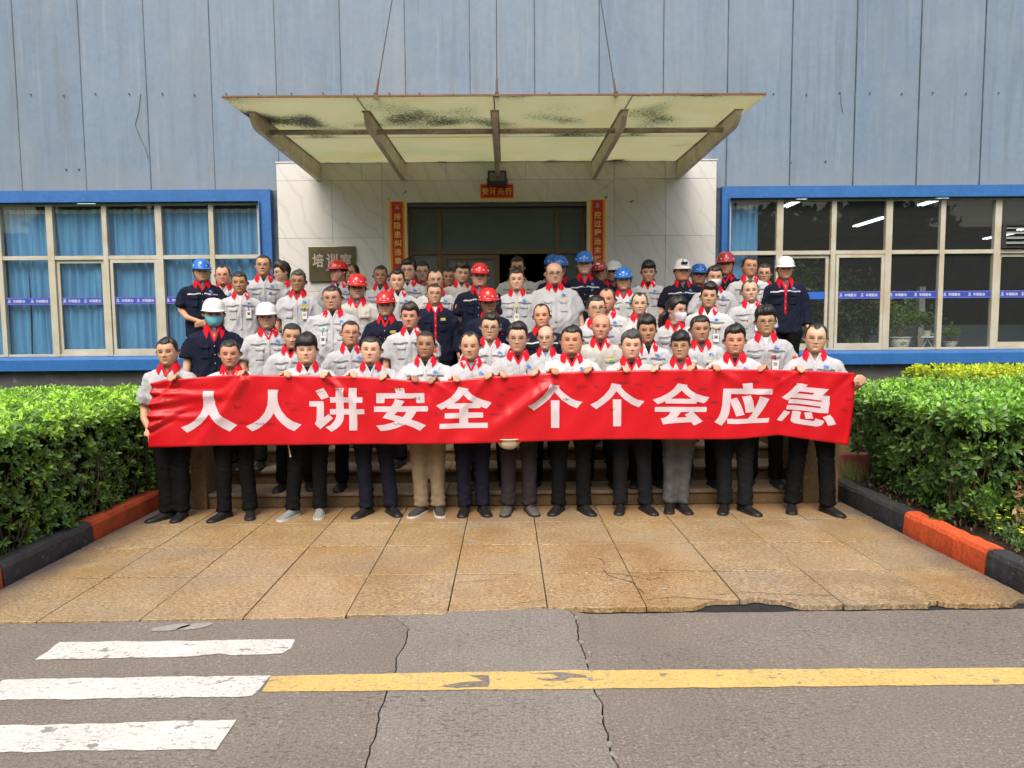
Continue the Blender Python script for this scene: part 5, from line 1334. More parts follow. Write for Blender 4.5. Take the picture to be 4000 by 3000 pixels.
def helmet_meshes():
    zb = .158; n = 40; V = []; F = []
    rows = [(1.0, 0)]+[(math.cos(a), math.sin(a)) for a in np.linspace(0.10, 1.50, 11)]+[(.0, 1)]
    def R_(k): t = 2*math.pi*k/n; return t, math.sin(t), math.cos(t)
    for q, (c, s) in enumerate(rows):
        for k in range(n):
            t, sn, cs = R_(k); rx, ry = .1005, (.128 if cs > 0 else .122)
            rib = .0028*math.exp(-((abs(sn)-.0)/.16)**2)*(cs > -.9)
            x = rx*sn*c**.75 if c > 0 else 0; y = -ry*cs*(c**.75 if c > 0 else 0)
            V.append((x, y+.006, zb+.118*s+rib*s))
    # brim: flare outward below the dome, long peak in front
    b0 = len(V)
    for off, dz in ((.010, -.004), (.014, -.009), (.010, -.014), (.0, -.012)):
        for k in range(n):
            t, sn, cs = R_(k); pk = max(0, cs)**2.5; o = off+(.034*pk if off > 0 else .0)
            V.append(((.1005+o*.75)*sn, -((.128 if cs > 0 else .122)+o)*cs+.006, zb+dz-.012*pk*(off > 0)+.0))
    for r_ in range(len(rows)-1):
        for k in range(n): F.append((r_*n+k, r_*n+(k+1) % n, (r_+1)*n+(k+1) % n, (r_+1)*n+k))
    rr = [0]+[b0//n+i for i in range(4)]
    for a, b in zip(rr, rr[1:]):
        for k in range(n): F.append((b*n+k, b*n+(k+1) % n, a*n+(k+1) % n, a*n+k))
    shell = headmesh('helmet', V, F)
    dots = []
    for a in (-62, -22, 22, 62):
        t = R(a); x, y, z = .0985*math.sin(t), -.1265*math.cos(t)+.006, zb+.024; nx, ny = math.sin(t), -math.cos(t); tx, ty = math.cos(t), math.sin(t)
        for d, r1 in ((.0, .0072), (.003, .006)):
            pass
        c0 = np.array([x+nx*.0035, y+ny*.0035, z]); T = np.array([tx, ty, 0]); U = np.array([0, 0, 1])
        P = [c0+T*.0075*math.cos(u)+U*.0075*math.sin(u) for u in np.linspace(0, 5.5, 8)]
        db = MB(); db.add(P+[p_-np.array([nx, ny, 0])*.008 for p_ in P], [tuple(range(8))]+[(i, i+8, (i+1) % 8+8, (i+1) % 8) for i in range(8)]); dots.append(headmesh('rivet', db.v, db.f, False))
    sb = MB()
    for s in (-1, 1):
        sb.tube([(s*.088, .0, .158), (s*.084, -.004, .10), (s*.074, -.022, .045), (s*.050, -.055, .004), (s*.010, -.080, -.018), (0, -.080, -.022)], .0036, 6)
    strap = headmesh('chin_strap', sb.v, sb.f)
    bb = MB().box(-.010, .010, -.090, -.074, -.042, -.018); buck = headmesh('buckle', bb.v, bb.f, False)
    lb = MB()
    for q in range(28):
        pass
    band = MB()
    for rr_, z in ((.0, 0),): pass
    for k in range(n):
        t, sn, cs = R_(k); band.v += [(.089*sn, -.112*cs+.006, .150), (.089*sn, -.112*cs+.006, .172)]
    band.f = [(2*k, 2*((k+1) % n), 2*((k+1) % n)+1, 2*k+1) for k in range(n)]
    hb_ = headmesh('headband', band.v, band.f)
    return shell, dots, strap, buck, hb_
def glasses_mesh(kind):
    b = MB(); r = {'thin': .0012, 'black': .0019, 'round': .0016}[kind]; hw, hh = {'thin': (.0225, .0135), 'black': (.0235, .015), 'round': (.023, .019)}[kind]
    y = -.1015; zc = .113
    for s in (-1, 1):
        P = []
        for k in range(17):
            t = 2*math.pi*k/16; e = .6 if kind != 'round' else 1.0
            cx, cz_ = math.cos(t), math.sin(t)
            P.append((s*.032+hw*math.copysign(abs(cx)**e, cx), y+.006*((abs(s*.032+hw*cx)-.032)/.02)+.000, zc+hh*math.copysign(abs(cz_)**e, cz_)))
        b.tube(P, r, 5, False)
        b.tube([(s*(.032+hw), y+.008, zc+.006), (s*.076, -.072, zc+.008), (s*.083, .0, zc+.006)], r*1.1, 5)
    b.tube([(-.010, y-.002, zc+.004), (0, y-.006, zc+.007), (.010, y-.002, zc+.004)], r, 5)
    fr = headmesh('glasses', b.v, b.f)
    b = MB()
    for s in (-1, 1):
        b.add([(s*.032+hw*.95*math.cos(t), y+.001+.004*math.cos(t)*s, zc+hh*.95*math.sin(t)) for t in np.linspace(0, 5.9, 14)], [tuple(range(14))])
    return fr, headmesh('lens', b.v, b.f, False)
def mask_mesh(p):
    zs = np.linspace(.004, .100, 13); ph = np.linspace(-1.22, 1.22, 27); V = []
    for z in zs:
        zz = np.full(27, z); x, y, _ = head_surface(zz, ph, p, feat=False)
        t = (z-.004)/.096; bul = .015*math.sin(math.pi*min(1, t*1.05))+.005+.007*math.exp(-((z-.085)/.02)**2); pl = .0025*math.sin(t*26)
        c = np.clip(np.cos(ph*1.15), 0, 1)
        V.append(np.stack([x*(1.0), y-bul*c-pl*c-.003, zz+.012*(1-c)*(.5-t)], 1))
    V = np.concatenate(V); F = [(j*27+i, j*27+i+1, (j+1)*27+i+1, (j+1)*27+i) for j in range(12) for i in range(26)]
    b = MB(); b.v = [tuple(v) for v in V]; b.f = F
    for s in (-1, 1):
        for z in (.012, .092): b.tube([(s*.069*p['fw'], -.030, z+(.01 if z < .05 else -.005)), (s*.082*p['fw'], .006, .10+(-.03 if z < .05 else .02))], .0012, 4)
    return headmesh('face_mask', b.v, b.f)
# ------------------------------------------------------------------ people: materials and assembly
def skinmat(n, c, rough=.48):
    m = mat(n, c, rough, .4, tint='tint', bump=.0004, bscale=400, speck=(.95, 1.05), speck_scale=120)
    return m
M_skin = [skinmat('skin_light', (.62, .375, .255)), skinmat('skin_medium', (.54, .308, .197)), skinmat('skin_tan', (.42, .220, .128)), skinmat('skin_ruddy', (.59, .292, .185))]
def cloth(n, c, noise=.06, rough=.85, **k):
    return mat(n, c, rough, .10, noise=noise, nscale=8, bump=.0065, bscale=13, **k)
M_sw = [cloth('white_workwear_%d' % k, c) for k, c in enumerate(((.49, .495, .525), (.45, .455, .485), (.53, .535, .56)))]
M_sb = cloth('ivory_workwear', (.50, .485, .455)); M_sn = cloth('navy_workwear', (.014, .017, .036), .2)
M_sk = cloth('pale_grey_shirt', (.50, .50, .49)); M_sd = cloth('dark_shirt', (.03, .028, .03))
M_red = cloth('red_collar_cloth', (.62, .012, .028), .1); M_redn = cloth('red_collar_cloth_dark', (.50, .012, .022), .12)
M_grey = mat('grey_chest_tape', (.15, .155, .17), .6, .3); M_silv = mat('silver_reflective_tape', (.50, .50, .50), .4, .5)
M_logo = mat('chest_logo_blue', (.08, .26, .62), .6); M_yel = mat('yellow_lettering', (.62, .52, .12), .6); M_btn = mat('button', (.55, .55, .56), .4)
M_tee = {'k': cloth('black_tee', (.016, .014, .016)), 'w': cloth('white_tee', (.72, .72, .72)), 'g': cloth('grey_tee', (.085, .085, .105)), 'n': cloth('navy_polo', (.020, .022, .04)),
         'b': cloth('blue_check_shirt', (.25, .36, .55), .4), 't': cloth('teal_polo', (.035, .10, .15), .3), 'r': cloth('striped_tee', (.05, .05, .05), .2)}
M_trk = [cloth('black_trousers', (.008, .008, .009), .25), cloth('navy_trousers', (.012, .013, .024), .25), cloth('khaki_trousers', (.24, .185, .12), .14), cloth('brown_grey_trousers', (.032, .026, .029), .2),
         cloth('grey_jeans', (.11, .11, .118), .4), cloth('charcoal_trousers', (.014, .014, .018), .25)]
M_hair = {'k': mat('black_hair', (.012, .010, .010), .42, .5, bump=.003, bscale=90, stretch=(3, 3, .6), noise=.4, nscale=60), 'b': mat('dark_brown_hair', (.035, .022, .016), .45, .5, bump=.003, bscale=90, stretch=(3, 3, .6), noise=.4, nscale=60),
          'g': mat('greying_hair', (.10, .095, .09), .5, .4, bump=.003, bscale=90, col2=(.02, .018, .018), nscale=70, stretch=(3, 3, .5)), 'z': mat('cropped_hair', (.035, .030, .028), .6, .3, bump=.002, bscale=300, noise=.4, nscale=150)}
def shellmat(n, c):
    m = mat(n, c, .22, .5, coat=.35, noise=.08, nscale=6, speck=(.97, 1.02), speck_scale=50); return m
M_hel = {'r': shellmat('red_helmet_shell', (.60, .016, .018)), 'b': shellmat('blue_helmet_shell', (.012, .15, .58)), 'w': shellmat('white_helmet_shell', (.78, .79, .80)), 'd': shellmat('dark_red_helmet_shell', (.42, .022, .025))}
M_dot = mat('rivet_white', (.82, .82, .82), .3); M_strap = mat('chin_strap_black', (.012, .012, .013), .6); M_buck = mat('buckle_blue', (.10, .17, .48), .4); M_band_ = mat('helmet_band', (.02, .02, .02), .8)
M_gfr = {'thin': mat('thin_wire_frame', (.10, .08, .07), .3, metal=.6), 'black': mat('black_frame', (.012, .011, .011), .3), 'round': mat('dark_round_frame', (.05, .035, .028), .3)}
M_lens = glassmat('spectacle_lens', (.97, .97, .97), 1.0, .02)
M_mask = {'b': mat('blue_face_mask', (.17, .52, .66), .8, .2, bump=.001, bscale=200), 'w': mat('white_face_mask', (.74, .74, .76), .8, .2, bump=.001, bscale=200)}
M_card = mat('white_id_card', (.76, .77, .78), .35); M_clip = mat('card_clip', (.05, .05, .06), .4); M_pic = mat('card_print', (.45, .28, .25), .5)
M_shoe = {'k': mat('black_leather', (.014, .014, .015), .3, .5, bump=.001, bscale=30), 'm': mat('black_matt_shoe', (.012, .012, .013), .45, .4, bump=.002, bscale=60), 'g': mat('grey_mesh_trainer', (.20, .22, .22), .75, bump=.002, bscale=150), 'd': mat('dark_canvas', (.035, .032, .035), .8),
          'e': mat('dark_grey_shoe', (.075, .07, .07), .7)}
M_sole = {'k': mat('black_sole', (.015, .015, .015), .7), 'w': mat('white_sole', (.62, .60, .54), .6), 'g': mat('grey_sole', (.33, .33, .31), .6)}
M_badge = {'y': mat('yellow_badge', (.75, .60, .04), .4), 'g': mat('green_badge', (.10, .5, .16), .4), 'r': mat('red_badge', (.65, .04, .03), .4), 'l': mat('blue_badge', (.08, .12, .4), .4), 'o': mat('orange_badge', (.75, .25, .05), .4)}
UPPER, SOLE, LACES = shoe_meshes()
HEL = helmet_meshes(); GL = {k: glasses_mesh(k) for k in ('thin', 'black', 'round')}
HAIR = {
 'short': dict(top=.018, side=.0035, hf=.184, quiff=.003), 'neat': dict(top=.022, side=.005, hf=.184, part=.012, quiff=.006), 'full': dict(top=.032, side=.008, hf=.172, part=.014, quiff=.008),
 'buzz': dict(top=.0045, side=.0022, hf=.186, col='z'), 'crew': dict(top=.013, side=.004, hf=.182, quiff=.002), 'bald': dict(top=0, side=0, hf=.24, root=0, tmp=.1, col=None),
 'rec': dict(top=.012, side=.006, hf=.203, tmp=.014), 'top_bald': dict(top=-.004, side=.007, hf=.236, tmp=.05, root=.3), 'thin': dict(top=.007, side=.005, hf=.197, tmp=.02),
 'fringe': dict(top=.030, side=.010, hf=.154, quiff=.006, jag=.014, sweep=0), 'bowl': dict(top=.034, side=.016, hf=.150, quiff=.008, jag=.006, sweep=0), 'curly': dict(top=.036, side=.010, hf=.172, curl=.016, quiff=.010),
 'spiky': dict(top=.027, side=.006, hf=.182, curl=.009, quiff=.006), 'quiff': dict(top=.036, side=.007, hf=.182, curl=.006, quiff=.014), 'peak': dict(top=.011, side=.006, hf=.192, tmp=.022), 'woman': dict(sweep=0, top=.026, side=.020, hf=.168, part=.016, quiff=.004)}
TONE = {'z': (.32, .30, .30), 'k': (.13, .12, .12), 'b': (.16, .13, .12), 'g': (.28, .26, .25), None: (1, 1, 1)}
LV = [(0.0, 6.20), (.145, 6.66), (.29, 7.06), (.435, 7.46), (.58, 7.86), (.725, 8.26), (.87, 8.66)]
_placed = []; ppl = []
def card_mesh(fh, x, z, w=.056, h=.086):
    V = []
    for dz in (0, -h):
        for dx in (-w/2, w/2): V.append(fh(x+dx, z+dz, .012))
    y = min(v[1] for v in V); V = [(v[0], y, v[2]) for v in V]; V2 = V+[(a, b+.002, c) for a, b, c in V]
    return V2, [(0, 1, 3, 2), (4, 6, 7, 5), (0, 4, 5, 1), (1, 5, 7, 3), (3, 7, 6, 2), (2, 6, 4, 0)], y
def person(px, py, label, sh='W', hair='short', hc='k', hel=None, gl=None, tee='k', skin=0, wid=1.0, bel=0.0, yaw=0, pit=0, tilt=0, stripe=1, pose='side', slv='s', face=(1, .89), eye=1.0, smile=0, mask=None, zv=None,
           card=None, badge=None, D=None, lvl=None, feet=None, tr=0, shoe='k', sole='k', hands=None, rot=None, logo=1, lapel='red', polo=None, arm_badge=None, extra=None, seed=None, head=1.0):
    idx = len(ppl); seed = idx if seed is None else seed; rs = np.random.RandomState(100+seed)
    wid = round(wid*1.06, 3); yaw = yaw+rs.uniform(-7, 7); pit = pit+rs.uniform(-3, 4); tilt = tilt+rs.uniform(-3.5, 3.5)
    smile = smile+rs.uniform(-.25, .35); eye = min(1.0, eye*rs.uniform(.6, 1.15)); face = (face[0]*rs.uniform(.975, 1.05), face[1]*rs.uniform(.95, 1.07)); tone = np.array([1, 1, 1])*rs.uniform(.90, 1.07)*np.array([1, rs.uniform(.95, 1.03), rs.uniform(.92, 1.04)])
    hp = dict(top=.02, side=.006, hf=.18, tmp=0.0, curl=0.0, part=0.0, quiff=0.0, jag=0.0, root=1.0, sweep=1.0, col=hc); hp.update(HAIR[hair]); hp['hf'] = hp['hf']+rs.uniform(-.003, .006); hp['top'] = hp['top']*rs.uniform(.85, 1.2); hp['part'] = hp['part'] or (rs.uniform(-.008, .010) if hp['top'] > .012 else 0)
    if HAIR[hair].get('col', 1) is None: hp['col'] = None
    elif 'col' not in HAIR[hair]: hp['col'] = hc
    if hel: hp.update(top=.002, side=.006, hf=.19, quiff=0, curl=0)
    above = .045 if hel else max(.0, hp['top']*.8)
    best = None
    for k, (z0, d) in enumerate(LV):
        dd = D or d; zt = at(px, py, dd)[2]; st = zt-z0-above*1.0
        if lvl is not None and k != lvl: continue
        sc = abs(st-1.705)
        if best is None or sc < best[0]: best = (sc, k, z0, dd, st)
    _, k, z0, dd, st = best
    X = at(px, py, dd)[0]
    s = st/1.689
    s = min(max(s, .90), 1.09)
    zoff = z0
    e = empty('person', (X, dd, zoff), R(rot) if rot is not None else -math.atan2(X, dd)*.75+R(rs.uniform(-3, 3) if hands else rs.uniform(-9, 9)), label=label, cat='person', group='workers posing for the group photo')
    e.scale = (s, s, s); ppl.append((e, k, st, label)); _placed.append((X, dd, k, label[:30]))
    p = dict(fw=face[0], jaw=face[1], nose=rs.uniform(.8, 1.2), smile=smile, ear=1.0, yaw=yaw, pitch=pit, roll=tilt, bd=rs.uniform(.75, 1.0), brow=rs.uniform(-.3, .3), eye=eye,
             rootc=TONE[hp['col']], fem=(hair == 'woman'), **{q: hp[q] for q in ('top', 'side', 'hf', 'tmp', 'curl', 'part', 'quiff', 'jag', 'root', 'sweep')})
    if hair == 'woman': p['bd'] = .55
    # arms
    M = Matrix.LocRotScale(e.location, e.rotation_euler, e.scale); Mi = M.inverted(); arms = None
    if hands:
        arms = []; parts = []
        for si, sg in enumerate((-1, 1)):
            S = Vector((sg*.162*(1+(wid-1)*.9), .005, 1.328)); h = hands[si]
            if h is None:
                P = [S, S+Vector((sg*.05, .02, -.13)), S+Vector((sg*.085, .06, -.27)), S+Vector((sg*.07, .0, -.38)), S+Vector((sg*.02, -.06, -.46))]; d = (P[4]-P[3]).normalized(); kn = P[4]+d*.08; hd = hand_parts(P[4], kn, (0, -.1, -.9), (1, 0, 0))
            else:
                T = Mi @ Vector(h[:3]); mode = h[3] if len(h) > 3 else 'over'
                if mode == 'over':
                    wr = T+Vector((sg*.035, .075, -.022)); kn = T+Vector((0, .012, .030)); hd = hand_parts(wr, kn, Vector((-sg*.12, -.55, -.83)).normalized(), (1, 0, 0))
                else:   # fist closing round the banner's side edge
                    wr = T+Vector((.055, .05, -.02)); kn = T+Vector((.018, .005, .0)); hd = hand_parts(wr, kn, Vector((-.75, -.62, .0)).normalized(), (0, 0, 1))
                a_, b_ = .285, .25; dv = wr-S; L_ = min(dv.length, a_+b_-.01); u = dv.normalized(); q = (a_*a_-b_*b_+L_*L_)/(2*L_); hh = math.sqrt(max(.0004, a_*a_-q*q))
                down = Vector((sg*.55, .25, -1)); down = (down-u*down.dot(u)).normalized(); E_l = S+u*q+down*hh
                P = [S, S+(E_l-S)*.5+Vector((sg*.008, 0, 0)), E_l, E_l+(wr-E_l)*.5, wr]
            arms.append([tuple(v) for v in P]); parts.append(tubeVF(P, [.046, .045, .040, .036, .026], 12)); parts += hd
        AV, AF = vox(parts, .0088, 1)[:2]
    else: AV, AF = rest_arms(pose, wid)
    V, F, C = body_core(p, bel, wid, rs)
    hs = head
    if hs != 1.0: pass
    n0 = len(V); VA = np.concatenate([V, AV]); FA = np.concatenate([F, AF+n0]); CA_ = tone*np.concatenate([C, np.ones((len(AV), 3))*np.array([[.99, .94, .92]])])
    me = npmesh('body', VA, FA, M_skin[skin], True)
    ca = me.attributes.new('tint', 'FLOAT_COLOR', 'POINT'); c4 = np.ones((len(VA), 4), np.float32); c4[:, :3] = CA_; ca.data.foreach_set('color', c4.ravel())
    lk('body', me, e)
    HM = head_matrix(yaw, pit, tilt)
    def onhead(name, me, m, par=e, lab=None):
        me2 = me
        if m is not None and not len(me.materials): me.materials.append(m)
        elif m is not None and me.materials[0] != m: me2 = me.copy(); me2.materials[0] = m
        o = lk(name, me2, par); o.matrix_local = HM if par is e else Matrix.Identity(4); return o
    if hp['col']:
        hv, hf_ = hair_mesh(p, rs); ho = onhead('hair', npmesh('hair', hv, hf_, None, True), M_hair[hp['col']])
        if hair == 'woman':
            b = MB(); b.tube([(-.03, .085, ZH+.09), (-.055, .125, ZH+.05), (-.06, .135, ZH-.03), (-.055, .12, ZH-.11)], [.028, .034, .036, .018], 12)
            mk('ponytail', b.v, b.f, M_hair[hp['col']], ho, True)
    if hel:
        c = hel[0]
        ho = onhead('helmet', HEL[0], M_hel[c]); onhead('headband', HEL[4], M_band_, ho)
        if 'x' not in hel: [onhead('rivet', q_, M_dot if c != 'w' else M_hel['w'], ho) for q_ in HEL[1]]
        onhead('chin_strap', HEL[2], M_strap, ho); onhead('buckle', HEL[3], M_buck, ho)
        if 'L' in hel:
            b = MB(); zc = ZH+.235; b.lathe([(0, 0), (.024, 0), (.026, .006), (.026, .026), (.018, .034)], 18); b.v = [(x, -.128-z, zc+y) for x, y, z in b.v]; b.box(-.034, .034, -.13, -.108, zc-.042, zc-.012)
            mk('head_torch', b.v, b.f, M_blk, ho); b = MB(); b.lathe([(0, 0), (.021, 0)], 18); b.v = [(x, -.163, zc+y) for x, y, z in b.v]; mk('torch_lens', b.v, b.f, M_dot, ho)
        if 'o' in hel:
            b = MB(); b.add([(.026*math.cos(t)-.01, -.1315+.003*math.cos(t)**2, ZH+.215+.013*math.sin(t)) for t in np.linspace(0, 5.9, 14)], [tuple(range(14))]); mk('helmet_sticker', b.v, b.f, M_dot, ho)
    if gl:
        go = onhead('glasses', GL[gl][0], M_gfr[gl]); onhead('lens', GL[gl][1], M_lens, go)
    if mask: onhead('face_mask', mask_mesh(p), M_mask[mask])
    # clothes
    zvv = zv or (1.345 if sh[0] != 'N' else 1.335)
    navy = sh[0] == 'N'; ms = {'W': M_sw[seed % 3], 'B': M_sb, 'N': M_sn, 'K': M_sk, 'D': M_sd}[sh[0]]
    long_ = 'l' in sh or slv == 'l'
    D_ = shirt_proto(wid, bel, 'l' if long_ else 's', pose, zvv, seed % 4 if not arms else 50+seed, arms, .0140 if k < 2 else .0165)
    def part(name, me, m, par, off=None):
        me2 = me if not len(me.materials) or me.materials[0] == m else me.copy()
        if not len(me2.materials): me2.materials.append(m)
        else: me2.materials[0] = m
        return lk(name, me2, par, off)
    so_ = part('shirt', D_['shirt'], ms, e)
    if 'n' not in (extra or ''):
        co_ = part('collar', D_['collar'], M_redn if navy else M_red, so_)
        sol = co_.modifiers.new('thick', 'SOLIDIFY'); sol.thickness = .003; sol.offset = 1
        part('facing', D_['facing'], M_red if lapel == 'red' else ms, so_)
    if lapel == 'red' and (seed % 3 == 0 or navy and seed % 2): part('placket', D_['placket'], M_red if navy and long_ else ms, so_)
    else: part('placket', D_['placket'], ms, so_)
    part('button', D_['button'], M_btn, so_)['kind'] = 'stuff'
    if stripe:
        for q in 'LR': part('chest_tape', D_['stripe'+q], M_silv if navy else M_grey, so_)
    for q in 'LR': part('pocket_flap', D_['flap'+q], ms, so_); part('pocket', D_['pocket'+q], ms, so_)
    if seed % 3 != 1: part('red_tab', D_['tab'+('L' if seed % 2 else 'R')], M_red, so_)
    if logo: part('chest_logo', D_['logo'], M_logo, so_)
    if 'y' in (extra or ''): part('chest_lettering', D_['patch'], M_yel, so_)
    fh = D_['fh']
    if tee != 's': part('undershirt', D_['tee'], M_tee[tee], e)
    if polo:
        o = part('polo_collar', D_['collar'].copy(), M_tee[polo], e); o.scale = (.78, .86, 1); o.location = (0, 0, .004)
    if card:
        v, f_, y = card_mesh(fh, card[0], card[1]); co_ = mk('id_card', v, f_, M_card, so_)
        mk('card_print', [(card[0]-.016, y-.001, card[1]-.05), (card[0]+.016, y-.001, card[1]-.05), (card[0]+.016, y-.001, card[1]-.018), (card[0]-.016, y-.001, card[1]-.018)], [(0, 1, 2, 3)], M_pic if seed % 2 else M_grey, co_)
        mk('card_clip', MB().tube([(card[0], y+.002, card[1]+.004), (card[0]-.004, y+.002, card[1]+.05)], .004, 6).v, MB().tube([(card[0], y+.002, card[1]+.004), (card[0]-.004, y+.002, card[1]+.05)], .004, 6).f, M_clip, co_)
    if badge:
        bx, bz = badge[1], badge[2]; x, y, z = fh(bx, bz, .012); b = MB(); b.lathe([(0, 0), (.014, .0), (.016, .003), (.016, .006)], 16); b.v = [(x+a, y+c, z+b_) for a, b_, c in b.v]; mk('badge', b.v, b.f, M_badge[badge[0]], so_)
    if arm_badge:
        P = Vector((arms or [arm_path(-1, pose), arm_path(1, pose)])[0 if arm_badge < 0 else 1][1]); sg = arm_badge
        b = MB(); c0 = P+Vector((sg*.055, -.062, -.02)); b.add([c0+Vector((.026*math.cos(t), -.008*math.cos(t)*sg*-1, .038*math.sin(t))) for t in np.linspace(0, 5.8, 12)], [tuple(range(12))])
        b.add([Vector(p_)+Vector((0, .02, 0)) for p_ in b.v[:12]], [tuple(range(12))[::-1]]); b.f += [(i, i+12, (i+1) % 12+12, (i+1) % 12) for i in range(12)]
        o = mk('arm_badge', b.v, b.f, M_badge['o'], so_); b = MB(); b.add([c0+Vector((.016*math.cos(t), -.002-.006*math.cos(t)*sg*-1, .026*math.sin(t))) for t in np.linspace(0, 5.8, 12)], [tuple(range(12))]); mk('badge_centre', b.v, b.f, M_badge['r'], o)
    # legs
    if feet:
        fl, fr_ = feet[0], feet[1]; loc = []
        for (fx, fy, fa) in (fl, fr_):
            w = gnd(fx, fy, z0+.0); q = Mi @ Vector((at(fx, fy, dd+.0)[0], dd+.0, 0)); loc.append((q.x, 0.0, fa))
        tm = trousers_proto(loc[0][:2], loc[1][:2], wid, seed+7, .93 if tr == 4 else 1.0, .0165)
    else:
        o_ = .115 if seed % 2 else .13; loc = [(-o_, 0, -14), (o_, 0, 14)]; tm = trousers_proto((-o_, 0), (o_, 0), 1.0 if wid < 1.08 else 1.15, 1, 1.0, .021)
    part('trousers', tm, M_trk[tr], e)
    for (fx, fy, fa) in loc:
        s_o = part('shoe', UPPER, M_shoe[shoe], e); s_o.location = (fx, fy-.01, 0); s_o.rotation_euler = (0, 0, R(fa))
        part('sole', SOLE, M_sole[sole], s_o)
        if feet and shoe != 'd': part('laces', LACES, M_sole['g'] if shoe == 'g' else M_strap, s_o)
    return e
# ------------------------------------------------------------------ the people in the photograph
# banner outline in photo pixels, used for the cloth and for the hands that hold it
BT = [(588, 1497), (640, 1482), (700, 1480), (850, 1467), (940, 1462), (1100, 1467), (1380, 1469), (1500, 1476), (1600, 1485), (1690, 1490), (1800, 1484), (1911, 1472), (2164, 1456), (2300, 1450), (2450, 1447), (2700, 1442), (3000, 1443), (3200, 1450), (3344, 1457)]
BB = [(580, 1748), (800, 1743), (1100, 1738), (1400, 1735), (1900, 1731), (2300, 1718), (2900, 1714), (3000, 1704), (3040, 1699), (3140, 1714), (3312, 1739)]
BY = 5.90
def btop(px): return np.interp(px, [p[0] for p in BT], [p[1] for p in BT])
def H(px, dz=0.0): q = at(px, btop(px), BY); return (q[0], q[1], q[2]+dz)
P = person
# front row on the paving, each holding the banner
P(655, 1316, 'slim man at the left end of the banner, one fist on its top edge', hair='short', tee='s', skin=1, wid=.94, D=6.12, lvl=0, stripe=0, lapel='red', feet=((658, 2035, -48), (712, 2035, -6)), shoe='m', hands=(None, H(680)), rot=10, face=(.97, .92), eye=.6, seed=1)
P(898, 1326, 'short-haired man second from the left in the front row, banner at his collar', hair='crew', tee='s', skin=3, wid=.95, D=6.14, lvl=0, stripe=0, feet=((880, 2030, -38), (977, 2030, 4)), shoe='m', hands=(None, H(945)), eye=.6, zv=1.32, seed=2)
P(1198, 1303, 'man with a thick bowl-cut fringe and black tee in the front row, grey trainers', hair='bowl', tee='k', skin=0, wid=1.05, bel=.02, D=6.18, lvl=0, face=(1.07, 1.08), feet=((1146, 2020, -34), (1250, 2020, -3)), shoe='g', sole='w', hands=(H(1120), H(1270)), lapel='w', eye=.5, seed=3)
P(1446, 1312, 'stocky cropped man in front wearing a navy polo under his jacket', hair='crew', tee='n', polo='n', skin=0, wid=1.08, bel=.03, D=6.2, lvl=0, face=(1.06, 1.08), feet=((1433, 2015, -34), (1529, 2015, 25)), tr=1, hands=(H(1380), H(1500)), lapel='w', eye=.5, seed=4)
P(1660, 1292, 'lean man with shaved head in front wearing khaki trousers', hair='buzz', tee='k', skin=2, wid=1.0, D=6.22, lvl=0, feet=((1646, 2010, -28), (1712, 2010, 10)), tr=2, shoe='d', sole='w', hands=(H(1619), H(1692)), lapel='w', arm_badge=1, eye=.6, badge=('l', .05, 1.235), seed=5)
P(1838, 1295, 'older man with receding hair and a blue checked shirt under his jacket, front row', hair='rec', tee='b', polo='b', skin=1, wid=1.0, D=6.22, lvl=0, stripe=0, feet=((1816, 2006, -10), (1886, 2006, 14)), tr=1, hands=(H(1780), H(1911)), extra='y', eye=.6, seed=6)
P(2022, 1258, 'neatly parted man with glasses at the centre of the front row, card on his pocket', hair='neat', gl='thin', tee='k', skin=0, wid=1.0, D=6.23, lvl=0, stripe=0, feet=((1985, 2005, -12), (2069, 2005, 15)), tr=3, shoe='e', hands=(H(1965), H(2090)), card=(.075, 1.25), lapel='red', arm_badge=-1, seed=7)
P(2232, 1273, 'stout round-faced man in a black polo, front row beside the centre', hair='crew', tee='k', polo='k', skin=3, wid=1.12, bel=.05, D=6.22, lvl=0, stripe=0, face=(1.1, 1.12), feet=((2182, 2005, -22), (2279, 2005, 26)), shoe='m', hands=(H(2164), H(2300)), extra='y', eye=.6, seed=8)
P(2464, 1289, 'front-row man with upright spiky hair and a black tee', hair='spiky', hc='g', tee='k', skin=0, wid=1.05, D=6.23, lvl=0, stripe=0, face=(1.04, 1.0), feet=((2424, 2000, -10), (2521, 2000, 22)), tr=5, hands=(H(2442), H(2560)), lapel='red', eye=.6, seed=9)
P(2660, 1289, 'thin young man with glasses, long fringe and grey jeans in the front row', hair='fringe', gl='thin', tee='g', skin=1, wid=.93, D=6.24, lvl=0, stripe=0, face=(.94, .9), feet=((2614, 2000, 0), (2663, 2000, 22)), tr=4, shoe='m', hands=(None, H(2703)), eye=.7, seed=10)
P(2872, 1268, 'older man with full dark hair and black polo, second from the right in front', hair='full', tee='k', polo='k', skin=3, wid=1.04, D=6.18, lvl=0, stripe=0, face=(1.04, 1.0), feet=((2830, 2002, -8), (2909, 2002, 38)), tr=5, hands=(H(2797), H(2979)), eye=.7, seed=11)
P(3184, 1262, 'balding man with glasses at the right end gripping the banner corner', hair='peak', gl='thin', tee='s', skin=0, wid=.98, D=6.14, lvl=0, stripe=1, face=(1.0, .95), feet=((3093, 2000, -2), (3230, 2000, 36)), shoe='m', hands=(H(3125), (at(3350, 1480, BY)[0], BY-.01, at(3350, 1480, BY)[2], 'fist')), lapel='w', eye=.6, seed=12)
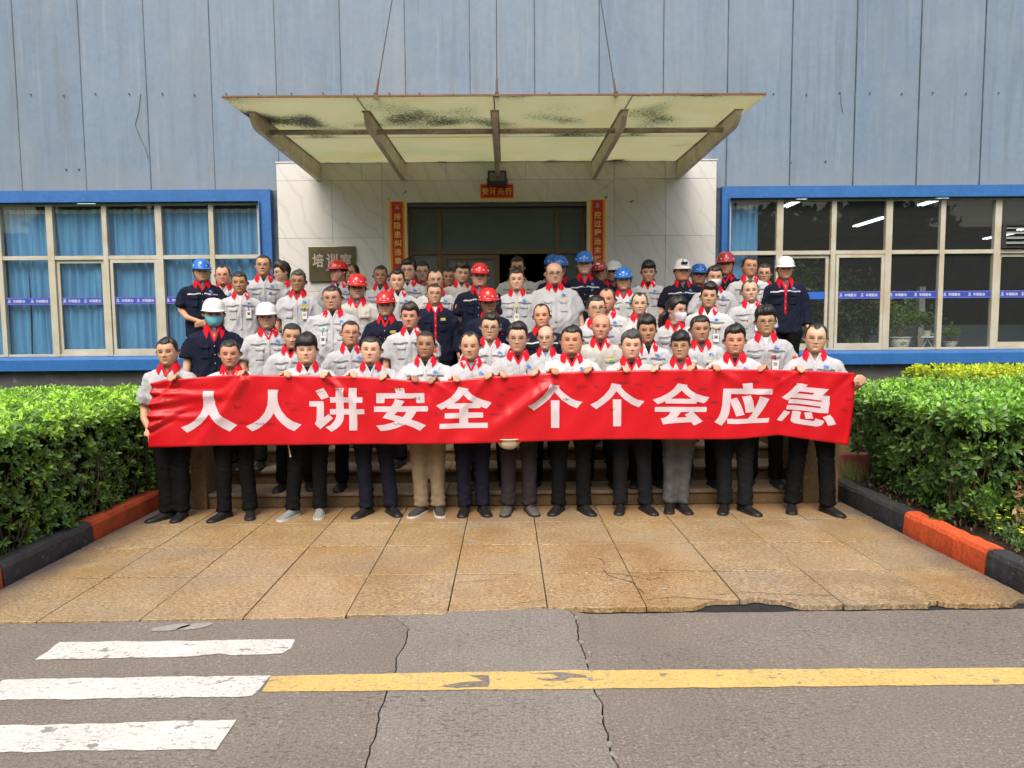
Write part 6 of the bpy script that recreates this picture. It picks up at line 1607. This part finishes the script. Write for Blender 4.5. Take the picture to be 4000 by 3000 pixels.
# standing on the lower steps
P(1136, 1260, 'boyish man with a grey buzz cut looking down behind the bowl-cut man', hair='buzz', tee='k', skin=1, wid=.93, yaw=8, pit=8, eye=.3, lvl=1)
P(1365, 1252, 'man with rimless glasses and a navy polo behind the stocky front man', hair='buzz', gl='thin', tee='n', polo='n', skin=3, wid=1.0, lapel='w')
P(1912, 1221, 'black-haired man with dark-rimmed glasses and a round orange pin, second row centre', hair='neat', gl='black', tee='s', skin=0, wid=1.05, bel=.02, face=(1.04, 1.02), badge=('o', .03, 1.23), lapel='w')
P(2134, 1273, 'bald-topped man with glasses and a pale blue shirt tucked behind the front row', hair='top_bald', gl='thin', tee='b', polo='b', skin=0, wid=.95, face=(.98, .93), lapel='w', lvl=1)
P(2345, 1227, 'fully bald man with red piping and a green pin on his ivory jacket', sh='B', hair='bald', tee='k', skin=3, wid=1.0, stripe=0, logo=0, extra='y', badge=('g', .10, 1.24), D=6.62)
P(2529, 1232, 'man with thick swept black hair and an open black polo', hair='full', tee='k', polo='k', skin=2, wid=1.02, zv=1.30, lapel='w')
P(2738, 1233, 'heavy-browed man wearing a teal polo under his red-piped jacket', hair='crew', tee='t', polo='t', skin=2, wid=1.05, face=(1.04, 1.03), stripe=0, extra='y')
P(2993, 1193, 'wavy-haired man with dark-rimmed glasses, white tee and hanging ID card', hair='curly', gl='black', tee='w', skin=1, wid=1.02, card=(.085, 1.20), arm_badge=1, lapel='w', badge=('r', .06, 1.235), face=(1.02, .98))
P(832, 1160, 'person in a white helmet, blue face mask and navy jacket', sh='N', hel='wx', mask='b', gl='thin', tee='s', skin=0, wid=1.05, stripe=0, logo=0, zv=1.30, hair='short', D=6.9)
P(1042, 1176, 'man in a plain white helmet and pale grey workwear', sh='W', hel='wx', tee='w', skin=1, wid=1.02, zv=1.34, stripe=1, hair='short', badge=None)
P(1299, 1115, 'heavyset man with glasses, black tee, green pin and hanging card', hair='crew', gl='thin', tee='k', skin=1, wid=1.18, bel=.08, face=(1.12, 1.14), badge=('g', -.085, 1.24), card=(-.09, 1.17), lapel='w')
P(1507, 1133, 'red-helmeted man in navy standing behind the swept-hair man', sh='N', hel='r', tee='k', skin=1, wid=1.0, stripe=0, extra='y', logo=0, hair='short')
P(1601, 1181, 'middle-aged man with brown swept hair, dark polo and blue round pin', hair='full', hc='b', tee='n', polo='n', skin=3, wid=1.05, badge=('l', .085, 1.20), card=(.09, 1.14), lapel='w', face=(1.04, 1.02), arm_badge=1)
P(1695, 1107, 'tall man with glasses in a long-sleeved navy jacket with yellow lettering', sh='Nl', hair='buzz', gl='thin', tee='w', skin=1, wid=1.06, stripe=0, extra='y', logo=0, arm_badge=0)
P(1911, 1120, 'frowning man in a red helmet and long-sleeved navy jacket', sh='Nl', hel='r', tee='s', skin=2, wid=1.03, pit=6, stripe=0, eye=.4, hair='short')
P(2118, 1186, 'thin-haired man in a navy jacket behind the bald-topped man', sh='N', hair='rec', tee='s', skin=3, wid=1.0)
P(2332, 1153, 'young man with glasses, chin hidden behind the bald man', hair='crew', gl='black', tee='s', skin=0, wid=1.0, lapel='w', face=(1.02, .98))
P(2371, 1125, 'man with thin brownish hair half hidden behind the bespectacled man', hair='thin', hc='b', tee='s', skin=3, wid=1.0, yaw=-8, lapel='w')
P(2498, 1142, 'young man with a pointed widow\'s peak hairline and plain jacket', hair='peak', tee='s', skin=0, wid=.97, stripe=0, face=(.98, .9), logo=0)
P(2638, 1154, 'woman with a ponytail, glasses and white mask looking to the right', hair='woman', gl='thin', mask='w', tee='r', skin=0, wid=.93, yaw=48, face=(.95, .9), badge=('r', .04, 1.235))
P(2768, 1104, 'young man with a styled black quiff and hanging badge reel', hair='quiff', tee='k', skin=1, wid=.99, card=(.09, 1.17), badge=('y', .09, 1.235), lapel='w', face=(.96, .9), arm_badge=None)
P(2933, 1092, 'balding man with a dark card holder clipped below his chest', hair='rec', hc='g', tee='w', skin=0, wid=1.05, card=(.06, 1.19), logo=0, lapel='w', face=(1.02, .98))
# upper steps and landing
P(785, 1007, 'man in a blue helmet and navy shirt standing at the far left by the curtains', sh='N', hel='b', tee='s', skin=1, wid=1.0, pose='front', hair='short', badge=('l', .10, 1.30), D=8.5)
P(871, 1037, 'smiling man with glasses between the blue helmet and the young man', hair='rec', gl='thin', tee='s', skin=3, wid=1.0, smile=.6, face=(1.06, 1.05), D=9.0, lapel='w')
P(936, 1060, 'stern young man with white tee and ID card on his chest', hair='short', tee='w', skin=2, wid=.98, card=(.085, 1.23), D=8.2, pit=4, eye=.5, lapel='w')
P(1027, 996, 'tall man with wire glasses and black tee looking left beside the window edge', hair='buzz', gl='thin', tee='k', skin=1, wid=1.06, yaw=-14, arm_badge=1, badge=('l', .07, 1.24), D=8.6, lapel='w')
P(1103, 1020, 'curly-haired man seen in profile against the marble wall', hair='curly', hc='b', gl='black', tee='s', skin=0, wid=.97, yaw=-55, D=9.1)
P(1161, 1054, 'grey-haired man with closed eyes, yellow smiley pin and blank card', hair='short', hc='g', gl='thin', tee='g', skin=2, wid=1.0, card=(.09, 1.2), badge=('y', .085, 1.25), eye=.2, smile=.5, lapel='red', stripe=0, extra='y')
P(1322, 1011, 'man in a red helmet and glasses turned to the left under the plaque', hel='r', gl='thin', tee='k', skin=1, wid=.97, yaw=-42, hair='short', D=8.7, lapel='w')
P(1378, 1029, 'mostly hidden man behind the left-turned red helmet', hair='rec', tee='s', skin=2, wid=.95, yaw=-30, D=9.2, lvl=6)
P(1393, 1066, 'man in a red helmet and glasses wearing an ivory shirt', sh='B', hel='r', gl='thin', tee='s', skin=1, wid=1.03, stripe=0, logo=0, arm_badge=-1, hair='short')
P(1486, 1037, 'young man with neat short hair alone against the marble wall', hair='short', tee='k', skin=2, wid=.95, D=8.75, face=(.98, .92), lapel='w')
P(1551, 1050, 'light-skinned young man with a side-swept crop below the left couplet', hair='neat', tee='k', skin=0, wid=1.0, lapel='w', badge=('r', .05, 1.235))
P(1594, 1010, 'man with round dark glasses and high curly hair at the left couplet', hair='curly', gl='round', tee='k', skin=0, wid=1.02, D=8.65, lapel='w')
P(1652, 1022, 'narrow-faced man with glasses just right of the left couplet', hair='crew', gl='thin', tee='s', skin=0, wid=.95, D=9.05, face=(.95, .9))
P(1703, 1051, 'broad-foreheaded man with thin glasses at the left door frame', hair='peak', gl='thin', tee='s', skin=0, wid=1.0, face=(1.06, 1.0), lapel='red', D=8.3)
P(1752, 1045, 'partly hidden man looking sideways beside the curly-haired man', hair='crew', tee='s', skin=2, wid=.95, yaw=12, D=8.95)
P(1799, 1016, 'man with tight dark curls and closed eyes in front of the door leaf', hair='curly', hc='b', tee='s', skin=0, wid=1.04, pit=6, eye=.2, face=(1.05, 1.05), lapel='w', sh='B', stripe=0)
P(1871, 1023, 'smiling man in a red helmet and navy short-sleeved shirt before the door', sh='N', hel='r', tee='s', skin=1, wid=1.08, smile=.5, face=(1.05, 1.06), arm_badge=-1, hair='short')
P(2018, 1049, 'round-faced man with short black hair and a lanyard badge before the doorway', hair='short', tee='s', skin=0, wid=1.05, card=(.0, 1.16), badge=('y', .0, 1.245), lapel='w', face=(1.04, 1.02))
P(2023, 1001, 'man with dark-rimmed glasses and pale grey shirt inside the doorway', sh='K', hair='spiky', gl='black', tee='s', skin=1, wid=1.1, stripe=1, logo=0, extra='y', D=9.3, lapel='w')
P(2159, 969, 'rearmost figure in a blue helmet in the doorway, face hidden', sh='K', hel='b', tee='s', skin=2, wid=1.1, D=9.5, hair='short', lapel='w', logo=0)
P(2184, 994, 'man in a blue helmet directly behind the big laughing man', sh='N', hel='b', tee='s', skin=1, wid=1.1, D=9.0, hair='short')
P(2166, 1026, 'big laughing man with glasses, bald crown and yellow pin', hair='top_bald', gl='black', tee='k', polo='k', skin=0, wid=1.22, bel=.09, smile=.9, face=(1.14, 1.14), stripe=0, badge=('y', .10, 1.27), lapel='red', logo=1, lvl=5)
P(2285, 978, 'smiling man in a blue helmet and navy shirt with ID card before the right couplet', sh='N', hel='b', tee='s', skin=0, wid=1.0, smile=.5, card=(.085, 1.19), badge=('l', .085, 1.25), D=8.7, hair='short')
P(2350, 1011, 'dark-faced man with his red helmet tipped sideways', sh='N', hel='do', tee='s', skin=2, wid=1.0, tilt=-8, yaw=-12, smile=.5, D=8.95, hair='short')
P(2398, 1015, 'bespectacled man in a white helmet behind the tipped red helmet', sh='N', hel='wx', gl='thin', tee='s', skin=1, wid=.95, yaw=-14, D=9.4, hair='short')
P(2437, 1041, 'boy-faced man in a blue helmet and white jacket with green pin', hel='b', tee='s', skin=1, wid=.97, badge=('g', .09, 1.24), hair='short', stripe=1, face=(.97, .92))
P(2534, 1016, 'man with a straight black fringe looking down against the marble', hair='fringe', tee='k', skin=1, wid=.97, pit=8, eye=.2, face=(.97, .92), lapel='red', D=8.65)
P(2666, 1007, 'man in a white helmet fitted with a head torch', sh='N', hel='wxL', tee='s', skin=3, wid=1.05, face=(1.04, 1.03), hair='short', lapel='w', D=8.5)
P(2728, 1026, 'chubby man in a blue helmet half hidden behind the head torch', sh='D', hel='b', tee='k', skin=1, wid=1.0, face=(1.08, 1.08), pit=-5, D=9.0, hair='short', stripe=0, logo=0)
P(2789, 1036, 'cropped man in a white mask looking down', hair='crew', mask='w', tee='s', skin=0, wid=1.03, pit=9, eye=.2, lapel='w', lvl=5, face=(1.03, 1))
P(2837, 981, 'man in a dark red helmet at the right window curtain', sh='N', hel='d', tee='k', skin=3, wid=.98, D=8.9, hair='short', stripe=0, logo=0, face=(.98, .92))
P(2927, 999, 'tall man with thin glasses in front of the right curtain', hair='crew', gl='thin', tee='s', skin=3, wid=1.05, arm_badge=None, D=8.45, pit=-4, face=(.98, .95), lapel='w')
P(2984, 1029, 'man with dark glasses peering over the tall man\'s shoulder', hair='crew', gl='round', tee='s', skin=1, wid=.95, D=8.95, face=(.98, .95))
P(3068, 997, 'man in a white helmet and long navy jacket standing apart at the far right', sh='Nl', hel='wx', tee='s', skin=3, wid=1.02, zv=1.30, D=8.3, lvl=6, pit=4, hair='short', rot=-16)

# ------------------------------------------------------------------ banner
def mapb(px, py, off=0.0):
    q = at(px, py, BY); return bsurf(q[0], q[2], off)
grips = [np.array(at(x, btop(x), BY))[[0, 2]] for x in (680, 945, 1120, 1270, 1380, 1500, 1619, 1692, 1780, 1911, 2090, 2164, 2300, 2442, 2703, 2797, 2979, 3125, 3340)]
_br = np.random.RandomState(21); folds = []
for g_ in grips:
    for _ in range(3):
        a = _br.uniform(-2.6, -.5); folds.append((g_[0], g_[1], math.cos(a), math.sin(a), _br.uniform(.012, .024), _br.uniform(.15, .5), _br.uniform(-.014, .026)))
lx, lz0, lz1 = at(585, 1500, BY)[0], at(585, 1500, BY)[2], at(585, 1745, BY)[2]
for k in range(9):
    a = _br.uniform(-.25, .55); folds.append((lx-.02, lz0-.03-.05*k, math.cos(a), math.sin(a), .012, .35,   .034*(1 if k % 2 else -.7)))
gx2 = at(1960, 1740, BY); folds.append((at(2160, 1500, BY)[0], at(2160, 1500, BY)[2], -.80, -.60, .035, .8, .05)); folds.append((at(960, 1480, BY)[0], at(960, 1480, BY)[2], -.6, -.8, .03, .7, .042))
def bsurf(X, Z, off=0.0):
    y = BY+.012*math.sin(X*2.1+.5)+.010*math.sin(X*5.3+Z*3)+.004*math.sin(X*13+Z*7)+.003*math.sin(X*22-Z*17)
    for gx_, gz_, cx, cz_, w, L_, a in folds:
        dx, dz = X-gx_, Z-gz_; t = dx*cx+dz*cz_; n = -dx*cz_+dz*cx
        if t > -.03: y -= a*math.exp(-(n/(w*(1+1.2*max(t, 0)/L_)))**2)*math.exp(-max(t, 0)/L_)*min(1, (t+.03)/.03)
    return (X, y-off, Z)
ban = empty('banner', (0, BY, 1.0), label='long red cloth banner with ten white characters held across the front row', cat='banner')
def A(o): o.parent = ban; o.matrix_parent_inverse = Matrix.Translation((0, -BY, -1.0)); return o
M_ban = mat('red_banner_cloth', (.56, .0045, .012), .40, .45, noise=.08, nscale=2, bump=.004, bscale=7)
# faint ballpoint signatures scattered over the cloth
f1 = noisefac(M_ban, 34, .515, .530, stretch=(1, 1, 1.3), mx=1.0, detail=2); nt = M_ban.node_tree
n2 = noisefac(M_ban, 7, .60, .66, mx=.55); mu = _n(nt, 'ShaderNodeMath', operation='MULTIPLY')
r3 = _n(nt, 'ShaderNodeMath', operation='SUBTRACT'); r3.inputs[0].default_value = 1.0
f2 = noisefac(M_ban, 34, .530, .545, stretch=(1, 1, 1.3), mx=1.0, detail=2); nt.links.new(f2, r3.inputs[1])
m1 = _n(nt, 'ShaderNodeMath', operation='MULTIPLY'); nt.links.new(f1, m1.inputs[0]); nt.links.new(r3.outputs[0], m1.inputs[1])
nt.links.new(m1.outputs[0], mu.inputs[0]); nt.links.new(n2, mu.inputs[1]); layer(M_ban, (.18, .008, .015), mu.outputs[0])
M_ink = mat('white_banner_ink', (.62, .53, .58), .5, .4, noise=.05, nscale=4, bump=.001, bscale=9)
nu, nv = 300, 34
def bpt(i, j):
    t = i/(nu-1); px = 586+(3343-586)*t; v = j/(nv-1)
    tx = px; bx = 580+(3312-580)*t
    ty = btop(tx); by = np.interp(bx, [p[0] for p in BB], [p[1] for p in BB])
    x = tx+(bx-tx)*v+(6*math.sin(v*9)*(1-v)*(1-t)**40); y = ty+(by-ty)*v
    if t > .9: x += (t-.9)/.1*8*math.sin(v*math.pi)
    return mapb(x, y)
V, F = grid(bpt, nu, nv); V2 = [(x, y+.0015, z) for x, y, z in V]; n = len(V)
ring = [i for i in range(nu)]+[j*nu+nu-1 for j in range(1, nv)]+[(nv-1)*nu+i for i in range(nu-2, -1, -1)]+[j*nu for j in range(nv-2, 0, -1)]
A(mk('cloth', V+V2, F+[tuple(q+n for q in f)[::-1] for f in F]+[(a, a+n, b+n, b) for a, b in zip(ring, ring[1:]+ring[:1])], M_ban, smooth=True))
Z1 = lambda P, o=(0, 0), s=7.9: [(o[0]+x/s, o[1]+y/s) for x, y in P]
GA = [(500, 1400), 2.212]; 
REN1 = [[(645, 283), (738, 283), (738, 345), (750, 410), (785, 470), (830, 515), (885, 550), (938, 578), (873, 635), (815, 605), (765, 565), (725, 520), (697, 483), (665, 525), (620, 570), (560, 615), (508, 644), (455, 598), (520, 572), (575, 535), (620, 480), (642, 420), (648, 350)]]
REN2 = [[(1210, 270), (1300, 270), (1292, 300), (1292, 345), (1300, 395), (1325, 450), (1370, 505), (1430, 545), (1500, 573), (1440, 628), (1380, 600), (1330, 560), (1285, 510), (1262, 470), (1235, 515), (1190, 560), (1130, 605), (1072, 632), (1015, 588), (1080, 560), (1140, 520), (1185, 465), (1210, 400), (1213, 330)]]
GE = [[(1655, 220), (1738, 237), (1732, 255), (1770, 295), (1830, 340), (1880, 365), (1938, 378), (1888, 432), (1830, 408), (1760, 360), (1695, 292), (1650, 350), (1590, 400), (1517, 450), (1463, 410), (1530, 375), (1590, 325), (1635, 270)], [(1663, 363), (1737, 363), (1735, 600), (1665, 600)]]
JIANG = [[(580, 200), (742, 470), (700, 500), (520, 562), (430, 440), (325, 308), (340, 290)],
         [(142, 612), (580, 612), (597, 740), (602, 1110), (660, 1070), (740, 1005), (878, 1138), (700, 1290), (492, 1468), (322, 1305), (370, 1210), (385, 1050), (383, 778), (145, 772)],
         [(960, 195), (1215, 203), (1203, 330), (1200, 485), (1362, 485), (1368, 195), (1625, 205), (1612, 330), (1612, 487), (1803, 493), (1795, 652), (1606, 652), (1600, 852), (1850, 852), (1860, 1000), (1620, 1020), (1625, 1300), (1618, 1515), (1378, 1517), (1376, 1022), (1212, 1022), (1190, 1200), (1120, 1340), (1000, 1450), (830, 1550), (650, 1410), (800, 1350), (910, 1230), (965, 1110), (975, 1022), (785, 1022), (780, 855), (970, 852), (962, 655), (788, 655), (778, 487), (952, 487)],
         [(1197, 650), (1355, 650), (1370, 852), (1203, 852)]]
AN = [[(808, 210), (1105, 203), (1132, 358), (1720, 355), (1735, 660), (1485, 662), (1465, 520), (505, 520), (500, 665), (250, 668), (250, 358), (858, 358)],
      [(830, 535), (1120, 602), (1010, 760), (1830, 755), (1848, 865), (1820, 918), (1480, 922), (1400, 1070), (1318, 1170), (1500, 1225), (1780, 1345), (1585, 1518), (1370, 1400), (1135, 1318), (900, 1420), (640, 1490), (390, 1528), (250, 1350), (500, 1325), (700, 1275), (845, 1225), (650, 1165), (445, 1115), (595, 932), (180, 932), (180, 765), (715, 762), (775, 670)],
      [(890, 932), (1168, 932), (1120, 1030), (1058, 1092), (940, 1062), (805, 1022)]]
QUAN = [[(800, 168), (1118, 232), (1085, 275), (1200, 395), (1370, 500), (1560, 575), (1812, 645), (1795, 700), (1665, 838), (1480, 778), (1470, 822), (1095, 832), (1095, 962), (1555, 958), (1560, 1115), (1095, 1132), (1095, 1282), (1698, 1272), (1703, 1432), (220, 1452), (228, 1300), (825, 1288), (825, 1135), (380, 1138), (378, 980), (825, 968), (825, 838), (452, 842), (445, 790), (265, 870), (110, 738), (330, 640), (540, 510), (700, 350)], [(945, 422), (1100, 560), (1265, 662), (645, 678), (800, 575)]]
HUI = [[(915, 133), (1215, 185), (1188, 225), (1320, 360), (1500, 465), (1700, 525), (1888, 560), (1820, 640), (1820, 665), (1715, 750), (1500, 690), (1470, 755), (540, 755), (543, 685), (305, 780), (145, 638), (400, 550), (620, 435), (790, 310)], [(1038, 355), (1160, 480), (1335, 608), (705, 608), (880, 490)],
       [(212, 860), (1800, 857), (1808, 940), (1785, 1012), (1385, 1012), (1675, 1305), (1405, 1430), (1328, 1328), (900, 1350), (620, 1375), (465, 1405), (395, 1210), (500, 1200), (580, 1160), (660, 1080), (700, 1012), (205, 1010)], [(1008, 1014), (1285, 1014), (1125, 1098), (1198, 1172), (875, 1188)]]
YING = [[(968, 150), (1285, 120), (1298, 302), (1905, 308), (1905, 420), (1888, 480), (638, 465), (628, 632), (815, 580), (880, 680), (960, 850), (1050, 1110), (790, 1160), (720, 960), (612, 715), (600, 900), (560, 1090), (480, 1250), (325, 1438), (100, 1325), (220, 1190), (300, 1020), (345, 830), (375, 560), (398, 302), (1003, 298)],
        [(975, 548), (1232, 503), (1310, 700), (1355, 938), (1440, 740), (1503, 530), (1805, 612), (1600, 960), (1418, 1222), (1798, 1200), (1788, 1290), (1770, 1340), (1100, 1378), (840, 1392), (505, 1380), (508, 1225), (800, 1238), (1165, 1230), (1240, 1130), (1318, 1022), (1085, 1050), (1050, 800)]]
JI = [[(718, 130), (830, 130), (1042, 178), (970, 248), (1715, 320), (1515, 515), (1752, 530), (1730, 720), (1740, 760), (1700, 900), (1690, 1020), (1665, 1058), (1400, 1045), (900, 970), (385, 930), (410, 805), (560, 800), (900, 840), (1435, 902), (1442, 850), (1100, 805), (800, 765), (442, 745), (470, 620), (620, 618), (1000, 655), (1468, 710), (1475, 668), (1000, 605), (525, 572), (415, 655), (250, 570), (440, 430), (600, 270)], [(795, 380), (1258, 432), (1190, 487), (900, 455), (705, 440)],
      [(320, 965), (520, 1025), (245, 1310), (98, 1260)], [(588, 980), (730, 985), (862, 1022), (825, 1090), (812, 1200), (830, 1240), (1220, 1298), (1260, 1270), (1285, 1212), (1380, 1245), (1548, 1290), (1520, 1380), (1440, 1445), (1310, 1468), (640, 1365), (550, 1310), (532, 1260)], [(938, 1035), (1160, 1020), (1215, 1220), (985, 1232)], [(1735, 1100), (1820, 1200), (1922, 1392), (1672, 1442), (1610, 1310), (1508, 1180)]]
glyphs = [(REN1, (500, 1400), 2.212), (REN2, (500, 1400), 2.212), (JIANG, (1190, 1490), 7.9), (AN, (1440, 1490), 7.9), (QUAN, (1690, 1490), 7.9), (GE, (1400, 1400), 2.212), (GE, (2306-1463/2.212*.985, 1497-220/2.212*.985), 2.212/.985),
          (HUI, (2530, 1480), 7.9), (YING, (2775, 1480), 7.9), (JI, (3020, 1480), 7.9)]
for polys, o, s_ in glyphs:
    V, F = flatmesh([[(x/100, y/100) for x, y in p] for p in polys])
    bm = bmesh.new(); vs = [bm.verts.new((x, y, 0)) for x, y in V]
    for f in F:
        try: bm.faces.new([vs[i] for i in f])
        except ValueError: pass
    a = np.array(V); st_ = .8 if s_ > 5 else .224
    for ax_, nn in ((0, Vector((1, 0, 0))), (1, Vector((0, 1, 0)))):
        lo, hi = a[:, ax_].min(), a[:, ax_].max(); q = lo+st_
        while q < hi:
            co = Vector((q, 0, 0)) if ax_ == 0 else Vector((0, q, 0))
            bmesh.ops.bisect_plane(bm, geom=bm.verts[:]+bm.edges[:]+bm.faces[:], plane_co=co, plane_no=nn); q += st_
    for v in bm.verts:
        v.co = Vector(mapb(o[0]+v.co.x*100/s_, o[1]+v.co.y*100/s_, .003))
    me = bpy.data.meshes.new('character'); bm.to_mesh(me); bm.free(); me.materials.append(M_ink); A(lk('character', me))
# signatures written over the cloth with a thin pen: loops and strokes, one joined part
sg = np.random.RandomState(77); sb = MB()
for cx, cy in [(1250, 1530), (1290, 1500), (1100, 1520), (560+80, 1560), (700, 1610), (860, 1560), (935, 1590), (950, 1650), (1020, 1655), (1065, 1655), (1130, 1575), (1150, 1600), (1330, 1520), (1430, 1530), (1545, 1520), (1635, 1555), (1720, 1615), (1960, 1583), (1935, 1618), (1965, 1540), (2000, 1520), (2040, 1510), (2130, 1488), (2270, 1510), (2340, 1510), (2440, 1495), (2500, 1500), (2580, 1510), (2745, 1520), (2790, 1570), (2765, 1630), (2950, 1490), (3045, 1475), (3110, 1500), (3325, 1560), (3300, 1600), (1560, 1655), (2220, 1560), (2400, 1600), (2650, 1480)]:
    x = cx-18; pts = []
    for k in range(sg.randint(3, 6)):
        n_ = sg.randint(4, 8); w_ = sg.uniform(5, 13); h_ = sg.uniform(6, 15); p0 = sg.rand()*6
        Q = [(x+w_*.5*math.cos(p0+t*1.1)+t*w_*.09, cy+h_*.5*math.sin(p0*1.7+t*1.5)) for t in np.linspace(0, 5, n_)]
        for (xa, ya), (xb, yb) in zip(Q, Q[1:]):
            L_ = math.hypot(xb-xa, yb-ya)+1e-6; nx, ny = -(yb-ya)/L_*.55, (xb-xa)/L_*.55
            sb.add([mapb(xa+nx, ya+ny, .0042), mapb(xb+nx, yb+ny, .0042), mapb(xb-nx, yb-ny, .0042), mapb(xa-nx, ya-ny, .0042)], [(0, 1, 2, 3)])
        x += w_*.9
o = A(sb.build('signature_strokes', mat('pen_ink', (.14, .01, .02), .6))) or None
bpy.data.objects['signature_strokes']['kind'] = 'stuff'
# white helmet and a short stick held low behind the banner
hh = empty('held_helmet', tuple(at(1988, 1722, 6.0)), label='off-white helmet held low, its rim showing under the banner', cat='helmet')
mb = MB(); mb.lathe([(.0, -.075), (.05, -.068), (.085, -.045), (.105, -.01), (.108, .02), (.125, .024), (.125, .030), (.10, .03)], 28); mb.build('shell', mat('ivory_helmet_shell', (.62, .56, .42), .35), hh, smooth=True)
stk = empty('flag_stick', tuple(at(1128, 1760, 6.0)), label='short pale wooden stick hanging below the banner beside black trousers', cat='stick')
MB().tube([(-.012, 0, .12), (.012, 0, -.045)], .007, 8).build('rod', mat('pale_wood', (.60, .36, .20), .6), stk); MB().tube([(.012, 0, -.045), (.0135, 0, -.056)], .0075, 8).build('tip', M_dot, stk)
import os
if os.environ.get('SCDEBUG'):
    for e_, k_, st_, l_ in ppl: print('PPL', k_, round(st_, 2), round(e_.location.x, 2), round(e_.location.y, 2), l_[:50])
    for i_, a_ in enumerate(_placed):
        for b_ in _placed[:i_]:
            d_ = math.hypot((a_[0]-b_[0]), (a_[1]-b_[1])*1.3)
            if d_ < .36: print('NEAR', round(d_, 2), a_[3], '|', b_[3], round(a_[1], 2), round(b_[1], 2))
